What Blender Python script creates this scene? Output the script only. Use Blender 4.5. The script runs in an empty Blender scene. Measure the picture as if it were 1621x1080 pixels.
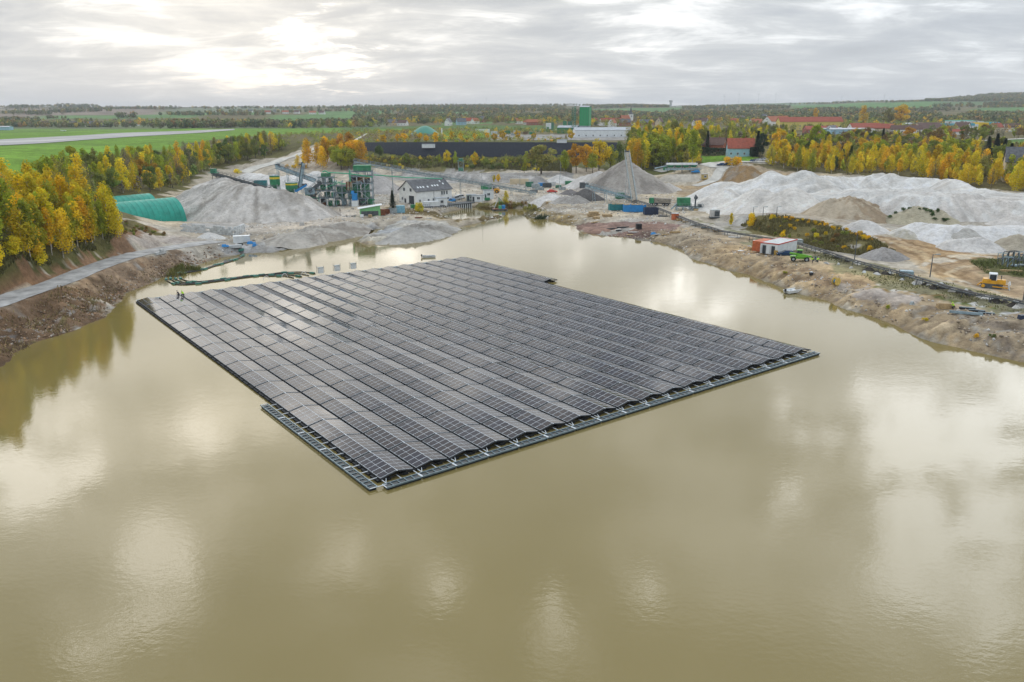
import bpy, math, random
import numpy as np
from mathutils import Vector, Matrix
random.seed(7); RNG = np.random.default_rng(7)
SC = bpy.context.scene; COL = SC.collection
R = math.radians
# ------------------------------------------------------------------ camera
F, CX, CY, H, PITCH, ROLL = 1258.6, 810.5, 540.0, 37.41, 0.27914, 0.00373
cam_d = bpy.data.cameras.new('camera'); cam = bpy.data.objects.new('camera', cam_d); COL.objects.link(cam)
cam_d.sensor_width = 36.0; cam_d.lens = F/1621*36.0; cam_d.clip_start = 0.5; cam_d.clip_end = 40000
cam.matrix_world = Matrix.Translation((0, 0, H)) @ Matrix.Rotation(math.pi/2-PITCH, 4, 'X') @ Matrix.Rotation(-ROLL, 4, 'Z')
SC.camera = cam
# ------------------------------------------------------------------ world: overcast sky with broken clouds
SUN_AZ, SUN_EL = R(-18), R(16.5)          # azimuth from +Y (the view direction), elevation
sd = Vector((math.sin(SUN_AZ)*math.cos(SUN_EL), math.cos(SUN_AZ)*math.cos(SUN_EL), math.sin(SUN_EL)))
world = bpy.data.worlds.new('World'); SC.world = world; world.use_nodes = True
wn = world.node_tree; wn.nodes.clear()
def nd(t, kind, **kw):
    n = t.nodes.new(kind)
    for k, v in kw.items():
        if k == 'inp':
            for a, b in v.items(): n.inputs[a].default_value = b
        else: setattr(n, k, v)
    return n
def vmath(t, op, a=None, b=None, s=None):
    n = nd(t, 'ShaderNodeVectorMath', operation=op)
    for i, v in enumerate((a, b)):
        if v is None: continue
        if isinstance(v, (tuple, list, Vector)): n.inputs[i].default_value = v
        else: t.links.new(v, n.inputs[i])
    if s is not None:
        if isinstance(s, (int, float)): n.inputs['Scale'].default_value = s
        else: t.links.new(s, n.inputs['Scale'])
    return n
def m_(t, op, a, b=0.5, c=None, clamp=False):
    n = nd(t, 'ShaderNodeMath', operation=op, use_clamp=clamp)
    for i, v in enumerate((a, b, c)):
        if v is None: continue
        if isinstance(v, (int, float)): n.inputs[i].default_value = v
        else: t.links.new(v, n.inputs[i])
    return n.outputs[0]
def ramp(t, fac, stops, interp='LINEAR'):
    n = nd(t, 'ShaderNodeValToRGB'); cr = n.color_ramp; cr.interpolation = interp
    while len(cr.elements) < len(stops): cr.elements.new(0.5)
    for e, (p, c) in zip(cr.elements, stops):
        e.position = p; e.color = (c, c, c, 1) if isinstance(c, (int, float)) else (*c, 1)
    t.links.new(fac, n.inputs[0]); return n.outputs[0]
def mixc(t, fac, a, b, mode='MIX'):
    n = nd(t, 'ShaderNodeMix', data_type='RGBA', blend_type=mode)
    for i, v in ((0, fac), (6, a), (7, b)):
        if isinstance(v, (int, float)): n.inputs[i].default_value = v
        elif isinstance(v, (tuple, list)): n.inputs[i].default_value = (*v[:3], 1)
        else: t.links.new(v, n.inputs[i])
    return n.outputs[2]
def noise(t, vec, scale, detail=4, rough=0.55, dist=0.0, out=0):
    n = nd(t, 'ShaderNodeTexNoise'); n.inputs['Scale'].default_value = scale
    n.inputs['Detail'].default_value = detail; n.inputs['Roughness'].default_value = rough
    n.inputs['Distortion'].default_value = dist
    if vec is not None: t.links.new(vec, n.inputs['Vector'])
    return n.outputs[out]
def mapping(t, vec, scale=(1, 1, 1), rot=(0, 0, 0), loc=(0, 0, 0)):
    n = nd(t, 'ShaderNodeMapping'); n.inputs['Scale'].default_value = scale
    n.inputs['Rotation'].default_value = rot; n.inputs['Location'].default_value = loc
    t.links.new(vec, n.inputs['Vector']); return n.outputs[0]
_cp, _sp, _cr, _sr = math.cos(PITCH), math.sin(PITCH), math.cos(ROLL), math.sin(ROLL)
def ray(px, py):
    X = (px-CX)/F; Y = (CY-py)/F
    x = _cr*X+_sr*Y; u = -_sr*X+_cr*Y
    return (x, _cp+u*_sp, -_sp+u*_cp)      # scaled so depth along axis = 1
CLOUD_LOC = (3.1, 1.7, 0.0)
def build_world():
    t = wn
    tc = nd(t, 'ShaderNodeTexCoord').outputs['Generated']
    d = vmath(t, 'NORMALIZE', tc).outputs[0]
    sep = nd(t, 'ShaderNodeSeparateXYZ'); t.links.new(d, sep.inputs[0])
    z = m_(t, 'MAXIMUM', sep.outputs[2], 0.0)
    zz = m_(t, 'ADD', z, 0.15)
    inv = m_(t, 'DIVIDE', 1.0, zz)
    flat = vmath(t, 'MULTIPLY', d, (1, 1, 0)).outputs[0]
    p = vmath(t, 'SCALE', flat, s=inv).outputs[0]          # position on a flat cloud deck
    p1 = mapping(t, p, loc=CLOUD_LOC)
    n1 = noise(t, p1, 1.15, 8, 0.58, 0.5)
    n2 = noise(t, mapping(t, p, scale=(0.7, 1.25, 1), loc=(7.7, 2.2, 0)), 2.4, 9, 0.62, 0.7)
    n3 = noise(t, mapping(t, p, loc=(1.2, 9.4, 0)), 0.30, 3, 0.5, 0.2)
    dens = m_(t, 'ADD', m_(t, 'MULTIPLY', n1, 0.6), m_(t, 'MULTIPLY', n2, 0.4))
    dens = m_(t, 'ADD', m_(t, 'MULTIPLY', dens, 0.78), m_(t, 'MULTIPLY', n3, 0.22))
    # breaks in the deck, where the lake mirrors bright sky
    gap = None; dn = noise(t, mapping(t, p, loc=(4.4, 0.3, 0)), 2.2, 6, 0.62, 0.4, 1); dw = vmath(t, 'ADD', d, vmath(t, 'SCALE', vmath(t, 'SUBTRACT', dn, (.5, .5, .5)).outputs[0], s=0.26).outputs[0]).outputs[0]
    for px, py, sg in ((1262,662,.032),(1330,715,.04),(1420,690,.05),(1560,760,.09),(1500,660,.06),(1600,640,.07),(850,920,.022),(862,985,.028),(885,1035,.03),(1045,940,.028),(240,960,.06),(190,1000,.05),(300,930,.05),(30,650,.06),(60,760,.05),(1480,900,.07),(560,860,.035),(700,880,.03),(1230,800,.03),(330,700,.06),(900,408,.02),(985,428,.02),(640,396,.025),(1060,470,.03),(1140,530,.04),(545,-100,.03),(460,-110,.02),(480,-34,.02)):
        r = Vector(ray(px, abs(py))); r.z = abs(r.z); r.normalize(); q = vmath(t, 'DISTANCE', dw, tuple(r)).outputs['Value']
        e = m_(t, 'POWER', 2.718, m_(t, 'MULTIPLY', m_(t, 'POWER', m_(t, 'DIVIDE', q, sg*1.1), 2.0), -1.0)); gap = e if gap is None else m_(t, 'ADD', gap, e)
    dens0 = dens; dens = m_(t, 'SUBTRACT', dens, m_(t, 'MULTIPLY', gap, m_(t, 'MULTIPLY', ramp(t, noise(t, mapping(t, p, scale=(1, 1.5, 1), rot=(0, 0, .6)), 5.5, 8, 0.62, 0.8), [(0.36, 0.15), (0.60, 1.0)]), 0.20)))
    dens = m_(t, 'MAXIMUM', dens, 0.30)
    # thin places in the deck are bright, thick ones grey
    cl = ramp(t, dens, [(0.305, (4.6, 4.5, 4.35)), (0.37, (2.1, 2.07, 2.0)), (0.435, (1.25, 1.25, 1.24)), (0.485, (0.74, 0.76, 0.775)), (0.545, (0.50, 0.535, 0.585)), (0.64, (0.36, 0.395, 0.45))])
    # sun glow behind the deck
    dt = vmath(t, 'DOT_PRODUCT', d, tuple(sd)); ang = m_(t, 'ARCCOSINE', dt.outputs['Value'], 0)
    g = m_(t, 'POWER', 2.718, m_(t, 'MULTIPLY', m_(t, 'POWER', m_(t, 'DIVIDE', ang, 0.135), 2.0), -1.0))
    g2 = m_(t, 'MULTIPLY', g, ramp(t, dens, [(0.40, 1.0), (0.56, 0.45)]))
    cl = mixc(t, 1.0, cl, ramp(t, m_(t, 'MULTIPLY', ang, 0.5), [(0.08, (1.03, 1.0, 0.95)), (0.42, (0.94, 0.99, 1.045))]), 'MULTIPLY')
    cl = mixc(t, 1.0, cl, vmath(t, 'SCALE', (1.75, 1.75, 1.75), s=ramp(t, z, [(0.25, 0.56), (0.95, 1.0)])).outputs[0], 'MULTIPLY')
    # pale haze low over the horizon
    hz = m_(t, 'POWER', 2.718, m_(t, 'MULTIPLY', z, -6.0))
    cl = mixc(t, m_(t, 'MULTIPLY', hz, 0.86), cl, (0.66, 0.68, 0.695))
    cl = mixc(t, 1.0, cl, mixc(t, 1.0, vmath(t, 'SCALE', (1.0, 0.93, 0.80), s=g2).outputs[0], (1.5, 1.46, 1.36), 'MULTIPLY'), 'ADD')
    sky = nd(t, 'ShaderNodeTexSky', sky_type='NISHITA', sun_disc=False)
    sky.sun_elevation = SUN_EL; sky.sun_rotation = SUN_AZ; sky.air_density = 1.0; sky.dust_density = 2.0
    bg1 = nd(t, 'ShaderNodeBackground'); t.links.new(sky.outputs[0], bg1.inputs[0]); bg1.inputs[1].default_value = 0.06
    bg2 = nd(t, 'ShaderNodeBackground'); t.links.new(cl, bg2.inputs[0]); bg2.inputs[1].default_value = 1.0
    mx = nd(t, 'ShaderNodeMixShader')
    t.links.new(ramp(t, dens, [(0.30, 0.80), (0.45, 0.96)]), mx.inputs[0])
    t.links.new(bg1.outputs[0], mx.inputs[1]); t.links.new(bg2.outputs[0], mx.inputs[2])
    out = nd(t, 'ShaderNodeOutputWorld'); t.links.new(mx.outputs[0], out.inputs[0])
build_world()
sun_d = bpy.data.lights.new('sun', 'SUN'); sun_d.energy = 0.9; sun_d.angle = R(120); sun_d.color = (1.0, 0.94, 0.84)
sun = bpy.data.objects.new('sun', sun_d); COL.objects.link(sun)
sun.rotation_euler = (-sd).to_track_quat('-Z', 'Y').to_euler(); sun.location = (0, 0, 200)
vs = SC.view_settings; vs.view_transform = 'Standard'; vs.look = 'None'; vs.exposure = 0.12; vs.gamma = 1.0; vs.use_curve_mapping = False
SC.render.engine = 'CYCLES'
SC.cycles.max_bounces = 6; SC.cycles.volume_bounces = 0; SC.cycles.transparent_max_bounces = 8

# ------------------------------------------------------------------ numpy noise
def _hash(ix, iy, s):
    n = (ix.astype(np.int64)*374761393 + iy.astype(np.int64)*668265263 + s*974634777) & 0xFFFFFFFF
    n = ((n ^ (n >> 13))*1274126177) & 0xFFFFFFFF
    return ((n ^ (n >> 16)) & 0xFFFF)/65535.0
def vnoise(x, y, s=0):
    ix = np.floor(x); iy = np.floor(y); fx = x-ix; fy = y-iy
    fx = fx*fx*(3-2*fx); fy = fy*fy*(3-2*fy)
    a = _hash(ix, iy, s); b = _hash(ix+1, iy, s); c = _hash(ix, iy+1, s); d = _hash(ix+1, iy+1, s)
    return (a+(b-a)*fx)*(1-fy)+(c+(d-c)*fx)*fy
def fbm(x, y, s=0, o=4, g=0.5):
    t = 0; a = 1; n = 0
    for i in range(o):
        t = t+a*vnoise(x*2**i+17.3*i, y*2**i-9.1*i, s+i); n += a; a *= g
    return t/n-0.5
def sstep(a, b, x):
    t = np.clip((x-a)/(b-a), 0, 1); return t*t*(3-2*t)
# ------------------------------------------------------------------ pixel rays of the surveyed photograph -> points on the ground
def onz(px, py, z):
    r = ray(px, py); t = (z-H)/r[2]; return (r[0]*t, r[1]*t)
def atD(px, D):
    r = ray(px, 179+0*px); return (r[0]/r[1]*D, D)
def project(x, y, z):
    z = z-H; d = y*_cp-z*_sp; u = y*_sp+z*_cp
    a = F*x/d; b = F*u/d
    return (CX+_cr*a-_sr*b, CY-(_sr*a+_cr*b))
# ------------------------------------------------------------------ shoreline
SHORE_PX = [(-260,690),(-120,640),(-40,606),(0,582),(20,562),(60,541),(120,522),(170,500),(190,478),(205,462),(228,452),(255,442),(272,434),(300,430),
 (318,418),(345,410),(385,402),(430,400),(470,392),(500,384),(540,377),(562,369),(590,364),(610,361),(603,366),(580,374),(566,382),(580,388),(620,387),
 (660,380),(700,368),(725,361),(760,352),(797,343),(788,341),(745,349),(722,350),(705,343),(698,338),(749,328),(775,331),(800,330),(823,331),(846,327),(856,330),(838,337),
 (826,341),(836,345),(862,347),(900,355),(915,359),(914,365),(937,371),(955,373),(992,376),(1011,381),(1039,383),(1057,388),(1076,396),(1091,407),
 (1104,413),(1131,422),(1159,429),(1180,434),(1207,444),(1245,459),(1273,467),(1306,477),(1333,488),(1371,499),(1418,515),(1453,534),(1480,541),
 (1521,550),(1562,561),(1621,574),(1720,604),(1900,670)]
SH = [onz(a, b, 0) for a, b in SHORE_PX]+[(125,40),(150,-20),(120,-90),(-20,-120),(-120,-90),(-135,-20),(-105,50)]
SH = np.array(SH)
def poly_in(x, y, P):
    ins = np.zeros(x.shape, bool); j = len(P)-1
    for i in range(len(P)):
        xi, yi = P[i]; xj, yj = P[j]
        if yi != yj:
            c = ((yi > y) != (yj > y)) & (x < (xj-xi)*(y-yi)/(yj-yi)+xi)
            ins ^= c
        j = i
    return ins
def poly_dist(x, y, P, closed=True):
    best = np.full(x.shape, 1e9); n = len(P)
    for i in range(n if closed else n-1):
        a = P[i]; b = P[(i+1) % n]; dx, dy = b[0]-a[0], b[1]-a[1]; L = dx*dx+dy*dy+1e-9
        t = np.clip(((x-a[0])*dx+(y-a[1])*dy)/L, 0, 1)
        best = np.minimum(best, (x-a[0]-t*dx)**2+(y-a[1]-t*dy)**2)
    return np.sqrt(best)
# ------------------------------------------------------------------ ground heights: surveyed spots (pixel, pixel, height) and (pixel column, distance, height)
SPOTS = [(-150,510,4.5),(-60,500,4.4),(0,478,4.2),(100,445,4.2),(200,408,4.0),(250,396,3.6),(330,384,2.6),(400,381,2.2),(480,366,2.2),(560,350,2.4),(640,345,2.2),(600,330,2.5),
 (30,515,2.6),(100,490,2.6),(170,455,2.6),(230,425,2.4),(290,410,2.0),
 (-100,450,9),(0,437,8.6),(70,415,8.6),(140,392,8.6),(180,372,9),(203,353,8.6),(238,368,5.6),(275,372,4.2),(300,365,3),(250,352,3),(290,352,3),(200,340,3.5),
 (-100,360,14),(0,360,13),(60,330,14),(100,300,15),(150,300,12),(180,290,11),(230,290,9),(275,300,5),(300,285,5),(-150,280,17),(0,275,17),(100,258,17),(200,240,17),(300,225,17),(420,212,17.5),
 (350,262,7),(390,272,3.4),(420,250,9),(440,250,8),(490,238,12),(440,225,16),(540,225,16),(0,205,18),(200,200,19),(400,200,19),(-200,205,18),
 (450,300,3),(540,300,3),(600,300,3),(560,320,3),(700,332,2.2),(650,338,2.2),(760,300,3),(760,322,2.4),(850,312,3),(800,290,4),(650,285,3.5),(700,266,6),(560,266,6),(850,272,6.5),
 (600,250,11),(700,251,11),(750,251,11),(900,250,11),(560,232,15),(590,228,17),(750,226,17.5),(905,226,17.5),(640,213,18),(760,213,18),(860,215,17),(930,220,16.5),
 (900,332,2.2),(950,342,2.2),(940,362,1.2),(980,366,1.2),(1000,350,2.0),(1050,355,2.2),(1100,378,2.6),(1000,330,2.8),(960,310,3),(1050,322,3),(1100,312,3),(1040,292,3.5),(1100,290,4),(1080,275,5),(1150,282,6),(1000,278,5),(900,288,4),
 (880,274,7),(980,266,8),(1110,263,11),(1155,258,12.5),(1180,246,14),(1080,238,14),(1010,240,13),
 (1150,336,3.2),(1200,372,3),(1215,341,6.5),(1300,352,6.5),(1370,373,5.5),(1260,375,3.4),(1300,392,3),(1400,415,3),(1250,332,4.5),(1300,336,5),(1400,358,5),
 (1200,420,2.8),(1300,452,3),(1400,480,3),(1500,505,3),(1600,540,3),(1700,560,3),(1250,410,3.2),(1400,432,3.2),(1500,460,3.1),(1621,495,3.2),(1420,395,4),(1500,415,3.5),(1600,450,3.3),(1560,400,4),(1640,385,4.5),
 (1480,365,4.6),(1400,340,5),(1500,345,5.5),(1640,345,6),(1200,310,4.5),(1200,285,6),(1300,280,8),(1450,287,8),(1600,305,8),(1700,330,8),(1250,264,10),(1450,274,10),(1640,302,9),(1300,240,14),(1500,240,14),(1640,262,12),(1400,225,17),(1560,232,16),(1640,222,17),
 (1200,203,20),(1400,205,19),(1550,207,18.5),(1700,208,18),(1000,200,20),(1100,200,20),(850,197,22),(700,198,21),(600,200,20),(450,198,20)]
SPOTS_D = []
for px, a, b, c, e in ((-900,26,42,66,40),(-300,26,42,66,40),(0,27,43,68,45),(150,27,43,70,45),(300,27,42,66,45),(450,27,42,67,45),(600,27,44,70,45),(750,26,46,72,45),(900,25,42,70,50),(1050,24,38,58,60),(1200,24,40,66,45),(1350,25,48,80,45),(1450,26,50,84,45),(1550,27,56,108,50),(1700,27,60,112,50),(2300,26,50,100,45)):
    SPOTS_D += [(px,1600,a),(px,2500,b),(px,4000,c),(px,9000,e)]
SPOTS_W = [(-260,60,6),(-240,-100,8),(0,-260,8),(240,-100,5),(200,40,4),(-500,300,17),(-600,0,17),(400,200,5),(600,0,8),(600,400,15)]
def uv(x, y):
    D = np.hypot(x, np.maximum(y, 5)); D = np.maximum(D, 40)
    a = np.arctan2(x, np.maximum(y, 5)); return a, np.log(D)
_pts = [(*onz(a, b, c), c) for a, b, c in SPOTS]+[(*atD(a, D), c) for a, D, c in SPOTS_D]+SPOTS_W
_pts = np.array(_pts); _U = np.stack(uv(_pts[:, 0], _pts[:, 1]), 1)
def _ker(r): return r
_n = len(_U); _A = np.zeros((_n+3, _n+3)); _dd = np.hypot(_U[:, None, 0]-_U[None, :, 0], _U[:, None, 1]-_U[None, :, 1])
_A[:_n, :_n] = np.sqrt(_dd**2+0.0009); _A[:_n, :_n] -= np.eye(_n)*0.0; _A[:_n, _n] = 1; _A[:_n, _n+1:] = _U; _A[_n, :_n] = 1; _A[_n+1:, :_n] = _U.T
_W = np.linalg.lstsq(_A, np.concatenate([_pts[:, 2], [0, 0, 0]]), rcond=1e-9)[0]
def base_h(x, y):
    a, l = uv(x, y); sh = x.shape; a = a.ravel(); l = l.ravel(); out = np.empty(a.size)
    for i in range(0, a.size, 40000):
        A = a[i:i+40000]; L = l[i:i+40000]
        r = np.sqrt((A[:, None]-_U[None, :, 0])**2+(L[:, None]-_U[None, :, 1])**2+0.0009)
        out[i:i+40000] = r@_W[:_n]+_W[_n]+A*_W[_n+1]+L*_W[_n+2]
    return out.reshape(sh)
def world_poly(P, z=None): return [gp(a, b)[:2] for a, b in P]
def axis(lo, hi, dlo, dhi, step, g):
    a = list(np.arange(dlo, dhi+step, step)); s = step; v = a[-1]
    while v < hi: s *= g; v += s; a.append(v)
    s = step; v = a[0]; pre = []
    while v > lo: s *= g; v -= s; pre.append(v)
    return np.array(pre[::-1]+a)
GX = axis(-6500, 6500, -175, 190, 0.85, 1.035); GY = axis(-400, 9200, 84, 350, 0.85, 1.028)
XX, YY = np.meshgrid(GX, GY)
# cheap evaluation of the smooth base on a coarse lattice is not needed: ~400k vertices
HB = base_h(XX, YY)
near = (YY < 420) & (np.abs(XX) < 320)
DS = np.full(XX.shape, 400.0)
DS[near] = poly_dist(XX[near], YY[near], SH)*np.where(poly_in(XX[near], YY[near], SH), -1, 1)
inb = poly_in(XX, YY, SH) & ~near; DS[inb] = -100
DSn = DS+fbm(XX/6, YY/6, 3, 4)*np.where(DS < 40, 2.2, 0)
leftb = sstep(-60, -90, XX)*sstep(230, 190, YY)
bw = 3.2+3.0*leftb
def shore_arc(x, y, P):      # distance along the shoreline of the nearest shore point
    best = np.full(x.shape, 1e9); arc = np.zeros(x.shape); acc = 0
    for i in range(len(P)-1):
        a = P[i]; b = P[i+1]; dx, dy = b[0]-a[0], b[1]-a[1]; L = dx*dx+dy*dy+1e-9; t = np.clip(((x-a[0])*dx+(y-a[1])*dy)/L, 0, 1)
        r = (x-a[0]-t*dx)**2+(y-a[1]-t*dy)**2; k = r < best; best[k] = r[k]; arc[k] = (acc+t*math.sqrt(L))[k]; acc += math.sqrt(L)
    return arc
ARC = np.zeros(XX.shape); _k = near & (DS > -3) & (DS < 30); ARC[_k] = shore_arc(XX[_k], YY[_k], SH)
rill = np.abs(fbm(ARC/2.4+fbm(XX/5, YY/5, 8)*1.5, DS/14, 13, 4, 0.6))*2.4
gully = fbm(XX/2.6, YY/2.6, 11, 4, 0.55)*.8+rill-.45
land = HB*(1-np.exp(-np.maximum(DSn, 0)/bw))*np.where(DSn > 0, 1, 0)
land = land+np.clip(DSn/2, 0, 1)*np.exp(-np.maximum(DSn, 0)/(bw*3))*gully*(2.4+0.6*leftb)
dist = np.hypot(XX, YY)
rough = np.where(dist < 420, 1, 0.0)
land += rough*np.clip(DSn/3, 0, 1)*(fbm(XX/9, YY/9, 21, 5, 0.55)*1.1+leftb*fbm(XX/4, YY/4, 23, 4)*1.2+fbm(XX/2.0, YY/2.0, 25, 3)*0.45*np.where(DSn<30,1,.6))
land += sstep(500, 1500, dist)*fbm(XX/260, YY/260, 31, 4)*(dist/1500)*7
HH = np.where(DSn > 0, np.maximum(land, 0.05*np.minimum(DSn, 3)), np.maximum(DSn*0.45, -2.2))
FLAT = [([(-200,533,4.5),(-160,520,4.5),(-40,490,4.4),(30,468,4.3),(90,448,4.2),(150,424,4.1),(205,406,4.0),(250,396,3.7),(300,388,3.1),(345,382,2.6)], 3.2, 3.5),
 ([(1130,352,2.6),(1200,372,2.8),(1300,394,2.9),(1400,417,2.9),(1500,440,3.0),(1621,470,3.0),(1760,505,3.0)], 3.0, 4.0)]
for P_, w_, f_ in FLAT:
    W_ = [(*onz(a, b, c), c) for a, b, c in P_]
    x0, x1 = min(p[0] for p in W_)-12, max(p[0] for p in W_)+12; y0, y1 = min(p[1] for p in W_)-12, max(p[1] for p in W_)+12
    i0, i1 = np.searchsorted(GX, (x0, x1)); j0, j1 = np.searchsorted(GY, (y0, y1)); xs = XX[j0:j1, i0:i1]; ys = YY[j0:j1, i0:i1]
    best = np.full(xs.shape, 1e9); zz = np.zeros(xs.shape)
    for a, b in zip(W_[:-1], W_[1:]):
        dx, dy = b[0]-a[0], b[1]-a[1]; t = np.clip(((xs-a[0])*dx+(ys-a[1])*dy)/(dx*dx+dy*dy), 0, 1); r = np.hypot(xs-a[0]-t*dx, ys-a[1]-t*dy)
        k = r < best; best[k] = r[k]; zz[k] = (a[2]+(b[2]-a[2])*t)[k]
    q = 1-sstep(w_, w_+f_, best); HH[j0:j1, i0:i1] = HH[j0:j1, i0:i1]*(1-q)+(zz+fbm(xs/2, ys/2, 77, 3)*0.12)*q
def hz(x, y):
    x = np.asarray(x, float); y = np.asarray(y, float)
    i = np.clip(np.searchsorted(GX, x)-1, 0, len(GX)-2); j = np.clip(np.searchsorted(GY, y)-1, 0, len(GY)-2)
    fx = (x-GX[i])/(GX[i+1]-GX[i]); fy = (y-GY[j])/(GY[j+1]-GY[j])
    return (HH[j, i]*(1-fx)+HH[j, i+1]*fx)*(1-fy)+(HH[j+1, i]*(1-fx)+HH[j+1, i+1]*fx)*fy
_T = 60*np.exp(np.linspace(0, math.log(9000/60), 1400))
def gp(px, py, lo=0.0):
    """first point where the sight line through a pixel meets the ground (or water)"""
    r = ray(px, py); x = r[0]*_T/r[1]; y = _T; z = H+r[2]*_T/r[1]
    h = np.maximum(hz(x, y), lo); k = np.nonzero(z <= h)[0]
    if len(k) == 0: k = [len(_T)-1]
    k = max(k[0], 1); a = z[k-1]-h[k-1]; b = z[k]-h[k]; t = a/(a-b+1e-9); t = min(max(t, 0), 1)
    xx = x[k-1]+(x[k]-x[k-1])*t; yy = y[k-1]+(y[k]-y[k-1])*t
    return (float(xx), float(yy), float(max(hz(xx, yy), lo)))
def up(px, py_base, py_top, px_top=None):
    """point standing over the ground spot of (px, py_base), seen at py_top"""
    x, y, z = gp(px, py_base)
    r = ray(px if px_top is None else px_top, py_top)
    if px_top is not None: x = r[0]/r[1]*y
    return Vector((x, y, H+r[2]/r[1]*y))
def atdepth(px, py, y):
    r = ray(px, py); return Vector((r[0]/r[1]*y, y, H+r[2]/r[1]*y))
# ------------------------------------------------------------------ materials
MATS = {}
def mat(name, col=(0.5, 0.5, 0.5), rough=0.6, metal=0.0, var=0.12, scale=2.0, spec=0.4, bump=0.0, objcol=False, attr=None, emit=None, coords='Object', trans=0):
    if name in MATS: return MATS[name]
    m = bpy.data.materials.new(name); m.use_nodes = True; t = m.node_tree; b = t.nodes['Principled BSDF']; MATS[name] = m
    b.inputs['Roughness'].default_value = rough; b.inputs['Metallic'].default_value = metal; b.inputs['Specular IOR Level'].default_value = spec
    c = (*col, 1)
    geo = nd(t, 'ShaderNodeNewGeometry').outputs['Position']
    base = None
    if objcol: base = nd(t, 'ShaderNodeObjectInfo').outputs['Color']
    if attr: base = nd(t, 'ShaderNodeAttribute', attribute_name=attr).outputs['Color']
    n = noise(t, geo, scale, 5, 0.6)
    f = ramp(t, n, [(0.3, 1-var*1.6), (0.7, 1+var)])
    if base is None:
        rgb = nd(t, 'ShaderNodeRGB'); rgb.outputs[0].default_value = c; base = rgb.outputs[0]
    t.links.new(mixc(t, 1.0, base, f, 'MULTIPLY'), b.inputs['Base Color'])
    if bump:
        bp = nd(t, 'ShaderNodeBump'); bp.inputs['Strength'].default_value = bump; bp.inputs['Distance'].default_value = 0.1
        t.links.new(noise(t, geo, scale*3, 5, 0.6), bp.inputs['Height']); t.links.new(bp.outputs[0], b.inputs['Normal'])
    return m
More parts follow.
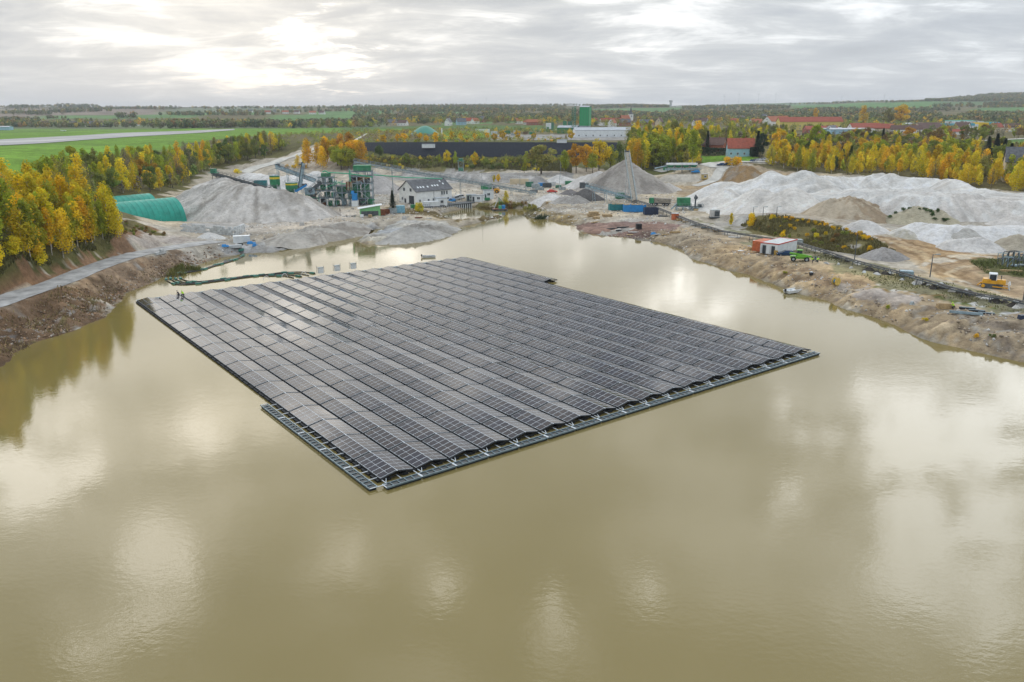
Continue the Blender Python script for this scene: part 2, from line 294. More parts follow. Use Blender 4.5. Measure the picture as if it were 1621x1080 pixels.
# ------------------------------------------------------------------ mesh helpers
class MB:
    def __init__(s): s.v = []; s.f = []; s.m = []
    def add(s, vs_, fs, mi=0):
        o = len(s.v); s.v += [tuple(p) for p in vs_]; s.f += [tuple(i+o for i in f) for f in fs]; s.m += [mi]*len(fs); return s
    def box(s, c, d, rz=0.0, mi=0, top=None):
        x, y, z = d[0]/2, d[1]/2, d[2]/2; tx, ty = (x, y) if top is None else (top[0]/2, top[1]/2)
        P = [(-x,-y,-z),(x,-y,-z),(x,y,-z),(-x,y,-z),(-tx,-ty,z),(tx,-ty,z),(tx,ty,z),(-tx,ty,z)]
        ca, sa = math.cos(rz), math.sin(rz)
        P = [(c[0]+a*ca-b*sa, c[1]+a*sa+b*ca, c[2]+e) for a, b, e in P]
        return s.add(P, [(0,3,2,1),(4,5,6,7),(0,1,5,4),(1,2,6,5),(2,3,7,6),(3,0,4,7)], mi)
    def bz(s, x0, x1, y0, y1, z0, z1, mi=0): return s.box(((x0+x1)/2, (y0+y1)/2, (z0+z1)/2), (abs(x1-x0), abs(y1-y0), abs(z1-z0)), 0, mi)
    def beam(s, a, b, w=0.2, h=None, mi=0):
        a = Vector(a); b = Vector(b); h = w if h is None else h; d = b-a
        if d.length < 1e-6: return s
        d.normalize(); u = Vector((0, 0, 1)) if abs(d.z) < 0.98 else Vector((0, 1, 0))
        r = d.cross(u).normalized(); q = r.cross(d).normalized()
        P = [p+r*sx*w/2+q*sz*h/2 for p in (a, b) for sx, sz in ((-1,-1),(1,-1),(1,1),(-1,1))]
        return s.add(P, [(0,1,2,3),(7,6,5,4),(0,4,5,1),(1,5,6,2),(2,6,7,3),(3,7,4,0)], mi)
    def cyl(s, a, b, r0, r1=None, n=10, mi=0, cap=True):
        a = Vector(a); b = Vector(b); r1 = r0 if r1 is None else r1; d = (b-a).normalized()
        u = Vector((0, 0, 1)) if abs(d.z) < 0.95 else Vector((1, 0, 0))
        e1 = d.cross(u).normalized(); e2 = d.cross(e1)
        P = []
        for p, r in ((a, r0), (b, r1)):
            for i in range(n):
                t = 2*math.pi*i/n; P.append(p+(e1*math.cos(t)+e2*math.sin(t))*r)
        fs = [(i, (i+1) % n, n+(i+1) % n, n+i) for i in range(n)]
        if cap: fs += [tuple(range(n))[::-1], tuple(range(n, 2*n))]
        return s.add(P, fs, mi)
    def tube(s, pts, r, n=6, mi=0):
        for a, b in zip(pts[:-1], pts[1:]): s.cyl(a, b, r, r, n, mi)
        return s
    def prism(s, poly, z0, z1, mi=0):
        n = len(poly); P = [(x, y, z0) for x, y in poly]+[(x, y, z1) for x, y in poly]
        return s.add(P, [tuple(range(n))[::-1], tuple(range(n, 2*n))]+[(i, (i+1) % n, n+(i+1) % n, n+i) for i in range(n)], mi)
    def extx(s, prof, x0, x1, mi=0):
        """profile of (y, z) pushed along x"""
        n = len(prof); P = [(x0, y, z) for y, z in prof]+[(x1, y, z) for y, z in prof]
        return s.add(P, [tuple(range(n)), tuple(range(n, 2*n))[::-1]]+[(i, n+i, n+(i+1) % n, (i+1) % n) for i in range(n)], mi)
    def gable(s, L, W, h0, hr, ov=0.3, th=0.15, mi=0):
        """roof shell along x"""
        o = ov; y = W/2+o; z = h0-(hr-h0)*o/(W/2)
        for sg in (-1, 1):
            s.extx([(0, hr), (sg*y, z), (sg*y, z+th), (0, hr+th)], -L/2-o, L/2+o, mi)
        return s
    def sphere(s, c, r, n=10, m=6, mi=0, z0=-1.0):
        P = []; fs = []
        if not isinstance(r, (tuple, list)): r = (r, r, r)
        for j in range(m+1):
            ph = math.asin(max(-1, z0))+(math.pi/2-math.asin(max(-1, z0)))*j/m
            for i in range(n):
                t = 2*math.pi*i/n; P.append((c[0]+r[0]*math.cos(ph)*math.cos(t), c[1]+r[1]*math.cos(ph)*math.sin(t), c[2]+r[2]*math.sin(ph)))
        for j in range(m):
            for i in range(n): fs.append((j*n+i, j*n+(i+1) % n, (j+1)*n+(i+1) % n, (j+1)*n+i))
        return s.add(P, fs, mi)
    def mesh(s, name, mats, smooth=False):
        me = bpy.data.meshes.new(name); me.from_pydata(s.v, [], s.f)
        if not isinstance(mats, (list, tuple)): mats = [mats]
        for m in mats: me.materials.append(m)
        if len(mats) > 1: me.polygons.foreach_set('material_index', s.m)
        if smooth: me.polygons.foreach_set('use_smooth', [True]*len(s.f))
        me.update(); return me
def link(name, data, parent=None, loc=None, rz=None, color=None):
    o = bpy.data.objects.new(name, data); COL.objects.link(o)
    if parent is not None: o.parent = parent
    if loc is not None: o.location = loc
    if rz is not None: o.rotation_euler = (0, 0, rz)
    if color is not None: o.color = (*color, 1)
    return o
def part(name, mb, m, parent, loc=None, rz=None, smooth=False, label=None):
    o = link(name, mb.mesh(name, m, smooth), parent, loc, rz)
    if label: o['label'] = label
    return o
def tag(o, label, cat, group=None):
    o['label'] = label; o['category'] = cat
    if group: o['group'] = group
    return o
def thing(name, label, cat, loc=(0, 0, 0), rz=0.0, group=None):
    return tag(link(name, None, None, loc, rz), label, cat, group)
def dup(root, loc=None, rz=None, label=None, scale=None):
    c = root.copy(); COL.objects.link(c)
    if loc is not None: c.location = loc
    if rz is not None: c.rotation_euler = (0, 0, rz)
    if label: c['label'] = label
    if scale: c.scale = scale
    for ch in list(root.children):
        k = ch.copy(); COL.objects.link(k); k.parent = c
        for g in list(ch.children):
            q = g.copy(); COL.objects.link(q); q.parent = k
    return c
def npmesh(name, V, Fq, mats, col=None, smooth=False, mi=None):
    V = np.asarray(V, np.float32); Fq = np.asarray(Fq, np.int32); k = Fq.shape[1]
    me = bpy.data.meshes.new(name); me.vertices.add(len(V)); me.vertices.foreach_set('co', V.ravel())
    me.loops.add(Fq.size); me.loops.foreach_set('vertex_index', Fq.ravel()); me.polygons.add(len(Fq))
    me.polygons.foreach_set('loop_start', np.arange(0, Fq.size, k, dtype=np.int32)); me.polygons.foreach_set('loop_total', np.full(len(Fq), k, np.int32))
    if smooth: me.polygons.foreach_set('use_smooth', np.ones(len(Fq), bool))
    for m in (mats if isinstance(mats, (list, tuple)) else [mats]): me.materials.append(m)
    if mi is not None: me.polygons.foreach_set('material_index', np.asarray(mi, np.int32))
    if col is not None:
        a = me.color_attributes.new('Col', 'FLOAT_COLOR', 'POINT'); a.data.foreach_set('color', np.concatenate([col, np.ones((len(col), 1))], 1).astype(np.float32).ravel())
    me.update(calc_edges=True); me.validate(); return me
# ------------------------------------------------------------------ ground cover colours (albedo), painted by surveyed outlines
SAND = (0.46, 0.41, 0.33); WHITE = (0.66, 0.65, 0.625); TAN = (0.40, 0.29, 0.175); BROWN = (0.25, 0.15, 0.085); SCRUB = (0.125, 0.115, 0.04)
GRASS = (0.155, 0.29, 0.03); OLIVE = (0.11, 0.115, 0.035); GREYR = (0.40, 0.385, 0.36)
CC = np.empty(XX.shape+(3,)); CC[:] = (0.155, 0.135, 0.06)
far = dist > 620
def fill(P, col, jit=1.0, world=False, mix=1.0, seed=5):
    P = np.array(P if world else world_poly(P))
    x0, y0 = P.min(0)-30; x1, y1 = P.max(0)+30
    i0, i1 = np.searchsorted(GX, (x0, x1)); j0, j1 = np.searchsorted(GY, (y0, y1))
    if i1 <= i0 or j1 <= j0: return
    xs = XX[j0:j1, i0:i1]; ys = YY[j0:j1, i0:i1]; dd = dist[j0:j1, i0:i1]
    a = jit*np.clip(dd/130, 0.7, 5)
    w = poly_in(xs+a*5*fbm(xs/5, ys/5, seed), ys+a*5*fbm(xs/5, ys/5, seed+9), P)
    s = CC[j0:j1, i0:i1]; s[w] = s[w]*(1-mix)+np.array(col)*mix
# pit floor
fill([(-200,520),(-200,440),(0,430),(150,380),(210,345),(270,300),(330,262),(520,225),(560,262),(860,268),(1000,274),(1110,262),(1190,262),(1260,272),(1450,282),(1700,312),(1800,560),(1700,640),(900,420),(500,420),(100,620),(-100,700)], SAND, 1)
# left: forest floor, brown bank
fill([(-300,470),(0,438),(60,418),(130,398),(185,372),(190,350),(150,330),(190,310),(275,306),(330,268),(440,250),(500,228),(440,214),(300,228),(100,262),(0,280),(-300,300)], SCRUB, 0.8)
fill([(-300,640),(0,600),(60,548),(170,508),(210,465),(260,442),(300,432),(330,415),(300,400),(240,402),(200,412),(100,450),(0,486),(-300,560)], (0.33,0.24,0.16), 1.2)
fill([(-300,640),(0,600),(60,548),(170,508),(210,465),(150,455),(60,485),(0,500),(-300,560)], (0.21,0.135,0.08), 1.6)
fill([(-300,480),(0,452),(90,425),(150,400),(180,372),(200,350),(238,358),(262,372),(300,378),(240,388),(195,402),(90,440),(0,470),(-300,520)], BROWN, 0.8)
fill([(225,365),(262,372),(310,380),(260,392),(215,395),(205,380)], (0.42,0.36,0.30), 1.2)
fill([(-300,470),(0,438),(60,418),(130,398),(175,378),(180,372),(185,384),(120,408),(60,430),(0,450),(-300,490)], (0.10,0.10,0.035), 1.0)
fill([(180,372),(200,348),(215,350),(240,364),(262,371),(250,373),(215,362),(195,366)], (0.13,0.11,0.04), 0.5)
rs = random.Random(12)
for k in range(46):      # pale gravel slumps and dark clods on the cut bank
    a = rs.uniform(-20, 300); b = 548-a*0.42+rs.uniform(-62, 8) if a < 200 else 440+rs.uniform(-34, 2)-(a-200)*.1; w = rs.uniform(5, 16); h = rs.uniform(2, 6)
    fill([(a, b), (a+w, b-h*.4), (a+w*1.3, b+h), (a+w*.2, b+h*1.3)], rs.choice([(.50,.48,.45),(.40,.33,.26),(.13,.085,.05),(.17,.15,.06),(.30,.17,.09)]), 1.5, mix=.8, seed=60+k)
# meadow and airfield grass
fill([(-400,300),(0,282),(60,270),(130,256),(200,242),(300,226),(440,213),(640,206),(640,203),(400,204),(100,205),(-400,206)], GRASS, 0.6)
fill([(-400,212),(0,211),(350,203),(420,205),(640,202),(640,200),(100,203),(-400,203)], (0.15,0.27,0.04), 0.5)
# slope scrub round the pit's far edge
fill([(560,262),(700,262),(860,266),(1000,276),(1110,262),(1060,240),(910,222),(590,222),(500,215),(500,228),(520,245)], OLIVE, 1)
fill([(540,212),(600,205),(720,203),(900,210),(900,200),(540,200)], (0.10,0.17,0.04), 1)
fill([(690,220),(700,206),(780,209),(790,219)], GRASS, 1)
fill([(770,222),(780,213),(920,212),(1000,218),(1000,222)], (0.33,0.32,0.30), 1)
# pit details
fill([(590,284),(640,270),(720,268),(860,272),(905,275),(905,285),(800,285),(700,290)], (0.30,0.29,0.27), 1.5)
fill([(930,372),(905,356),(960,352),(1040,350),(1085,356),(1070,366),(1020,378),(985,378)], (0.30,0.20,0.165), 0.6)
fill([(938,372),(990,360),(1010,361),(958,375)], (0.42,0.41,0.40), 0.3)
fill([(440,345),(600,322),(640,335),(560,348),(500,360),(440,365),(360,372),(300,376),(330,360)], (0.52,0.45,0.36), 1)
fill([(350,402),(440,400),(540,378),(600,362),(600,352),(520,358),(430,378),(350,392)], (0.50,0.475,0.43), 1)
fill([(566,384),(620,388),(700,368),(722,358),(690,348),(640,348),(600,362)], (0.50,0.49,0.46), 1)
fill([(690,345),(760,352),(800,344),(780,340),(740,348),(722,352),(690,340),(640,328),(600,330)], (0.22,0.17,0.08), 1)
fill([(750,325),(785,322),(830,325),(870,336),(880,345),(860,348),(825,342),(850,330),(800,330),(760,330)], (0.16,0.14,0.05), 1)
fill([(825,341),(860,347),(900,356),(920,345),(880,335),(850,336)], (0.34,0.27,0.15), 1)
fill([(1050,296),(1200,262),(1260,272),(1200,300),(1100,322)], (0.40,0.31,0.20), 1)
# right bank: grey brown terrace, wet tracks
fill([(1085,395),(1040,382),(1010,378),(1085,358),(1200,385),(1400,440),(1700,520),(1700,610),(1560,562),(1480,540),(1300,476),(1200,440),(1104,413)], (0.46,0.36,0.235), 1)
for k, (y0, c) in enumerate(((0,(0.29,0.23,0.165)),(9,(0.45,0.40,0.33)),(18,(0.27,0.215,0.16)),(27,(0.42,0.36,0.28)))):
    fill([(1130,388+y0),(1200,408+y0*.9),(1300,436+y0),(1400,466+y0),(1500,490+y0*1.1),(1700,535+y0*1.4),(1700,540+y0*1.4),(1500,494+y0*1.1),(1400,469+y0),(1300,440+y0),(1200,411+y0*.9)], c, 1.6, seed=40+k)
fill([(1210,412),(1260,424),(1330,440),(1360,455),(1300,455),(1240,440)], (0.30,0.225,0.15), 2)
fill([(1330,450),(1430,460),(1480,480),(1420,486),(1360,472)], (0.42,0.375,0.34), 2)
# strip under the belt conveyor: damp green and white
fill([(1100,345),(1200,372),(1400,425),(1700,492),(1700,520),(1500,480),(1380,448),(1200,392)], (0.27,0.25,0.15), 1.6)
for k in range(26):
    a = 1390+k*11+random.uniform(-3,3); b = 449+(a-1380)*0.2+random.uniform(-2,4)
    fill([(a,b),(a+9,b+1),(a+14,b+4),(a+4,b+4)], random.choice([(0.6,0.58,0.54),(0.30,0.21,0.08),(0.13,0.16,0.04),(0.07,0.065,0.055)]), 1)
# berm with autumn scrub
fill([(1172,360),(1190,345),(1215,340),(1300,352),(1372,373),(1420,398),(1395,412),(1300,396),(1230,376),(1180,368)], (0.15,0.13,0.05), 1)
fill([(1285,385),(1320,384),(1350,396),(1410,404),(1395,414),(1310,400)], (0.30,0.28,0.24), 1.2)
# tan haul yard
fill([(1370,360),(1420,368),(1500,390),(1560,402),(1640,398),(1700,400),(1700,485),(1621,475),(1480,432),(1420,405)], TAN, 1)
fill([(1440,420),(1500,405),(1560,402),(1640,398),(1700,396),(1700,400),(1600,404),(1520,412),(1470,424)], (0.55,0.50,0.42), 1)
def track(P, w, col, seed=5):
    P = [Vector(gp(a, b)[:2]) for a, b in P]
    for a, b in zip(P[:-1], P[1:]):
        d = (b-a).normalized(); n = Vector((-d.y, d.x))*w/2; e = d*w*0.3
        fill([a-n-e, b-n+e, b+n+e, a+n-e], col, 0.12, world=True, seed=seed)
for k, (P, c) in enumerate((([(1385,368),(1450,388),(1520,402),(1600,406)],(0.27,0.185,0.10)),([(1390,374),(1450,396),(1520,412)],(0.28,0.19,0.105)),([(1400,382),(1440,400),(1480,418),(1500,432),(1550,447)],(0.27,0.185,0.10)),
    ([(1560,408),(1500,420),(1478,430),(1490,442),(1560,455)],(0.27,0.19,0.11)),([(1570,415),(1520,424),(1500,434),(1520,444)],(0.52,0.42,0.29)),([(1580,420),(1540,428),(1520,437),(1550,445)],(0.27,0.19,0.11)),
    ([(1400,378),(1460,400),(1470,415)],(0.50,0.39,0.25)),([(1430,384),(1500,402),(1560,404)],(0.5,0.38,0.25)),([(1440,410),(1490,440),(1540,456),(1621,475)],(0.5,0.40,0.27)))):
    track(P, 1.3, c)
fill([(1530,412),(1580,408),(1700,405),(1700,445),(1621,440),(1560,432)], (0.13,0.13,0.05), 1)
fill([(1250,328),(1180,335),(1100,330),(1060,320),(1100,312),(1250,320)], (0.45,0.36,0.26), 1)
fill([(1180,342),(1250,336),(1390,362),(1430,380),(1380,372),(1300,350),(1215,339)], (0.48,0.41,0.31), 0.6)
# village side
fill([(1110,262),(1115,247),(1150,246),(1190,248),(1200,256),(1150,262)], GRASS, 0.6)
fill([(1060,262),(1110,260),(1160,258),(1230,252),(1230,258),(1160,264),(1100,268)], (0.45,0.42,0.36), 0.4)
fill([(1545,233),(1621,228),(1700,228),(1700,219),(1600,221),(1520,226)], (0.11,0.22,0.045), 0.4)
# far fields
def fieldD(P, col, j=0.4):   # outline as (pixel column, distance)
    fill([atD(a, D) for a, D in P], col, j, world=True)
fieldD([(-400,1150),(640,1150),(640,1500),(-400,1500)], (0.15,0.18,0.09))
FG = (0.12,0.23,0.07); FB = (0.25,0.20,0.155); FY = (0.28,0.27,0.16)
for P, c in (([(60,1750),(300,1700),(330,2050),(60,2150)],FG),([(-50,1800),(60,1750),(60,2300),(-50,2300)],FB),([(150,2150),(420,2000),(420,2500),(150,2600)],FG),([(60,2200),(260,2200),(250,2700),(80,2700)],FB),
    ([(260,2600),(480,2500),(480,3200),(260,3300)],(0.17,0.2,0.12)),([(0,2700),(250,2750),(250,3500),(0,3500)],FB),([(420,1500),(560,1450),(560,1900),(430,1950)],FG),([(480,1900),(620,1950),(620,2600),(500,2600)],FG),
    ([(545,2600),(640,2600),(640,3600),(540,3600)],FG),([(690,1700),(740,1650),(740,2300),(690,2300)],FG),([(800,1250),(870,1250),(870,1700),(800,1700)],FG),([(700,1200),(780,1200),(780,1500),(700,1500)],FG),
    ([(930,2200),(1080,2200),(1080,3200),(930,3200)],FG),([(1010,1300),(1060,1300),(1060,1700),(1010,1700)],FG),([(1040,3300),(1300,3300),(1300,5000),(1040,5000)],(0.16,0.22,0.13)),
    ([(1255,2500),(1480,2200),(1530,2900),(1450,3700),(1255,3800)],(0.10,0.22,0.05)),([(1490,2600),(1640,2500),(1700,3200),(1480,3200)],(0.12,0.19,0.07)),([(300,3300),(520,3300),(520,4200),(300,4200)],(0.2,0.22,0.14)),
    ([(-300,3000),(0,3000),(0,4200),(-300,4200)],FY),([(1540,1900),(1700,1800),(1700,2300),(1540,2300)],FG)):
    fieldD(P, c)
# natural variation of the ground's own colour, then tone by rill depth
v1 = fbm(XX/14, YY/14, 51, 5, 0.6); v2 = fbm(XX/2.2, YY/2.2, 55, 4, 0.6)
CC *= (1+0.75*v1+0.8*v2)[..., None]*np.where(far, 0.9, 1.0)[..., None]
pit = (dist < 430) & (CC[..., 0] > 0.24)
warm = np.clip(fbm(XX/22, YY/17, 71, 5)*3, -1, 1)[..., None]
CC = np.where(pit[..., None], CC*(1+warm*np.array((0.10, 0.02, -0.13))), CC)
gb = np.exp(-np.maximum(DS-6, 0)/5)*(DS > 0)*(DS < 26); CC *= (1+gb*np.clip((rill-.45)*.9, -.38, .35))[..., None]  # near the shore rill channels are coloured darker, the ribs between them lighter
wet = np.exp(-np.maximum(DSn, 0)/0.9)[..., None]; CC = CC*(1-0.45*wet)
CC = np.clip(CC, 0.01, 0.8)
def ground_mat():
    m = bpy.data.materials.new('ground'); m.use_nodes = True; t = m.node_tree; b = t.nodes['Principled BSDF']
    a = nd(t, 'ShaderNodeAttribute', attribute_name='Col').outputs['Color']
    pos = nd(t, 'ShaderNodeNewGeometry').outputs['Position']
    n1 = noise(t, pos, 0.9, 6, 0.65, 0.3); n2 = noise(t, mapping(t, pos, scale=(1, 0.35, 1), rot=(0, 0, 0.5)), 0.35, 5, 0.6, 0.6); n3 = noise(t, pos, 0.02, 5, 0.6)
    c = mixc(t, 1.0, a, ramp(t, n1, [(0.3, 0.74), (0.7, 1.24)]), 'MULTIPLY')
    c = mixc(t, 1.0, c, ramp(t, n2, [(0.35, (0.84, 0.81, 0.78)), (0.65, (1.12, 1.13, 1.14))]), 'MULTIPLY')
    c = mixc(t, 1.0, c, ramp(t, n3, [(0.3, 0.85), (0.7, 1.12)]), 'MULTIPLY')
    t.links.new(c, b.inputs['Base Color']); b.inputs['Roughness'].default_value = 0.95; b.inputs['Specular IOR Level'].default_value = 0.15
    bp = nd(t, 'ShaderNodeBump'); bp.inputs['Strength'].default_value = 0.8; bp.inputs['Distance'].default_value = 0.9
    t.links.new(noise(t, pos, 1.3, 7, 0.65), bp.inputs['Height']); t.links.new(bp.outputs[0], b.inputs['Normal'])
    return m
GM = ground_mat()
def build_ground():
    ny, nx = XX.shape; V = np.stack([XX, YY, HH], -1).reshape(-1, 3)
    idx = np.arange(ny*nx).reshape(ny, nx)
    Fq = np.stack([idx[:-1, :-1], idx[:-1, 1:], idx[1:, 1:], idx[1:, :-1]], -1)
    mx = np.maximum(np.maximum(HH[:-1, :-1], HH[1:, 1:]), np.maximum(HH[:-1, 1:], HH[1:, :-1]))
    dense = Fq[mx > -2.15]
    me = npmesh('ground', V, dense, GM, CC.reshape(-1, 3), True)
    o = link('ground', me); o['kind'] = 'structure'
build_ground()
def lakebed():
    mb = MB(); mb.add([(-400,-400,-2.6),(400,-400,-2.6),(400,420,-2.6),(-400,420,-2.6)], [(0,1,2,3)])
    o = link('lake_bed', mb.mesh('lake_bed', mat('bed', (0.3,0.25,0.15), 0.9))); o['kind'] = 'structure'
lakebed()
# ------------------------------------------------------------------ water
def water():
    m = bpy.data.materials.new('silty_water'); m.use_nodes = True; t = m.node_tree; b = t.nodes['Principled BSDF']
    pos = nd(t, 'ShaderNodeNewGeometry').outputs['Position']
    n = noise(t, pos, 0.012, 4, 0.55, 0.4)
    t.links.new(ramp(t, n, [(0.3, (0.176, 0.138, 0.046)), (0.7, (0.220, 0.174, 0.065))]), b.inputs['Base Color'])
    b.inputs['Roughness'].default_value = 0.03; b.inputs['IOR'].default_value = 1.36; b.inputs['Specular IOR Level'].default_value = 0.5
    w1 = noise(t, mapping(t, pos, scale=(1, 1.6, 1), rot=(0, 0, 0.4)), 1.3, 3, 0.6, 0.2)
    w2 = noise(t, mapping(t, pos, scale=(1, 1.8, 1), rot=(0, 0, -0.3)), 0.22, 3, 0.55, 0.3)
    calm = ramp(t, noise(t, pos, 0.02, 3, 0.5), [(0.35, 0.35), (0.65, 1.0)])
    hsum = m_(t, 'ADD', m_(t, 'MULTIPLY', m_(t, 'MULTIPLY', w1, 0.010), calm), m_(t, 'MULTIPLY', w2, 0.008))
    bp = nd(t, 'ShaderNodeBump'); bp.inputs['Strength'].default_value = 1.0; bp.inputs['Distance'].default_value = 1.0
    t.links.new(hsum, bp.inputs['Height']); t.links.new(bp.outputs[0], b.inputs['Normal'])
    mb = MB(); mb.add([(-300,-300,0),(300,-300,0),(300,420,0),(-300,420,0)], [(0,1,2,3)])
    o = link('lake_water', mb.mesh('lake_water', m)); o['kind'] = 'structure'
water()
def haze():
    m = bpy.data.materials.new('haze'); m.use_nodes = True; t = m.node_tree; t.nodes.clear()
    v = nd(t, 'ShaderNodeVolumePrincipled'); v.inputs['Color'].default_value = (0.86, 0.92, 1.0, 1); v.inputs['Density'].default_value = 0.00009; v.inputs['Anisotropy'].default_value = 0.0
    out = nd(t, 'ShaderNodeOutputMaterial'); t.links.new(v.outputs[0], out.inputs['Volume'])
    mb = MB(); x0, x1, y0, y1 = GX[0]-20, GX[-1]+20, GY[0]-20, GY[-1]+20; mb.bz(x0, x1, y0, y1, -4, HH.max()+40)
    o = link('haze', mb.mesh('haze', m)); o['kind'] = 'stuff'; o['label'] = 'pale autumn haze over the whole landscape'
haze()
# ------------------------------------------------------------------ floating solar array
AT = 0.648111; AO = (-13.88, 76.41); AW = 4.345; AL = 6.2      # heading, near corner, row pitch, table length
ca, sa = math.cos(AT), math.sin(AT)
def aw(u, v, z=0.0): return (AO[0]+ca*u-sa*v, AO[1]+sa*u+ca*v, z)   # u along the near edge, v along the rows
def glass_mat():
    m = bpy.data.materials.new('module_glass'); m.use_nodes = True; t = m.node_tree; b = t.nodes['Principled BSDF']
    pos = nd(t, 'ShaderNodeNewGeometry').outputs['Position']
    n = noise(t, pos, 0.09, 3, 0.6); wn_ = nd(t, 'ShaderNodeTexWhiteNoise'); wn_.noise_dimensions = '3D'
    sn = vmath(t, 'SNAP', mapping(t, pos, rot=(0, 0, -AT)), (AW/2, AL/6, 10)).outputs[0]; t.links.new(sn, wn_.inputs['Vector'])
    f = m_(t, 'ADD', m_(t, 'MULTIPLY', n, 0.8), m_(t, 'MULTIPLY', wn_.outputs[0], 0.35))
    t.links.new(ramp(t, f, [(0.38, (0.007, 0.010, 0.026)), (0.55, (0.011, 0.012, 0.023)), (0.75, (0.022, 0.017, 0.022))]), b.inputs['Base Color'])
    b.inputs['Roughness'].default_value = 0.09; b.inputs['IOR'].default_value = 1.37; b.inputs['Specular IOR Level'].default_value = 0.36
    return m
GL = glass_mat(); FR = mat('module_frame', (0.60, 0.65, 0.69), 0.5, 0.1, 0.05); STL = mat('galvanised', (0.17, 0.235, 0.27), 0.45, 0.5, 0.2, 1.5); BLK = mat('black_float', (0.012, 0.015, 0.018), 0.75, 0, 0.2)
DSTL = mat('shaded_steel', (0.07, 0.09, 0.10), 0.5, 0.4, 0.2)
TILT = R(11.5); ML, MW = 2.02, AL/6*0.935-0.018
Z0 = 0.42                                              # height of the eaves over the water
def module_mesh():
    mb = MB(); x, y = MW/2, ML/2; e = 0.026; g = 0.014
    mb.bz(-x, x, -y, y, -0.04, 0.0, 1)
    for a, b_ in ((-y+e, -g), (g, y-e)):
        mb.add([(-x+e, a, 0.003), (x-e, a, 0.003), (x-e, b_, 0.003), (-x+e, b_, 0.003)], [(0,1,2,3)], 0)
    return mb
mod_mb = module_mesh(); MOD = mod_mb.mesh('solar_module', [GL, FR])
HWD = ML*math.cos(TILT)
def slot_matrices():
    """local matrices (table frame: x along the row, y across, z up) of the 12 modules of a table"""
    out = []
    for side in (-1, 1):
        for k in range(6):
            cx = (k+0.5)*AL/6+0.0-AL/2; cy = side*(HWD/2+0.01); cz = Z0+math.sin(TILT)*ML/2+0.05
            M = Matrix.Translation((cx*0.935, cy, cz)) @ Matrix.Rotation(-side*TILT, 4, 'X'); out.append(M)
    return out
SLOTS = slot_matrices()
def frame_mesh():
    mb = MB(); w = HWD+0.02; zr = Z0+math.sin(TILT)*ML
    for x in (-AL/2+0.055, 0, AL/2-0.055):
        for s in (-1, 1): mb.beam((x, s*w, Z0-0.06), (x, 0, zr-0.06), 0.07, 0.10, 1)
        mb.beam((x, -w, Z0-0.12), (x, w, Z0-0.12), 0.06, 0.10, 1)
        mb.beam((x, 0, Z0-0.12), (x, 0, zr-0.1), 0.06, 0.06, 1)
    for x in (-AL/2+0.10, AL/2-0.10):
        for s in (-1, 1): mb.beam((x, s*w, Z0+0.0), (x, 0, zr+0.0), 0.2, 0.03, 1)
    mb.beam((-AL/2, 0, zr+0.015), (AL/2, 0, zr+0.015), 0.10, 0.03, 2)
    for s in (-1, 1): mb.beam((-AL/2, s*(w+0.03), Z0-0.06), (AL/2, s*(w+0.03), Z0-0.06), 0.06, 0.10, 1)
    for s in (-1, 1):
        mb.bz(-AL/2+0.05, AL/2-0.05, s*1.05-0.28, s*1.05+0.28, -0.12, 0.20, 1)
    return mb.mesh('panel_table', [STL, BLK, FR])
FRM = frame_mesh()
pc = aw(9*AW, 8.5*AL)
arr = thing('solar_array', 'large dark floating solar array of gabled panel rows in the middle of the brown lake', 'solar array', (pc[0], pc[1], 0), AT)
inv = Matrix.Rotation(-AT, 4, 'Z') @ Matrix.Translation((-pc[0], -pc[1], 0))
def aloc(u, v): p = inv @ Vector(aw(u, v)); return (p.x, p.y, 0)
tables = []
for i in range(19):
    for j in range(17):
        if i == 18 and j < 11: continue
        tables.append((i, j))
tables.sort(key=lambda t: np.hypot(*aw((t[0]+.5)*AW, (t[1]+.5)*AL)[:2]))
sV, sF, sM = [], [], []; nmod = 0
mv = np.array(mod_mb.v); mvh = np.concatenate([mv, np.ones((len(mv), 1))], 1); mf = np.array(mod_mb.f)
for (i, j) in tables:
    loc = aloc(i*AW+HWD+0.06, (j+0.5)*AL); o = link('panel_table', FRM, arr, loc, math.pi/2)
    o.rotation_euler = (R(random.gauss(0, .25)), 0, math.pi/2+R(random.gauss(0, .12)))
    if nmod < 300:
        for M in SLOTS:
            c = link('solar_module', MOD, o); c.matrix_local = M @ Matrix.Rotation(R(random.gauss(0, .2)), 4, 'X'); nmod += 1
    else:
        T = Matrix.Translation(loc) @ Matrix.Rotation(math.pi/2, 4, 'Z') @ Matrix.Rotation(o.rotation_euler[0], 4, 'X')
        for M in SLOTS:
            N = np.array(T @ M @ Matrix.Rotation(R(random.gauss(0, .22)), 4, 'X')); sF.append(mf+len(sV)*len(mv)); sV.append((mvh @ N.T)[:, :3]); sM.append(mod_mb.m)
o = link('solar_modules', npmesh('solar_modules', np.concatenate(sV), np.concatenate(sF), [GL, FR], mi=np.concatenate(sM)), arr)
o['kind'] = 'stuff'
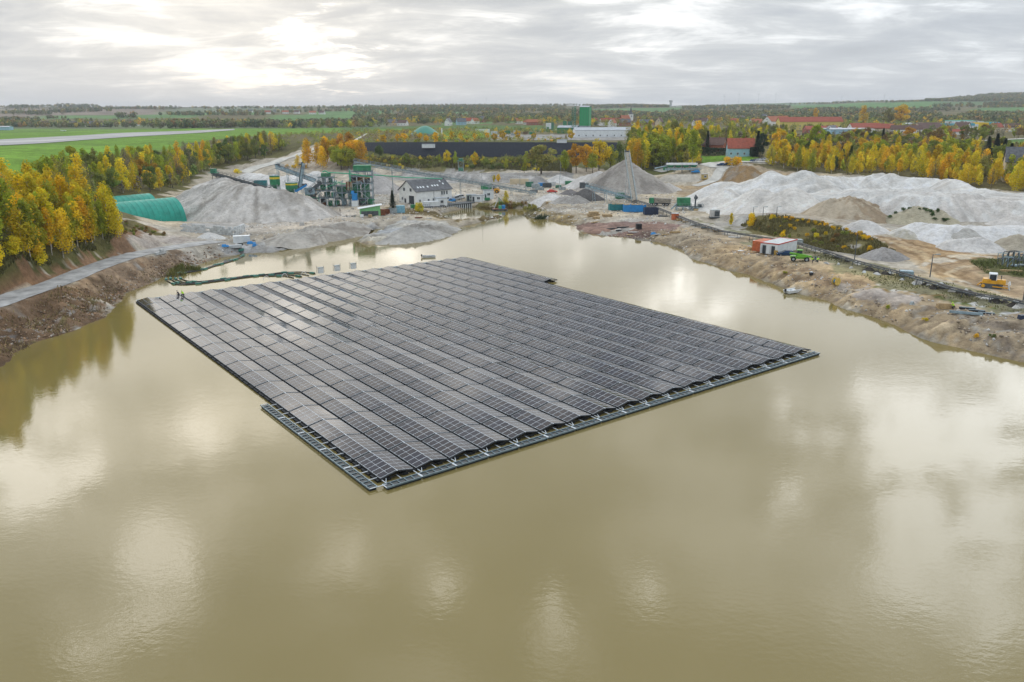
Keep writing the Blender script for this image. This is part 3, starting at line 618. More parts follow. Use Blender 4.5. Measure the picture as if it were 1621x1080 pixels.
# service walkways on floats
def walk_mesh(L, w, name, n):
    mb = MB()
    mb.bz(-L/2+0.1, L/2-0.1, -w/2+0.06, w/2-0.06, -0.15, 0.16, 1)
    for s in (-1, 1): mb.beam((-L/2, s*w/2, 0.30), (L/2, s*w/2, 0.30), 0.10, 0.16, 0)
    for k in range(n+1):
        x = -L/2+L*k/n; mb.beam((x, -w/2, 0.33), (x, w/2, 0.33), 0.09, 0.06, 2 if k in (0, n) else 0)
        if k < n:
            xa = x+L/n/2; mb.bz(xa-L/n*0.36, xa+L/n*0.36, -w/2+0.12, w/2-0.12, 0.2, 0.27, 3)
    return mb.mesh(name, [STL, BLK, FR, mat('float_lid', (0.045, 0.055, 0.06), 0.5)])
WM = walk_mesh(AW-0.12, 0.95, 'walkway_section', 5)
for i in range(18):
    q = aloc(i*AW+AW/2-.4, -1.5); link('walkway_section', WM, arr, q, 0)
OM = walk_mesh(AL-0.1, 0.9, 'outrigger_section', 7)
for j in range(5):
    q = aloc(-1.45, j*AL+AL/2-1.2); link('outrigger_section', OM, arr, q, math.pi/2)
FM = walk_mesh(AW-0.05, 0.8, 'walkway_section', 4); FM.materials[0] = mat('pale_walkway', (0.5, 0.58, 0.62), 0.5, 0.2); FM.materials[3] = mat('pale_walkway')
for i in range(19):
    q = aloc(i*AW+AW/2, 17*AL+0.55); link('walkway_section', FM, arr, q, 0)
mb = MB()
for i in range(18):
    for du in (0.15, 2.0, 3.95):
        a = aloc(i*AW+du, 0.25); b = aloc(i*AW+du, -1.0); mb.beam((a[0], a[1], 0.3), (b[0], b[1], 0.3), 0.07, 0.07, 0)
    b0 = aloc(i*AW+0.1, -1.0); b1 = aloc(i*AW+0.7, 0.1); mb.beam((b0[0], b0[1], 0.34), (b1[0], b1[1], 0.34), 0.06, 0.05, 0)
for k in range(16):
    v = -1.2+k*2.0; a = aloc(0.1, v); b = aloc(-1.0, v); mb.beam((a[0], a[1], 0.32), (b[0], b[1], 0.32), 0.07, 0.07, 0)
for j in range(17):
    for i in range(1, 19):
        a = aloc(i*AW-0.28, j*AL+0.2); b = aloc(i*AW+0.22, j*AL+0.2); mb.beam((a[0], a[1], 0.25), (b[0], b[1], 0.25), 0.3, 0.1, 1)
part('link_bars', mb, [FR, BLK], arr)['kind'] = 'stuff'
# valley pontoons between rows: dark blocks one beside the other
mb = MB()
for i in range(0, 19):
    j0 = 11 if i == 18 else 0
    for j in range(j0*3, 51):
        a = aloc(i*AW+0.0-0.14, j*AL/3+AL/6); mb.box((a[0], a[1], 0.16), (0.34, AL/3-0.35, 0.22), 0, 1)
part('valley_floats', mb, [STL, BLK], arr)['kind'] = 'stuff'
# ------------------------------------------------------------------ roads and runway: strips laid over the ground
def sand_mat():
    m = bpy.data.materials.new('loose_sand'); m.use_nodes = True; t = m.node_tree; b = t.nodes['Principled BSDF']; MATS['loose_sand'] = m
    a = nd(t, 'ShaderNodeAttribute', attribute_name='Col').outputs['Color']; pos = nd(t, 'ShaderNodeNewGeometry').outputs['Position']
    c = mixc(t, 1.0, a, ramp(t, noise(t, pos, 0.8, 6, 0.65, 0.4), [(0.3, 0.86), (0.7, 1.08)]), 'MULTIPLY')
    c = mixc(t, 1.0, c, ramp(t, noise(t, mapping(t, pos, scale=(1, 1, 0.15)), 0.5, 5, 0.6), [(0.3, (0.90, 0.88, 0.86)), (0.65, (1.05, 1.05, 1.06))]), 'MULTIPLY')
    t.links.new(c, b.inputs['Base Color']); b.inputs['Roughness'].default_value = 0.95; b.inputs['Specular IOR Level'].default_value = 0.1
    bp = nd(t, 'ShaderNodeBump'); bp.inputs['Strength'].default_value = 1.0; bp.inputs['Distance'].default_value = 1.1
    t.links.new(noise(t, pos, 1.1, 7, 0.62), bp.inputs['Height']); t.links.new(bp.outputs[0], b.inputs['Normal'])
    return m
SM = sand_mat()
def strip(name, P, w, m, off=0.10, step=1.5, cross=4, px=True, label=None, kind='structure', raise_=0.0):
    pts = [Vector(gp(a, b)[:2]) if px else Vector((a, b)) for a, b in P]; Q = []
    n = len(pts)
    for i in range(n-1):                       # Catmull-Rom through the surveyed points
        p0 = pts[max(i-1, 0)]; p1 = pts[i]; p2 = pts[i+1]; p3 = pts[min(i+2, n-1)]; k = max(2, int((p2-p1).length/step))
        for q in range(k):
            t = q/k; Q.append(0.5*((2*p1)+(p2-p0)*t+(2*p0-5*p1+4*p2-p3)*t*t+(3*p1-p0-3*p2+p3)*t**3))
    Q.append(pts[-1]); V = []; Fq = []
    for i, q in enumerate(Q):
        d = (Q[min(i+1, len(Q)-1)]-Q[max(i-1, 0)]).normalized(); nn = Vector((-d.y, d.x))
        zs = [float(hz(*(q+nn*w*(c/cross-0.5)))) for c in range(cross+1)]
        zm = max(zs) if raise_ else None
        for c in range(cross+1):
            s = q+nn*w*(c/cross-0.5)*(1+0.0); V.append((s.x, s.y, zs[c]+off))
    for i in range(len(Q)-1):
        for c in range(cross): a = i*(cross+1)+c; Fq.append((a, a+1, a+cross+2, a+cross+1))
    me = npmesh(name, V, Fq, m, None, True); o = link(name, me); o['kind'] = kind
    return Q
RG = mat('gravel_road', (0.40, 0.395, 0.385), 0.95, 0, 0.28, 0.35, 0.1, 0.4)
strip('haul_road', [onz(a, b, z)[:2] for a, b, z in FLAT[0][0][1:]], 6.4, RG, 0.10, 1.0, 6, px=False)
strip('access_road', [(385,274),(405,266),(440,256),(470,246),(492,238),(520,231)], 7, mat('pale_road', (0.55, 0.53, 0.48), 0.95, 0, 0.15, 0.3, 0.1), 0.3, 3, 4)
strip('village_road', [(1040,272),(1080,264),(1120,260),(1165,256),(1230,252)], 6, mat('pale_road'), 0.3, 3)
strip('pit_track', [(1200,275),(1160,262),(1140,270),(1130,285),(1100,295)], 4.5, mat('pale_road'), 0.2, 2)
strip('farm_track', [(560,224),(572,217),(582,211)], 3, mat('pale_road'), 0.3, 3)
strip('country_road', [(1380,237),(1450,230),(1520,226),(1580,222),(1640,219)], 7, mat('pale_road'), 0.3, 4)
def runway():
    A = [gp(-120,228), gp(0,221.5), gp(180,211.5), gp(370,204.6)]; B = [gp(-120,247), gp(0,231), gp(200,217.5), gp(372,206.2)]
    V = []; Fq = []; n = 60; m = 8
    def lerp(P, t): t *= len(P)-1; i = min(int(t), len(P)-2); f = t-i; return [P[i][k]*(1-f)+P[i+1][k]*f for k in range(2)]
    for i in range(n+1):
        a = lerp(A, i/n); b = lerp(B, i/n)
        for j in range(m+1):
            x = a[0]+(b[0]-a[0])*j/m; y = a[1]+(b[1]-a[1])*j/m; V.append((x, y, float(hz(x, y))+0.35))
    for i in range(n):
        for j in range(m): a = i*(m+1)+j; Fq.append((a, a+1, a+m+2, a+m+1))
    mm = bpy.data.materials.new('runway_concrete'); mm.use_nodes = True; t = mm.node_tree; b = t.nodes['Principled BSDF']; b.inputs['Roughness'].default_value = 0.6
    pos = nd(t, 'ShaderNodeNewGeometry').outputs['Position']
    c = ramp(t, noise(t, mapping(t, pos, scale=(0.12, 0.006, 1), rot=(0, 0, 0.05)), 1.0, 5, 0.6), [(0.35, (0.15, 0.155, 0.165)), (0.55, (0.24, 0.245, 0.25)), (0.68, (0.42, 0.42, 0.41))])
    t.links.new(c, b.inputs['Base Color'])
    o = link('runway', npmesh('runway', V, Fq, mm)); o['kind'] = 'structure'
runway()
# ------------------------------------------------------------------ heaps of quarried sand and spoil
def heap(name, label, C, col, cat='sand heap', slope=33, amp=0.5, col2=None, ridge=True, gul=0.35, seed=0, group=None, soft=0.8):
    """C: (pixel column, crest row, foot row, flat radius): where the crest and the foot of the slope show"""
    tn = math.tan(R(slope)); P = []
    for a, b, fy, rf in C:
        g = gp(a, fy); k = -ray(a, b)[2]/ray(a, b)[1]; D = (g[1]+(H-g[2])/tn)/(1+k/tn); p = atdepth(a, b, D); q = atdepth(a, b, D+rf*.9); P.append((Vector((q.x, q.y, p.z)), rf))
    segs = [(P[i], P[i+1]) for i in range(len(P)-1)] if ridge and len(P) > 1 else [(p, p) for p in P]
    zg = 2.0; rad = max((p.z-zg)/tn+rf for p, rf in P)+3
    x0 = min(p.x for p, _ in P)-rad; x1 = max(p.x for p, _ in P)+rad; y0 = min(p.y for p, _ in P)-rad; y1 = max(p.y for p, _ in P)+rad
    st = 0.55 if rad < 12 else (0.8 if y0 < 330 else 1.1)
    xs = np.arange(x0, x1, st); ys = np.arange(y0, y1, st); X, Y = np.meshgrid(xs, ys)
    wx = X+fbm(X/7, Y/7, seed+1, 3)*2.2; wy = Y+fbm(X/7, Y/7, seed+2, 3)*2.2; Z = np.full(X.shape, -99.0); RD = np.full(X.shape, 99.0)
    for (a, ra), (b, rb) in segs:
        dx, dy = b.x-a.x, b.y-a.y; L = dx*dx+dy*dy
        t = np.clip(((wx-a.x)*dx+(wy-a.y)*dy)/L, 0, 1) if L > 1e-6 else np.zeros(X.shape)
        r = np.hypot(wx-a.x-t*dx, wy-a.y-t*dy); rf = ra+(rb-ra)*t
        z = a.z+(b.z-a.z)*t-tn*(np.sqrt(np.maximum(r-rf, 0)**2+soft**2)-soft); Z = np.maximum(Z, z); RD = np.minimum(RD, r)
    ang = np.arctan2(Y-np.mean([p.y for p, _ in P]), X-np.mean([p.x for p, _ in P]))
    th = hz(X, Y)
    up_ = np.clip((Z-th)/3, 0, 1)
    Z = Z+up_*(fbm(X/5, Y/5, seed+3, 5, 0.55)*amp*2.6+fbm(ang*14, RD/25, seed+4, 3)*gul*2.4-np.abs(fbm(X/3.2, Y/3.2, seed+12, 4))*amp*1.5)
    c = np.empty(X.shape+(3,)); c[:] = col
    v = fbm(X/8, Y/8, seed+6, 5, 0.6)
    if col2 is not None:
        k = sstep(-0.02, 0.13, fbm(X/11, Y/11, seed+8, 5, 0.6)+fbm(ang*9, RD/30, seed+9, 3)*0.5)[..., None]; c = c*(1-k)+np.array(col2)*k
    c *= (1+0.6*v+0.45*fbm(ang*22, RD/18, seed+7, 3)+0.35*fbm(X/1.7, Y/1.7, seed+5, 3))[..., None]; c = np.clip(c, 0.01, 0.78)
    ok = Z > th-0.35
    idx = np.arange(X.size).reshape(X.shape); f = np.stack([idx[:-1, :-1], idx[:-1, 1:], idx[1:, 1:], idx[1:, :-1]], -1)
    k = ok[:-1, :-1] | ok[1:, 1:] | ok[:-1, 1:] | ok[1:, :-1]; f = f[k]
    Z = np.where(ok, Z, th-0.6)
    use = np.unique(f); re = np.full(X.size, -1); re[use] = np.arange(len(use)); V = np.stack([X, Y, Z], -1).reshape(-1, 3)[use]
    cen = V.mean(0); cen[2] = 0; V = V-cen
    o = link(name, npmesh(name, V, re[f], SM, c.reshape(-1, 3)[use], True), None, tuple(cen)); tag(o, label, cat, group); HEAPS.append((X, Y, Z, ok)); return o
HEAPS = []
def htop(x, y):
    """ground or heap surface, whichever is higher"""
    z = float(hz(x, y))
    for X, Y, Z, ok in HEAPS:
        x0, y0, st = X[0, 0], Y[0, 0], X[0, 1]-X[0, 0]; i = int(round((x-x0)/st)); j = int(round((y-y0)/st))
        if 0 <= j < X.shape[0] and 0 <= i < X.shape[1] and ok[j, i]: z = max(z, float(Z[j, i]))
    return z
W2 = (0.56, 0.53, 0.49); GY2 = (0.42, 0.40, 0.38); TN2 = (0.42, 0.34, 0.24)
heap('sand_heap', 'big pale sand heap under the left conveyor, beside the green arched halls', [(300,302,347,1),(345,280,350,0.5),(392,294,353,1.5),(440,303,352,2),(482,310,350,1),(500,320,346,0.5)], (0.60,0.57,0.53), slope=34, col2=(0.40,0.37,0.33), amp=0.8, gul=0.6, seed=3)
heap('sand_heap', 'small white cone of sand on the bank beside the low block wall', [(330,368,379,0.1)], WHITE, slope=30, amp=0.15, gul=0.1, seed=5)
heap('sand_heap', 'low white sand ridge behind the block wall below the green halls', [(305,353,361,0.5),(340,354,362,0.5),(380,353,362,0.5)], W2, slope=28, amp=0.2, seed=6)
heap('sand_heap', 'white sand slope at the foot of the access road', [(395,275,296,2),(440,280,300,2),(470,278,300,2)], WHITE, slope=26, seed=7)
heap('gravel_heap', 'grey gravel cone right of the steel washing plant', [(590,272,308,0.3)], GY2, 'gravel heap', slope=34, amp=0.15, gul=0.15, seed=8)
heap('sand_heap', 'white sand heap showing between the conveyors behind the plant', [(497,270,292,0.5)], WHITE, slope=30, seed=9)
heap('spoil_mound', 'grey and white spoil mound on the spit reaching into the lake', [(604,382,387,0.5),(625,375,387,1.2),(648,363,384,1.5),(672,356,377,2.5),(702,358,367,1.5)], (0.47,0.455,0.42), 'spoil mound', slope=21, col2=(0.33,0.31,0.275), amp=0.75, gul=0.8, seed=10)
heap('spoil_mound', 'grey spoil bank along the left shore below the plant', [(450,372,396,1),(500,360,382,1.5),(550,353,374,1)], (0.48,0.45,0.40), 'spoil mound', slope=22, col2=(0.34,0.31,0.27), amp=0.7, gul=0.8, seed=11)
heap('rubble_ridge', 'long low grey rubble ridge below the scrub behind the white house', [(650,272,284,1),(720,276,288,2),(790,276,290,2),(850,280,292,1)], (0.36,0.35,0.33), 'rubble ridge', slope=30, col2=(0.50,0.48,0.455), amp=0.9, gul=0.7, seed=12)
heap('sand_heap', 'white sand heap left of the tall grey cone', [(885,277,290,0.5),(905,283,292,0.5)], WHITE, slope=28, amp=0.2, seed=13)
heap('stockpile_cone', 'tall grey stockpile cone under the steep conveyor in the middle distance', [(990,252,308,0.2)], (0.42,0.39,0.35), 'stockpile', slope=32, col2=(0.31,0.285,0.255), amp=0.5, gul=0.6, seed=14)
heap('sand_heap', 'pale shoulder of sand on the left flank of the tall grey cone', [(950,271,303,1),(925,279,300,1)], (0.56,0.54,0.51), slope=30, amp=0.4, seed=15)
heap('sand_heap', 'small pale cone at the right foot of the tall grey stockpile', [(1056,290,303,0.2)], (0.56,0.535,0.50), slope=28, amp=0.15, gul=0.2, seed=16)
heap('sand_heap', 'small grey cone in front of the tall grey stockpile', [(964,292,303,0.1)], (0.46,0.44,0.41), slope=30, amp=0.1, gul=0.1, seed=17)
heap('gravel_heap', 'dark grey gravel cone under the head of the low conveyor', [(928,299,320,0.2)], (0.13,0.125,0.12), 'gravel heap', slope=32, amp=0.2, seed=18)
heap('gravel_heap', 'dark grey gravel heap further left behind the rubble mound', [(903,300,309,0.4)], (0.2,0.19,0.185), 'gravel heap', slope=26, amp=0.2, seed=19)
heap('rubble_mound', 'light grey rubble mound beside the dark gravel cone', [(893,313,322,1),(912,311,323,1)], (0.42,0.40,0.37), 'rubble mound', slope=28, amp=0.7, gul=0.5, seed=20)
heap('sand_heap', 'low white sand heap left of the rubble mound beside the yard', [(872,308,318,1)], (0.6,0.585,0.56), slope=24, amp=0.15, seed=21)
heap('earth_mound', 'brown earth mound beside the village road above the white sand', [(1170,262,288,0.8),(1186,264,285,0.8)], (0.30,0.20,0.10), 'earth mound', slope=30, col2=(0.31,0.26,0.2), amp=0.6, seed=22)
heap('sand_ramp', 'pale sand ramp below the row of green feed hoppers', [(1060,277,288,1.5),(1098,277,288,1.5)], (0.53,0.49,0.42), 'sand ramp', slope=32, amp=0.3, seed=23)
heap('sand_heap', 'huge white sand ridge in many humps below the right birch forest',
     [(1128,297,322,0.4),(1142,285,322,0.2),(1168,291,325,1),(1196,284,325,0.5),(1222,272,325,0.3),(1244,281,325,1),(1272,270,325,0.5),(1300,280,318,2),(1340,282,312,2),(1380,280,310,2),(1402,275,308,1),(1440,282,308,3),(1490,283,308,1),(1508,283,310,0.5),(1545,298,315,1),(1585,306,320,1.5),(1660,305,322,2)],
     (0.70,0.69,0.66), slope=29, col2=(0.64,0.615,0.57), amp=0.6, gul=0.6, seed=24)
heap('sand_heap', 'white sand spurs running down in front of the huge white ridge', [(1150,301,335,1),(1205,300,337,1),(1258,298,338,1),(1316,300,335,1.5)], (0.71,0.68,0.63), slope=27, amp=0.5, gul=0.5, seed=25, ridge=False)
heap('sand_terrace', 'broad white terrace with a steep cut face under the huge ridge', [(1300,311,338,7),(1400,308,345,12),(1480,310,350,12),(1560,318,352,10),(1680,318,356,12)], (0.66,0.65,0.62), 'sand terrace', slope=34, col2=(0.58,0.55,0.51), amp=0.45, gul=0.6, seed=26)
heap('spoil_mound', 'sandy tan spoil heap cut into the front of the white sand', [(1318,319,346,1),(1345,313,348,1.5),(1378,322,346,1)], (0.47,0.40,0.30), 'spoil mound', slope=30, col2=(0.36,0.28,0.19), amp=0.8, gul=0.8, seed=27)
heap('spoil_mound', 'tan mound with green weeds on its crest in the sand yard', [(1425,339,356,1),(1455,331,357,2),(1480,334,356,1),(1498,345,355,.5)], (0.45,0.41,0.30), 'spoil mound', slope=30, amp=0.6, gul=0.6, seed=28)
heap('sand_heap', 'white cone alone beside the bend of the haul track', [(1369,348,371,0.3)], (0.66,0.64,0.61), slope=28, amp=0.2, gul=0.3, seed=29)
heap('sand_heap', 'long bright white sand ridge in the middle of the sand yard', [(1436,361,376,0.3),(1456,352,380,0.5),(1500,359,390,1.5),(1560,360,388,2),(1700,362,388,3)], (0.72,0.71,0.69), slope=27, amp=0.35, gul=0.4, seed=30)
heap('sand_heap', 'grey topped sand cone in front of the long white ridge', [(1530,362,388,0.3),(1520,366,390,0.3)], (0.47,0.455,0.42), slope=30, amp=0.3, seed=31)
heap('sand_heap', 'white sand heap nearest the haul track curve', [(1515,380,398,0.5),(1555,377,401,0.3)], (0.64,0.62,0.59), slope=29, amp=0.3, gul=0.4, seed=32)
heap('spoil_mound', 'tan and white mound at the left end of the long white ridge', [(1432,363,379,0.3)], (0.47,0.44,0.36), 'spoil mound', slope=24, col2=(0.60,0.58,0.54), amp=0.4, seed=33)
heap('earth_mound', 'low mustard brown earth mound on the white sand', [(1584,362,380,0.8)], (0.33,0.22,0.075), 'earth mound', slope=24, amp=0.2, seed=34)
heap('spoil_mound', 'grey and tan spoil mound at the right edge of the sand yard', [(1612,374,396,1),(1680,376,398,1)], (0.47,0.42,0.33), 'spoil mound', slope=30, amp=0.5, gul=0.6, seed=35)
heap('sand_heap', 'white sand heap behind the mustard mound at the right edge', [(1602,343,362,1),(1660,338,362,1)], (0.60,0.575,0.54), slope=28, amp=0.3, seed=36)
heap('gravel_heap', 'grey gravel heap at the end of the scrubby berm', [(1396,392,413,0.3),(1406,394,414,0.3)], (0.36,0.345,0.33), 'gravel heap', slope=32, amp=0.4, gul=0.5, seed=37)
# ------------------------------------------------------------------ trees
def leaf_mat():
    m = bpy.data.materials.new('autumn_leaves'); m.use_nodes = True; t = m.node_tree; b = t.nodes['Principled BSDF']
    oc = nd(t, 'ShaderNodeObjectInfo').outputs['Color']; at = nd(t, 'ShaderNodeAttribute', attribute_name='Col').outputs['Color']
    t.links.new(mixc(t, 1.0, oc, at, 'MULTIPLY'), b.inputs['Base Color']); b.inputs['Roughness'].default_value = 0.7; b.inputs['Specular IOR Level'].default_value = 0.2
    tr = nd(t, 'ShaderNodeBsdfTranslucent'); t.links.new(mixc(t, 1.0, oc, at, 'MULTIPLY'), tr.inputs[0])
    mx = nd(t, 'ShaderNodeMixShader'); mx.inputs[0].default_value = 0.42; out = t.nodes['Material Output']
    t.links.new(b.outputs[0], mx.inputs[1]); t.links.new(tr.outputs[0], mx.inputs[2]); t.links.new(mx.outputs[0], out.inputs[0])
    return m
LM = leaf_mat(); BARK = mat('dark_bark', (0.10, 0.085, 0.065), 0.9, 0, 0.3, 3); BIRCHB = mat('birch_bark', (0.46, 0.43, 0.37), 0.8, 0, 0.45, 2.5)
def leaves(centers, radii, n, size, rng, flat=0.6, shell=0.45):
    """leaf-sized quads in clumps: returns verts, faces, colours"""
    k = len(centers); centers = np.array(centers); radii = np.array(radii)
    vol = radii[:, 0]**1.5; ci = rng.choice(k, n, p=vol/vol.sum())
    d = rng.normal(size=(n, 3)); d /= np.linalg.norm(d, axis=1)[:, None]; r = rng.random(n)**(1/3); r = shell+(1-shell)*r
    p = centers[ci]+d*r[:, None]*radii[ci]
    nrm = d+rng.normal(size=(n, 3))*0.8; nrm /= np.linalg.norm(nrm, axis=1)[:, None]
    a = np.cross(nrm, rng.normal(size=(n, 3))); a /= np.linalg.norm(a, axis=1)[:, None]; b = np.cross(nrm, a)
    s = size*(0.6+0.8*rng.random(n))[:, None]
    V = np.stack([p-a*s, p-b*s*flat, p+a*s, p+b*s*flat], 1).reshape(-1, 3)
    Fq = np.arange(4*n).reshape(n, 4); cl = rng.random(k)[ci]; cv = rng.random(n)
    tone = 0.72+0.45*cl+0.25*(cv-0.5); hue = 0.5*(rng.random(k)[ci]-0.5)+0.35*(cv-0.5)
    C = np.stack([tone*(1+0.25*hue), tone*(1-0.1*hue), tone*(1-0.5*hue)], 1); return V, Fq, np.repeat(C, 4, 0)
def trunk(mb, h, r, limbs, rng, lean=0.03, n=6):
    p = Vector((0, 0, -0.4)); k = 5; pts = [p]
    for i in range(1, k+1): pts.append(Vector((rng.normal()*lean*h*.3, rng.normal()*lean*h*.3, h*i/k)))
    for i in range(k): mb.cyl(pts[i], pts[i+1], r*(1-i/k*0.85), r*(1-(i+1)/k*0.85), n, cap=False)
    for L in limbs:
        z, a, l, u = L; base = pts[0].lerp(pts[-1], z); e = base+Vector((math.cos(a)*l, math.sin(a)*l, u)); mb.cyl(base, e, r*0.35, r*0.08, 4, cap=False)
    return mb
def proto_birch(seed, n=1500, h=12.0, w=1.9, lo=0.22):
    rng = np.random.default_rng(seed); C = []; Rr = []; limbs = []
    for i in range(26):
        f = lo+(1-lo)*(i+0.5)/26*0.97; env = w*(math.sin(min(1, (1-f)/(1-lo)*1.15+0.12)*math.pi*0.62))*(0.75+0.5*rng.random())
        a = rng.random()*6.28; rr = env*0.55*rng.random()**0.5; C.append((math.cos(a)*rr, math.sin(a)*rr, f*h+rng.normal()*0.2)); q = 0.45+env*0.42; Rr.append((q, q, q*1.25)); limbs.append((f*0.9, a, rr, 0.9+rng.random()*0.6))
    C.append((0, 0, h*0.97)); Rr.append((0.35, 0.35, 0.9))
    V, Fq, Cc = leaves(C, Rr, n, 0.24, rng, 0.7, 0.25); mb = trunk(MB(), h*0.95, 0.13, limbs[::2], rng)
    return npmesh('crown', V, Fq, LM, Cc), mb.mesh('trunk', BIRCHB)
def proto_broad(seed, n=2400, h=12.0, w=4.2, lo=0.18):
    rng = np.random.default_rng(seed); C = []; Rr = []; limbs = []
    for i in range(38):
        u = rng.random()*2-1; a = rng.random()*6.28; s = math.sqrt(1-u*u); k = 0.55+0.3*rng.random()
        x, y, z = s*math.cos(a)*w*k, s*math.sin(a)*w*k, (lo+(1-lo)/2)*h+u*h*(1-lo)/2*k*1.05
        q = w*(0.20+0.16*rng.random()); C.append((x, y, z)); Rr.append((q, q, q*0.85)); limbs.append((0.25+0.3*rng.random(), a, math.hypot(x, y)*.8, max(0.5, z-h*0.4)))
    V, Fq, Cc = leaves(C, Rr, n, 0.30, rng, 0.7, 0.35); mb = trunk(MB(), h*0.8, 0.26, limbs[::3], rng, n=7)
    return npmesh('crown', V, Fq, LM, Cc), mb.mesh('trunk', BARK)
def proto_bare(seed, n=700, h=12.0, w=2.6):
    rng = np.random.default_rng(seed); C = []; Rr = []; limbs = []
    for i in range(22):
        f = 0.3+0.68*(i+0.5)/22; a = rng.random()*6.28; rr = w*0.7*math.sin(min(1, (1-f)*1.6+.15)*1.57)*rng.random()**.5; C.append((math.cos(a)*rr, math.sin(a)*rr, f*h)); q = 0.5+0.6*rng.random(); Rr.append((q, q, q*1.6)); limbs.append((f*0.8, a, rr, 1.6))
    V, Fq, Cc = leaves(C, Rr, n, 0.22, rng, 0.35, 0.2); mb = trunk(MB(), h*0.97, 0.14, limbs, rng)
    return npmesh('crown', V, Fq, LM, Cc), mb.mesh('trunk', BARK)
def proto_spruce(seed, h=12.0, w=2.4):
    rng = np.random.default_rng(seed); V = []; Fq = []; Cc = []; o = 0
    n = 1500; f = rng.random(n)**0.7; z = h*(0.06+0.93*f); lay = np.floor(f*14)/14; e = w*(1-f)*(0.75+0.35*rng.random(n))*(0.8+0.25*np.sin(f*14*6.28)); a = rng.random(n)*6.28; e *= 0.35+0.65*rng.random(n)**.4
    p = np.stack([np.cos(a)*e, np.sin(a)*e, z-e*0.25], 1); out = np.stack([np.cos(a), np.sin(a), np.full(n, -0.35)], 1); sd_ = np.stack([-np.sin(a), np.cos(a), np.zeros(n)], 1); s = (0.25+0.25*rng.random(n))[:, None]
    V = np.stack([p-sd_*s*.6, p-out*s, p+sd_*s*.6, p+out*s*1.3], 1).reshape(-1, 3); Fq = np.arange(4*n).reshape(n, 4); tn = 0.7+0.5*rng.random(n); Cc = np.repeat(np.stack([tn]*3, 1), 4, 0)
    mb = trunk(MB(), h*0.98, 0.16, [], rng); return npmesh('crown', V, Fq, LM, Cc), mb.mesh('trunk', BARK)
def proto_bush(seed, n=900, h=3.0, w=2.0):
    rng = np.random.default_rng(seed); C = []; Rr = []
    for i in range(14): a = rng.random()*6.28; r = w*0.6*rng.random()**.5; q = 0.4+0.5*rng.random(); C.append((math.cos(a)*r, math.sin(a)*r, 0.4+(h-0.9)*rng.random()*(1-r/w*.6))); Rr.append((q, q, q))
    V, Fq, Cc = leaves(C, Rr, n, 0.16, rng, 0.6, 0.2); mb = trunk(MB(), h*0.6, 0.06, [(0.2, a*1.3, 0.7, 1.0) for a in range(5)], rng)
    return npmesh('crown', V, Fq, LM, Cc), mb.mesh('trunk', BARK)
PR = {'birch': [proto_birch(1), proto_birch(2, w=2.3), proto_birch(3, w=1.7, lo=0.3), proto_birch(4, w=2.6, lo=0.12)], 'broad': [proto_broad(11), proto_broad(12, w=3.6), proto_broad(13, w=4.8, h=11)],
      'bare': [proto_bare(21), proto_bare(22, w=3.2)], 'spruce': [proto_spruce(31), proto_spruce(32, w=3.0)], 'bush': [proto_bush(41), proto_bush(42, w=2.6, h=2.6)]}
PH = {'birch': 12, 'broad': 12, 'bare': 12, 'spruce': 12, 'bush': 3}
YEL = (0.74, 0.60, 0.03); GOLD = (0.78, 0.53, 0.024); ORG = (0.56, 0.32, 0.03); YG = (0.38, 0.42, 0.035); OLV = (0.25, 0.28, 0.055); DG = (0.14, 0.20, 0.045); DULL = (0.33, 0.30, 0.08); BRN = (0.27, 0.175, 0.06); RED = (0.42, 0.11, 0.03); SPR = (0.035, 0.06, 0.03); GRY = (0.23, 0.20, 0.13)
CN = {YEL: 'yellow', GOLD: 'golden', ORG: 'orange', YG: 'lime', OLV: 'olive', DG: 'green', DULL: 'dull', BRN: 'russet', RED: 'red orange', SPR: 'blackish green', GRY: 'greyish'}
NM = {'birch': 'birch_tree', 'broad': 'broadleaf_tree', 'bare': 'bare_tree', 'spruce': 'spruce_tree', 'bush': 'bush'}
EN = {'birch': 'birch', 'broad': 'round tree', 'bare': 'thin tree', 'spruce': 'spruce', 'bush': 'bush'}
NT = 0
def tree(kind, x, y, h, col, label, group=None, wide=1.0, z=None, parts=True):
    global NT; NT += 1
    cr, tk = random.choice(PR[kind]); s = h/PH[kind]; z = float(hz(x, y)) if z is None else z
    t = thing(NM[kind], label, 'bush' if kind == 'bush' else 'tree', (x, y, z), random.random()*6.28, group)
    t.scale = (s*wide, s*wide, s); j = random.uniform(0.82, 1.15); g = random.uniform(0.92, 1.08)
    c = link('crown', cr, t); c.color = (col[0]*j, col[1]*j*g, col[2]*j, 1)
    link('trunk', tk, t); return t
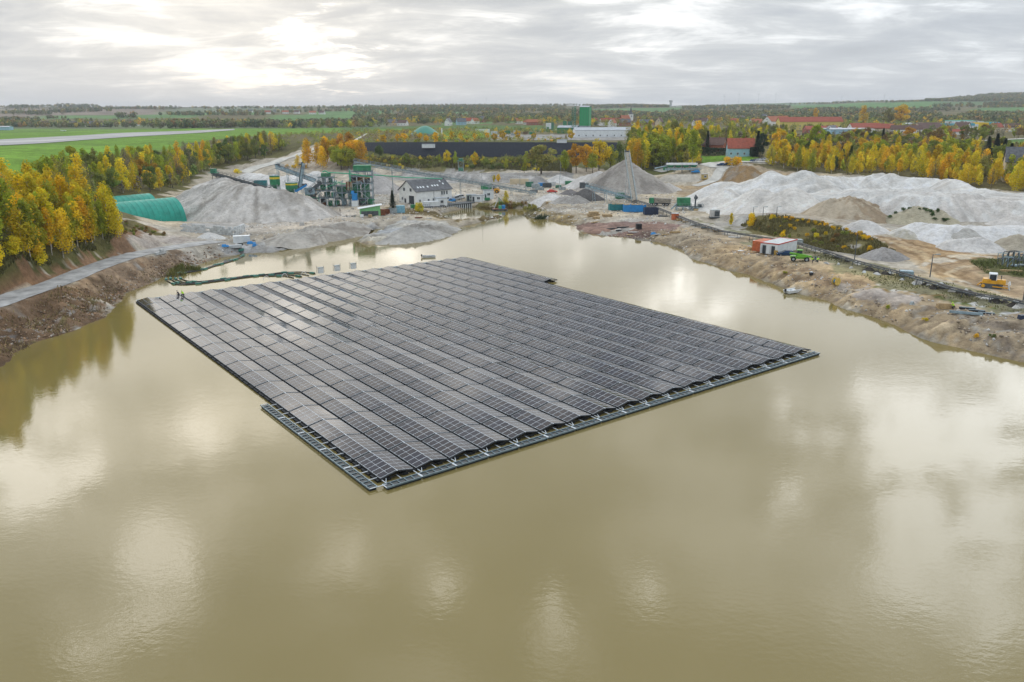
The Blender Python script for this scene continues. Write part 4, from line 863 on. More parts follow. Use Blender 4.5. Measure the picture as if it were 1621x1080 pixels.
def grove(where, P, n, mixk, hr, mind, seed, near_gap=None, wide=(0.85, 1.2), side=None):
    """P: outline (pixels on the ground); mixk: [(kind, colour, weight)]"""
    rng = random.Random(seed); P = np.array(P, float); x0, y0 = P.min(0); x1, y1 = P.max(0); pts = []; tries = 0
    kinds = [(k, c) for k, c, _ in mixk]; ws = [w for *_, w in mixk]; bins = {}
    while len(pts) < n and tries < n*60:
        tries += 1; a = rng.uniform(x0, x1); b = rng.uniform(y0, y1)
        if not poly_in(np.array([a]), np.array([b]), P)[0]: continue
        x, y, z = gp(a, b)
        if any((x-q[0])**2+(y-q[1])**2 < mind*mind for q in pts): continue
        pts.append((x, y, a, b))
    pts.sort(key=lambda q: q[2])
    for i, (x, y, a, b) in enumerate(pts):
        k, c = rng.choices(kinds, ws)[0]; h = rng.uniform(*hr)
        if k == 'bush': h *= 0.35
        if k == 'spruce': h *= 0.9
        size = 'tall' if h > hr[0]+(hr[1]-hr[0])*0.6 else ('low' if h < hr[0]+(hr[1]-hr[0])*0.25 else 'middling')
        fr = 'front' if b > y0+(y1-y0)*0.55 else 'back'
        o = tree(k, x, y, h, c, '', where[4:] if where.startswith('the ') else where, rng.uniform(*wide)); bins.setdefault((size, CN[c], EN[k], fr), []).append(o)
    for (size, cn, en, fr), L in bins.items():
        for i, o in enumerate(L):
            o['label'] = (f'{size} {cn} {en} at the {fr} of {where}' if len(L) == 1 else f'{ORD[i]} {size} {cn} {en} from left, {fr} of {where}')
ORD = ['first','second','third','fourth','fifth','sixth','seventh','eighth','ninth','tenth']+[f'{i}th' for i in range(11, 21)]+['21st','22nd','23rd']+[f'{i}th' for i in range(24, 60)]
B, O_, T_, S_, U = 'birch', 'broad', 'bare', 'spruce', 'bush'
grove('the yellow wood by the haul road', [(-60,436),(-60,396),(0,392),(60,385),(110,380),(175,356),(186,372),(150,388),(118,402),(95,410),(60,418),(0,432)], 62, [(B,YEL,6),(B,GOLD,3),(B,YG,1.4),(U,YEL,1.2)], (8.5,12.5), 1.8, 1, wide=(0.9,1.3))
grove('the yellow wood on the left slope', [(-80,396),(-80,345),(0,335),(70,330),(110,340),(150,352),(100,372),(0,388)], 55, [(B,YEL,5),(B,GOLD,2.5),(B,YG,2),(T_,DULL,1)], (9,13.5), 2.1, 2, wide=(0.9,1.3))
grove('the belt above the green halls', [(75,318),(90,288),(160,272),(230,262),(275,258),(290,290),(268,302),(230,306),(180,310),(150,330),(110,335)], 78, [(O_,OLV,3),(O_,DG,1),(B,YG,3.5),(B,DULL,2),(T_,GRY,1.6),(B,YEL,2.6),(O_,YG,2.4)], (8.5,13), 3.0, 3)
grove('the belt beside the access road', [(272,300),(270,262),(330,248),(400,236),(440,231),(452,238),(425,250),(365,262),(330,272),(300,290)], 72, [(O_,OLV,2),(B,YG,3),(B,DULL,2),(T_,GRY,2.4),(B,YEL,2.5),(B,GOLD,1.2),(O_,DG,1.3),(O_,ORG,.2)], (9.5,14.5), 4.0, 4)
for px, py, k, c, h, lab in ((268,296,B,GOLD,9.5,'brightest golden birch at the edge of the belt above the sand heap'),(290,290,B,YEL,9,'yellow birch next to the top of the left sand heap'),(236,300,O_,GOLD,8,'golden round tree right above the green arched halls'),(246,292,O_,ORG,10,'orange brown tree in the middle of the left belt'),(190,300,B,YEL,10,'narrow yellow birch behind the rear green hall'),(222,286,O_,ORG,11,'rusty orange round tree in the left belt')):
    x, y, z = gp(px, py); tree(k, x, y, h, c, lab)
for px, py, h in ((122,386,10.5),(134,384,11),(150,381,10.5),(163,378,9),(188,376,9.5)):
    x, y, z = gp(px, py); tree(B, x, y, h, random.choice((YEL, YG, GOLD)), {122:'leftmost of the five white trunked birches left of the cut bank',134:'second from left of the five white trunked birches',150:'middle one of the five white trunked birches',163:'fourth from left of the five white trunked birches',188:'birch standing alone at the edge of the cut bank before the halls'}[px], 'white trunked birches', 0.8)
grove('the clump behind the plant', [(486,266),(500,258),(540,252),(572,258),(575,268),(520,270)], 17, [(B,GOLD,4),(O_,GOLD,2),(B,YEL,3),(O_,YG,1),(B,ORG,.8)], (13,18), 4.0, 5, wide=(1.0,1.5))
grove('the roadside scrub', [(455,262),(490,262),(490,268),(455,268)], 6, [(U,GOLD,2),(B,YEL,1)], (6,9), 3.0, 6)
grove('the slope below the solar field', [(560,262),(600,254),(700,256),(820,258),(860,264),(860,272),(700,264),(640,268),(570,268)], 60, [(U,YEL,2),(U,DG,3),(U,OLV,3),(B,YG,1),(O_,OLV,1)], (5,8.5), 4.0, 7)
for px, py, k, c, h, w, lab in ((708,262,O_,YEL,9.5,.8,'yellow tree in front of the dark solar field'),(752,266,O_,GOLD,9.5,.8,'golden tree with open branches before the solar field'),(601,250,O_,DG,8.5,.9,'small round green tree left of the dark solar field'),(830,274,O_,YG,6,.8,'yellow green shrubby tree left of the big willow'),
    (857,276,O_,DULL,16,1.55,'big broad brownish willow left of the orange trees'),(893,276,B,YG,12,1.4,'yellow green tree between the willow and the orange tree'),(912,274,O_,ORG,16,.9,'orange and red tree right of the willow'),(928,272,O_,GOLD,15,.8,'golden tree right of the orange one'),(948,270,O_,YEL,18,.9,'tall yellow tree behind the grey stockpile'),(966,268,O_,YG,14,.8,'green and yellow tree behind the left flank of the stockpile'),(938,274,O_,YG,11,.9,'low green yellow tree in front of the golden one'),(980,262,B,DG,13,1.3,'dark green tree just left of the steep conveyor head'),
    (1119,241,S_,SPR,13,1.1,'dark spruce beside the hedge left of the blue house'),(1198,248,S_,SPR,14,1.4,'dark spruce right of the blue house'),(1206,250,O_,SPR,14,.7,'dark evergreen touching the spruce right of the blue house'),(1252,240,S_,SPR,13,1.3,'dark conifer behind the birches right of the blue house'),(1232,242,O_,GOLD,15,.8,'golden round tree behind the dark evergreens'),
    (1290,246,O_,YG,18,.9,'big yellow green round tree rising over the birch forest'),(1332,268,S_,DG,10,1.5,'green pine inside the birch forest'),(1345,266,S_,DG,11,1.5,'taller green pine inside the birch forest'),(1322,272,O_,DG,8,.9,'green shrubby pine at the forest front'),
    (1560,262,S_,SPR,14,1.4,'dark spruce left of the grey roofed house'),(1573,260,S_,SPR,15,1.4,'tall dark spruce near the right edge'),(1586,262,S_,SPR,13,1.5,'broad dark spruce near the right edge'),(1596,268,S_,SPR,12,1.4,'dark spruce closest to the grey roofed house'),(1395,240,S_,SPR,14,1.2,'single dark spruce behind the birch forest'),
    (1425,200,O_,GOLD,30,1.1,'very large golden tree over the village roofs'),(1405,200,O_,DULL,24,1,'large brownish tree left of the very large golden one'),(1290,196,O_,GOLD,24,.6,'tall golden tree behind the long red roofed building'),(1365,200,B,GOLD,26,1.2,'tall narrow golden tree in the village'),(1500,262,O_,YG,14,1.1,'big round yellow green tree in the birch forest'),
    (622,337,S_,SPR,8.2,1.3,'dark spruce left of the white quarry house'),(801,328,B,YEL,6.5,1.1,'small yellow green tree on the bank behind the dredger'),(664,335,U,YEL,4,.8,'yellow shrub at the left end of the quay wall'),(782,291,O_,YEL,4.5,.6,'small yellow tree left of the pair behind the wheel loader'),(789,290,O_,GOLD,5,.6,'small golden tree behind the wheel loader'),(1106,258,B,GOLD,6,1.2,'small golden bush tree by the village road'),(1160,262,U,GOLD,6,1.2,'golden bush beside the parked minivan'),
    (376,275,U,YEL,3.8,1,'yellow bush at the foot of the access road'),(1157,361,B,YEL,4.6,1.1,'small yellow tree beside the belt conveyor'),(1190,357,U,GOLD,4.5,.8,'golden shrub at the tip of the scrubby berm')):
    x, y, z = gp(px, py); tree(k, x, y, h, c, lab, None, w)
grove('the wood behind the stockpile', [(988,258),(1010,250),(1060,248),(1100,256),(1106,264),(1060,268),(1005,270)], 38, [(B,YEL,3),(B,YG,3),(O_,YG,1.2),(B,GOLD,2),(B,OLV,1),(T_,DULL,1)], (13,19), 3.4, 8, wide=(0.8,1.25))
grove('the golden birch forest', [(1213,266),(1225,256),(1300,252),(1400,254),(1480,262),(1560,272),(1640,284),(1680,306),(1600,303),(1560,300),(1500,292),(1450,281),(1400,275),(1340,279),(1270,272)], 130, [(B,YEL,6),(B,GOLD,4),(B,YG,1.5),(T_,DULL,.8),(B,DULL,.5)], (7.5,11.5), 2.2, 9, wide=(1.0,1.5))
grove('the wood behind the birch forest', [(1215,252),(1225,238),(1300,234),(1400,230),(1500,236),(1560,248),(1660,262),(1660,284),(1500,262),(1380,252)], 82, [(O_,YG,2),(O_,OLV,3),(B,YEL,1.6),(O_,BRN,1.2),(O_,GOLD,1),(T_,GRY,2),(O_,DG,1.3)], (9,13), 4.0, 10)
grove('the country road trees', [(1270,232),(1400,224),(1500,222),(1600,218),(1640,216),(1640,220),(1500,230),(1400,234),(1290,238)], 46, [(O_,BRN,2),(O_,OLV,2),(T_,GRY,2),(O_,ORG,1),(O_,YG,1)], (8,12), 5.0, 11)
grove('the strip behind the blue house', [(1100,236),(1110,222),(1180,216),(1260,218),(1260,232),(1180,236)], 46, [(B,YG,2),(T_,DULL,3),(B,YEL,1.5),(O_,OLV,2)], (9,14), 5.0, 12)
grove('the belt behind the tall wood', [(985,238),(1000,226),(1060,222),(1110,224),(1110,240),(1040,246)], 30, [(B,YG,2),(T_,DULL,2),(B,GOLD,1.5),(O_,OLV,2)], (12,17), 5.0, 13)
grove('the golden hedge behind the solar field', [(575,225),(700,222),(905,221),(905,224),(700,226),(580,229)], 46, [(O_,GOLD,2),(U,GOLD,3),(U,YG,3),(U,OLV,2)], (5,8), 5.0, 14)
grove('the bank behind the dredger', [(780,334),(820,330),(850,333),(845,326),(790,323)], 22, [(U,BRN,3),(U,DULL,2),(U,OLV,2)], (5,8), 1.6, 18)
grove('the berm by the conveyor', [(1180,350),(1215,343),(1290,357),(1370,378),(1395,398),(1380,408),(1310,392),(1200,368)], 26, [(U,OLV,3),(U,BRN,1.5),(U,GOLD,2),(U,YEL,1)], (2.6,5), 2.2, 19)
grove('the berm edge', [(1215,342),(1300,354),(1372,374),(1385,385),(1300,358),(1215,345)], 28, [(U,GOLD,3),(U,ORG,1)], (2.2,4.0), 1.6, 20)
grove('the cut bank crest', [(186,366),(200,352),(230,362),(262,372),(230,374),(200,372)], 18, [(U,OLV,2),(U,BRN,2)], (1.8,3.5), 1.6, 21)
def mass(name, label, spec, q, seed):
    """trees past the limit, joined: spec = [(outline, n, (h0, h1), width, [(colour, weight)])]"""
    rng = np.random.default_rng(seed); Vs = []; Cs = []
    for P, n, hr, wd, pal in spec:
        Q = np.array(world_poly(P)); x0, y0 = Q.min(0); x1, y1 = Q.max(0); x = rng.uniform(x0, x1, n*12); y = rng.uniform(y0, y1, n*12); m = poly_in(x, y, Q); x = x[m][:n]; y = y[m][:n]; N = len(x); z = hz(x, y); h = rng.uniform(*hr, N)
        cols = np.array([c for c, _ in pal]); ci = rng.choice(len(pal), N, p=np.array([w for _, w in pal])/sum(w for _, w in pal)); lob = rng.normal(size=(N, 9, 3)); lob /= np.linalg.norm(lob, axis=2)[..., None]
        li = rng.integers(0, 9, (N, q)); L = np.take_along_axis(lob, li[..., None].repeat(3, 2), 1); d = rng.normal(size=(N, q, 3)); d /= np.linalg.norm(d, axis=2)[..., None]
        p = L*0.62+d*(0.28+0.2*rng.random((N, q, 1))); taper = np.clip(1.05-p[..., 2:3]*0.45, .3, 1.4); p = p*np.concatenate([taper, taper, np.ones_like(taper)], 2)
        p = p*np.stack([h*wd, h*wd, h*0.42], 1)[:, None, :]; p[..., 2] += (h*0.56)[:, None]; p += np.stack([x, y, z], 1)[:, None, :]
        a = rng.normal(size=(N, q, 3)); a /= np.linalg.norm(a, axis=2)[..., None]; b = np.cross(a, d); s = (h*0.055)[:, None, None]*(0.6+0.8*rng.random((N, q, 1)))
        Vs.append(np.stack([p-a*s, p+a*s*.6+b*s, p+a*s*.4-b*s], 2).reshape(-1, 3)); c = cols[ci][:, None, :]*(0.75+0.5*rng.random((N, q, 1)))*(0.8+0.4*rng.random((N, 1, 1))); Cs.append(np.repeat(c.reshape(-1, 3), 3, 0))
    V = np.concatenate(Vs); C = np.concatenate(Cs); o = link(name, npmesh(name, V, np.arange(len(V)).reshape(-1, 3), mat('far_leaves', attr='Col', rough=0.9, var=0.02), C)); o['kind'] = 'stuff'; o['label'] = label
PV_ = [(OLV,4),(BRN,1.2),(DULL,2),(ORG,.6),(GOLD,1),(SPR,.6),(GRY,1.2),(YG,1.6),(DG,1.5)]
mass('village_trees', 'garden trees of the village and the airfield hamlet', [([(560,204),(640,199),(800,198),(1000,203),(1200,208),(1200,194),(1000,191),(800,191),(560,194)], 620, (6.5,12), .42, PV_), ([(1180,206),(1300,209),(1621,213),(1700,209),(1700,196),(1300,193),(1200,194)], 520, (6,10.5), .42, PV_),
    ([(-60,203),(60,201.5),(330,200),(440,201),(440,195),(200,194),(0,195),(-60,197)], 260, (6,12), .34, PV_), ([(440,206),(560,206),(560,198),(440,198)], 90, (7,12), .34, PV_)], 150, 61)
mass('young_birches', 'crowded young birches filling the golden forest behind the white sand', [([(1213,266),(1225,256),(1300,252),(1400,254),(1480,262),(1560,272),(1640,284),(1680,304),(1600,301),(1560,298),(1500,290),(1450,279),(1400,273),(1340,277),(1270,270)], 240, (5,8.5), .17, [(YEL,5),(GOLD,3),(YG,1.5),(DULL,1)]), ([(1215,252),(1225,236),(1300,230),(1400,226),(1500,228),(1560,240),(1660,250),(1660,278),(1500,262),(1380,252)], 260, (6,11), .24, [(YG,2),(OLV,3),(YEL,1.5),(BRN,1.5),(GRY,2),(DULL,2)]),
    ([(1100,238),(1110,220),(1180,214),(1260,216),(1260,232),(1180,236)], 130, (7,12), .2, [(YG,2),(OLV,2),(YEL,1.5),(GRY,2),(DULL,2)]), ([(985,262),(1000,240),(1000,222),(1110,220),(1110,240),(1104,262),(1060,266),(1005,268)], 90, (9,14), .2, [(YG,2),(YEL,3),(DULL,1)])], 260, 62)
mass('plateau_scrub', 'autumn scrub on the slopes round the biogas dome and the works yard', [([(560,264),(575,250),(640,252),(760,252),(910,252),(910,260),(700,260),(600,261)], 300, (1.8,3.6), .5, [(OLV,4),(YG,2),(GOLD,1),(DULL,3),(BRN,1),(YEL,1)]), ([(545,224),(580,212),(640,208),(700,207),(770,212),(770,222),(905,222),(905,226),(700,227),(590,230)], 520, (2.5,5.5), .45, [(OLV,3),(BRN,2),(YG,2),(GOLD,1.5),(DULL,3)]), ([(440,216),(560,208),(600,206),(600,212),(545,224),(500,232),(480,238),(455,234)], 260, (2,5), .45, [(OLV,3),(DULL,3),(YG,2)]), ([(700,207),(905,209),(905,214),(780,212)], 140, (3,7), .4, [(OLV,3),(DULL,2),(DG,2),(GOLD,1)])], 90, 66)
mass('wood_undergrowth', 'small trees and bushes closing the gaps in the left belt', [([(75,318),(90,288),(160,268),(230,258),(275,254),(330,245),(400,232),(445,228),(452,238),(425,250),(365,262),(330,272),(300,292),(268,302),(230,308),(180,312),(150,332),(110,338)], 300, (4,8), .28, [(OLV,3),(DULL,3),(YG,2),(GRY,2),(DG,2),(YEL,1)]), ([(-60,430),(-60,350),(0,335),(70,330),(150,352),(180,366),(150,384),(60,416),(0,430)], 110, (3,6), .25, [(YG,2),(YEL,2),(OLV,2),(DULL,2)])], 230, 63)
# reeds at the water's edge
def reeds(px, py, r, n, col, label):
    rng = np.random.default_rng(int(px)); x, y, z = gp(px, py); a = rng.random(n)*6.28; rr = r*rng.random(n)**.5
    p = np.stack([np.cos(a)*rr*1.6, np.sin(a)*rr, np.zeros(n)], 1); h = (0.9+1.3*rng.random(n))*(1.05-rr/r*.6)*(0.7+0.5*np.sin(a*3+1)); lean = rng.normal(size=(n, 2))*.25; w = 0.06; t = rng.random(n)*6.28
    s = np.stack([np.cos(t)*w, np.sin(t)*w, np.zeros(n)], 1); top = p+np.stack([lean[:, 0], lean[:, 1], h], 1)
    V = np.stack([p-s, p+s, top+s*.4, top-s*.4], 1).reshape(-1, 3); c = np.repeat(0.7+0.6*rng.random(n), 4)[:, None]*np.array(col)
    o = link('reeds', npmesh('reeds', V, np.arange(4*n).reshape(n, 4), mat('reed_blade', attr='Col', rough=0.8), c), None, (x, y, max(0, z)-.1)); o['kind'] = 'stuff'; o['label'] = label
reeds(292,428,2.6,1600,(0.16,0.17,0.04),'green and straw reeds at the bend of the left bank'); reeds(278,436,1.6,600,(0.20,0.19,0.05),'low reeds beside the floating pipes')
reeds(858,346,1.8,900,(0.05,0.08,0.03),'dark green reeds at the inlet shore'); reeds(775,331,3.0,1200,(0.18,0.14,0.05),'straw coloured reeds below the quay')
# grass and weeds on the banks: too many to count
def tufts(name, label, P, n, col, h=(0.25, 0.7), seed=1, w=0.10):
    rng = np.random.default_rng(seed); Q = np.array(world_poly(P)); x0, y0 = Q.min(0); x1, y1 = Q.max(0); x = rng.uniform(x0, x1, n*4); y = rng.uniform(y0, y1, n*4); k = poly_in(x, y, Q) & (fbm(x/6, y/6, seed)+0.15*rng.random(n*4) > 0.0); x = x[k][:n]; y = y[k][:n]; n = len(x)
    z = hz(x, y); p = np.stack([x, y, z-.05], 1); hh = rng.uniform(*h, n); t = rng.random(n)*6.28; s = np.stack([np.cos(t)*w, np.sin(t)*w, np.zeros(n)], 1); top = p+np.stack([rng.normal(size=n)*.15, rng.normal(size=n)*.15, hh], 1)
    V = np.stack([p-s, p+s, top+s*.5, top-s*.5], 1).reshape(-1, 3); c = np.repeat(0.6+0.8*rng.random(n), 4)[:, None]*np.array(col)
    o = link(name, npmesh(name, V, np.arange(4*n).reshape(n, 4), mat('reed_blade'), c)); o['kind'] = 'stuff'; o['label'] = label
tufts('undergrowth', 'olive undergrowth below the yellow wood on the left', [(-60,450),(0,440),(60,420),(130,400),(182,376),(186,355),(150,345),(60,365),(-60,395)], 16000, (0.13,0.125,0.035), (0.3,0.9), 3, 0.16)
tufts('weeds', 'weeds and low scrub on the berm beside the belt conveyor', [(1172,358),(1215,341),(1300,353),(1372,374),(1418,398),(1395,410),(1300,395),(1230,375)], 9000, (0.16,0.14,0.045), (0.25,0.8), 4, 0.14)
tufts('weeds', 'thin weeds growing under the belt conveyor', [(1180,380),(1400,424),(1621,478),(1700,500),(1700,516),(1500,476),(1380,446),(1200,390)], 3000, (0.17,0.17,0.06), (0.15,0.4), 5, 0.12)
tufts('undergrowth', 'low scrub covering the slope below the solar field', [(560,264),(600,251),(700,253),(905,253),(905,274),(800,268),(700,264),(640,268)], 9000, (0.13,0.12,0.04), (0.6,1.6), 6, 0.35)
tufts('weeds', 'green weeds round the stacked steel at the right edge', [(1535,415),(1580,410),(1700,406),(1700,446),(1621,438),(1560,432)], 4000, (0.13,0.15,0.04), (0.2,0.6), 7, 0.12)
def stones(name, label, P, n, cols, sz=(.12, .5), seed=1):
    rng = np.random.default_rng(seed); Q = np.array(world_poly(P)); x0, y0 = Q.min(0); x1, y1 = Q.max(0); x = rng.uniform(x0, x1, n*5); y = rng.uniform(y0, y1, n*5); k = poly_in(x, y, Q) & (hz(x, y) > .02) & (fbm(x/5, y/5, seed)+.1*rng.random(n*5) > -.02); x = x[k][:n]; y = y[k][:n]; n = len(x); z = hz(x, y)
    s = sz[0]+(sz[1]-sz[0])*rng.random(n)**3; base = np.array([(1,0,0),(0,1,0),(-1,0,0),(0,-1,0),(0,0,.8),(0,0,-.4)]); V = base[None]*s[:, None, None]*(.7+.6*rng.random((n, 6, 3))); a = rng.random(n)*6.28; c, q = np.cos(a)[:, None], np.sin(a)[:, None]; V = np.stack([V[..., 0]*c-V[..., 1]*q, V[..., 0]*q+V[..., 1]*c, V[..., 2]], -1)+np.stack([x, y, z], 1)[:, None]
    f = np.array([(0,1,4),(1,2,4),(2,3,4),(3,0,4),(1,0,5),(2,1,5),(3,2,5),(0,3,5)]); Fq = (f[None]+np.arange(n)[:, None, None]*6).reshape(-1, 3); C = np.array(cols)[rng.integers(0, len(cols), n)]*(.7+.6*rng.random((n, 1)))
    o = link(name, npmesh(name, V.reshape(-1, 3), Fq, mat('stone', attr='Col', rough=.95), np.repeat(C, 6, 0))); o['kind'] = 'stuff'; o['label'] = label
stones('stones', 'stones and clods on the brown left bank', [(-60,600),(0,575),(170,505),(210,465),(300,432),(345,410),(380,398),(330,392),(250,404),(200,420),(100,462),(0,505),(-60,530)], 2600, [(.30,.19,.11),(.36,.31,.26),(.2,.13,.08),(.27,.2,.14)], (.08,.42), 1)
stones('stones', 'stones and clods on the grey right bank', [(930,372),(1010,378),(1090,404),(1180,432),(1300,474),(1418,512),(1621,572),(1700,600),(1700,520),(1500,480),(1300,430),(1180,392),(1085,360)], 3500, [(.42,.37,.30),(.5,.48,.45),(.25,.20,.15),(.38,.30,.21)], (.08,.42), 2)
stones('stones', 'loose rubble in the quarry yard', [(330,400),(600,352),(700,345),(860,350),(1080,356),(1100,330),(1050,300),(860,288),(640,300),(440,345),(300,365)], 7000, [(.55,.52,.47),(.5,.42,.33),(.35,.33,.3),(.62,.6,.57)], (.12,.6), 3)
tufts('weeds', 'weeds and dead grass on the left cut bank', [(-60,590),(0,570),(120,518),(170,490),(205,455),(300,430),(300,415),(200,420),(60,480),(-60,510)], 1800, (0.24,0.18,0.08), (0.2,0.6), 8, 0.12)
# the far country: hedges and woods reading as one mass
def far_wood():
    rng = np.random.default_rng(99); X = []; Y = []; S = []; K = []
    def area(P, n, s=(7, 12), k=0):
        Q = np.array([atD(a, D) for a, D in P]); x0, y0 = Q.min(0); x1, y1 = Q.max(0); x = rng.uniform(x0, x1, n*6); y = rng.uniform(y0, y1, n*6); m = poly_in(x, y, Q); x = x[m][:n]; y = y[m][:n]; X.extend(x); Y.extend(y); S.extend(rng.uniform(*s, len(x))); K.extend([k]*len(x))
    def line(a, b, n, s=(6, 11), w=8, k=0):
        A = np.array(atD(*a)); Bq = np.array(atD(*b)); t = rng.random(n); p = A+(Bq-A)*t[:, None]+rng.normal(size=(n, 2))*w; X.extend(p[:, 0]); Y.extend(p[:, 1]); S.extend(rng.uniform(*s, n)); K.extend([k]*n)
    for px in range(-150, 1750, 60):
        if not (1040 < px < 1240 or 1300 < px < 1440): line((px, 3900), (px+60, 3950), 34, (8, 14), 30)
    for a, b, D, n, s in ((18,60,3500,40,(12,18)),(80,150,3900,40,(12,20)),(95,130,3400,10,(10,22)),(165,260,3600,60,(8,14)),(250,275,3000,16,(12,16)),(0,30,2300,24,(8,12)),(45,75,2200,34,(10,15)),(80,118,2400,60,(11,14)),(130,165,2500,30,(10,16)),(260,420,1900,110,(7,11)),(160,420,1500,90,(5,8)),(280,560,2400,120,(7,12)),(330,560,3100,130,(8,13)),(60,420,1250,110,(7,11)),(260,420,1150,120,(8,14)),(190,210,1700,10,(10,16)),(212,218,3200,3,(14,16)),(430,560,1350,90,(7,12)),(0,160,1300,80,(6,10)),(420,600,1180,110,(8,13)),(0,100,1750,30,(6,10)),(100,260,3000,50,(8,12))):
        line((a, D), (b, D*1.02), n, s, D*0.008)
    area([(560,2000),(800,1900),(880,2600),(900,3600),(560,3600)], 1600); area([(860,1900),(1060,1750),(1060,2100),(940,2400),(860,2900)], 900); area([(930,3200),(1060,3200),(1060,3700),(930,3700)], 500, (9,14))
    area([(640,1300),(980,1200),(1010,1850),(640,1900)], 900, (7,12)); area([(1040,1300),(1260,1200),(1260,2300),(1060,2600)], 1100, (7,12)); area([(1240,1250),(1500,1200),(1500,1500),(1420,2100),(1250,2300)], 1000, (7,13)); area([(1490,1200),(1720,1100),(1720,1650),(1540,1750)], 700, (8,13))
    area([(1462,3300),(1560,3050),(1720,2900),(1720,3900),(1462,4000)], 2600, (10,15)); area([(1550,2400),(1720,2300),(1720,2600),(1560,2650)], 420, (8,12)); area([(1400,3550),(1470,3550),(1470,3700),(1400,3700)], 120, (9,14)); line((1255,2350), (1500,2050), 190, (8,13), 22); line((1255,3850), (1400,3850), 90, (7,11), 14)
    area([(1080,2700),(1250,2600),(1250,3200),(1080,3200)], 380, (8,12)); area([(560,1400),(640,1380),(640,1700),(560,1700)], 160)
    line((690,2350), (745,2320), 60, (8,12), 16); line((780,1750), (880,1720), 120, (9,13), 20); line((1480,2450),(1560,2380),30,(9,16),14); line((1540,2280),(1700,2250),60,(6,10),12)
    area([(-100,3000),(200,3000),(200,3700),(-100,3700)], 120); area([(-200,1200),(60,1250),(60,1600),(-200,1600)], 200); area([(1720,1200),(2300,1200),(2300,2600),(1720,2600)], 500); area([(-700,1200),(-200,1200),(-200,3000),(-700,3000)], 400)
    X = np.array(X); Y = np.array(Y); S = np.array(S); N = len(X); Z = hz(X, Y); q = 44
    pal = np.array([(0.14,0.155,0.05),(0.115,0.145,0.05),(0.17,0.15,0.06),(0.22,0.17,0.06),(0.08,0.11,0.045),(0.36,0.27,0.045),(0.16,0.145,0.085),(0.24,0.145,0.05)]); pi = rng.choice(8, N, p=[.24,.2,.16,.1,.12,.06,.08,.04])
    d = rng.normal(size=(N, q, 3)); d /= np.linalg.norm(d, axis=2)[..., None]; rr = 0.55+0.45*rng.random((N, q, 1)); wd = S*0.42
    P = d*rr*np.stack([wd, wd, S*0.46], 1)[:, None, :]; P[..., 2] += (S*0.5)[:, None]; P += np.stack([X, Y, Z], 1)[:, None, :]
    a = rng.normal(size=(N, q, 3)); a /= np.linalg.norm(a, axis=2)[..., None]; b = np.cross(a, d); s = (S*0.15)[:, None, None]
    V = np.stack([P-a*s, P+a*s*.6+b*s, P+a*s*.4-b*s], 2).reshape(-1, 3); Fq = np.arange(N*q*3).reshape(-1, 3)
    C = pal[pi][:, None, :]*1.18*(0.88+0.24*rng.random((N, q, 1)))*(0.85+0.3*rng.random((N, 1, 1))); C = np.repeat(C.reshape(-1, 3), 3, 0)
    o = link('distant_woods', npmesh('distant_woods', V, Fq, mat('far_leaves', attr='Col', rough=0.9, var=0.02), C)); o['kind'] = 'stuff'; o['label'] = 'distant woods and hedges across the hazy hills'
    print('far trees', N)
far_wood(); print('trees', NT)
# ------------------------------------------------------------------ paints
WHT = mat('white_render', (0.80, 0.80, 0.77), 0.8, 0, 0.10, 0.6); WHC = mat('white_cabin', (0.70, 0.73, 0.74), 0.5, 0, 0.1, 0.8); CRM = mat('cream_render', (0.62, 0.52, 0.36), 0.85, 0, 0.1, 0.6)
GRN = mat('green_steel', (0.035, 0.22, 0.10), 0.5, 0.1, 0.25, 0.8); TEAL = mat('teal_tarpaulin', (0.012, 0.30, 0.225), 0.5, 0, 0.16, 0.35); DGN = mat('dark_green_steel', (0.05, 0.19, 0.12), 0.55, 0.1, 0.3, 0.8); MINT = mat('mint_pipe', (0.08, 0.42, 0.24), 0.45, 0, 0.1)
STG = mat('grey_steel', (0.34, 0.39, 0.40), 0.6, 0.2, 0.3, 1.2); STD = mat('dark_steel', (0.10, 0.115, 0.125), 0.6, 0.4, 0.35, 1.2); STB = mat('blue_grey_steel', (0.29, 0.39, 0.44), 0.55, 0.2, 0.3, 1.0); BELT = mat('rubber_belt', (0.05, 0.045, 0.04), 0.9, 0, 0.4, 1.5); DUST = mat('dusty_belt', (0.30, 0.27, 0.22), 0.95, 0, 0.3, 1.5)
RUST = mat('rusty_steel', (0.20, 0.075, 0.035), 0.85, 0.1, 0.4, 2); CON = mat('concrete', (0.46, 0.455, 0.44), 0.9, 0, 0.2, 0.9); CON2 = mat('pale_concrete', (0.55, 0.57, 0.57), 0.9, 0, 0.2, 0.9); WOOD = mat('pale_timber', (0.48, 0.34, 0.17), 0.85, 0, 0.3, 3); CARD = mat('cardboard', (0.42, 0.30, 0.16), 0.9, 0, 0.25, 2)
RTILE = mat('red_roof_tile', (0.33, 0.085, 0.05), 0.8, 0, 0.25, 1.2); OTILE = mat('orange_roof_tile', (0.38, 0.13, 0.065), 0.8, 0, 0.25, 1.2); DTILE = mat('brown_roof_tile', (0.13, 0.075, 0.06), 0.8, 0, 0.3, 1.2); SLATE = mat('grey_slate', (0.12, 0.125, 0.135), 0.7, 0, 0.3, 0.9); SHEETR = mat('grey_sheet_roof', (0.34, 0.38, 0.42), 0.5, 0.2, 0.12, 0.3)
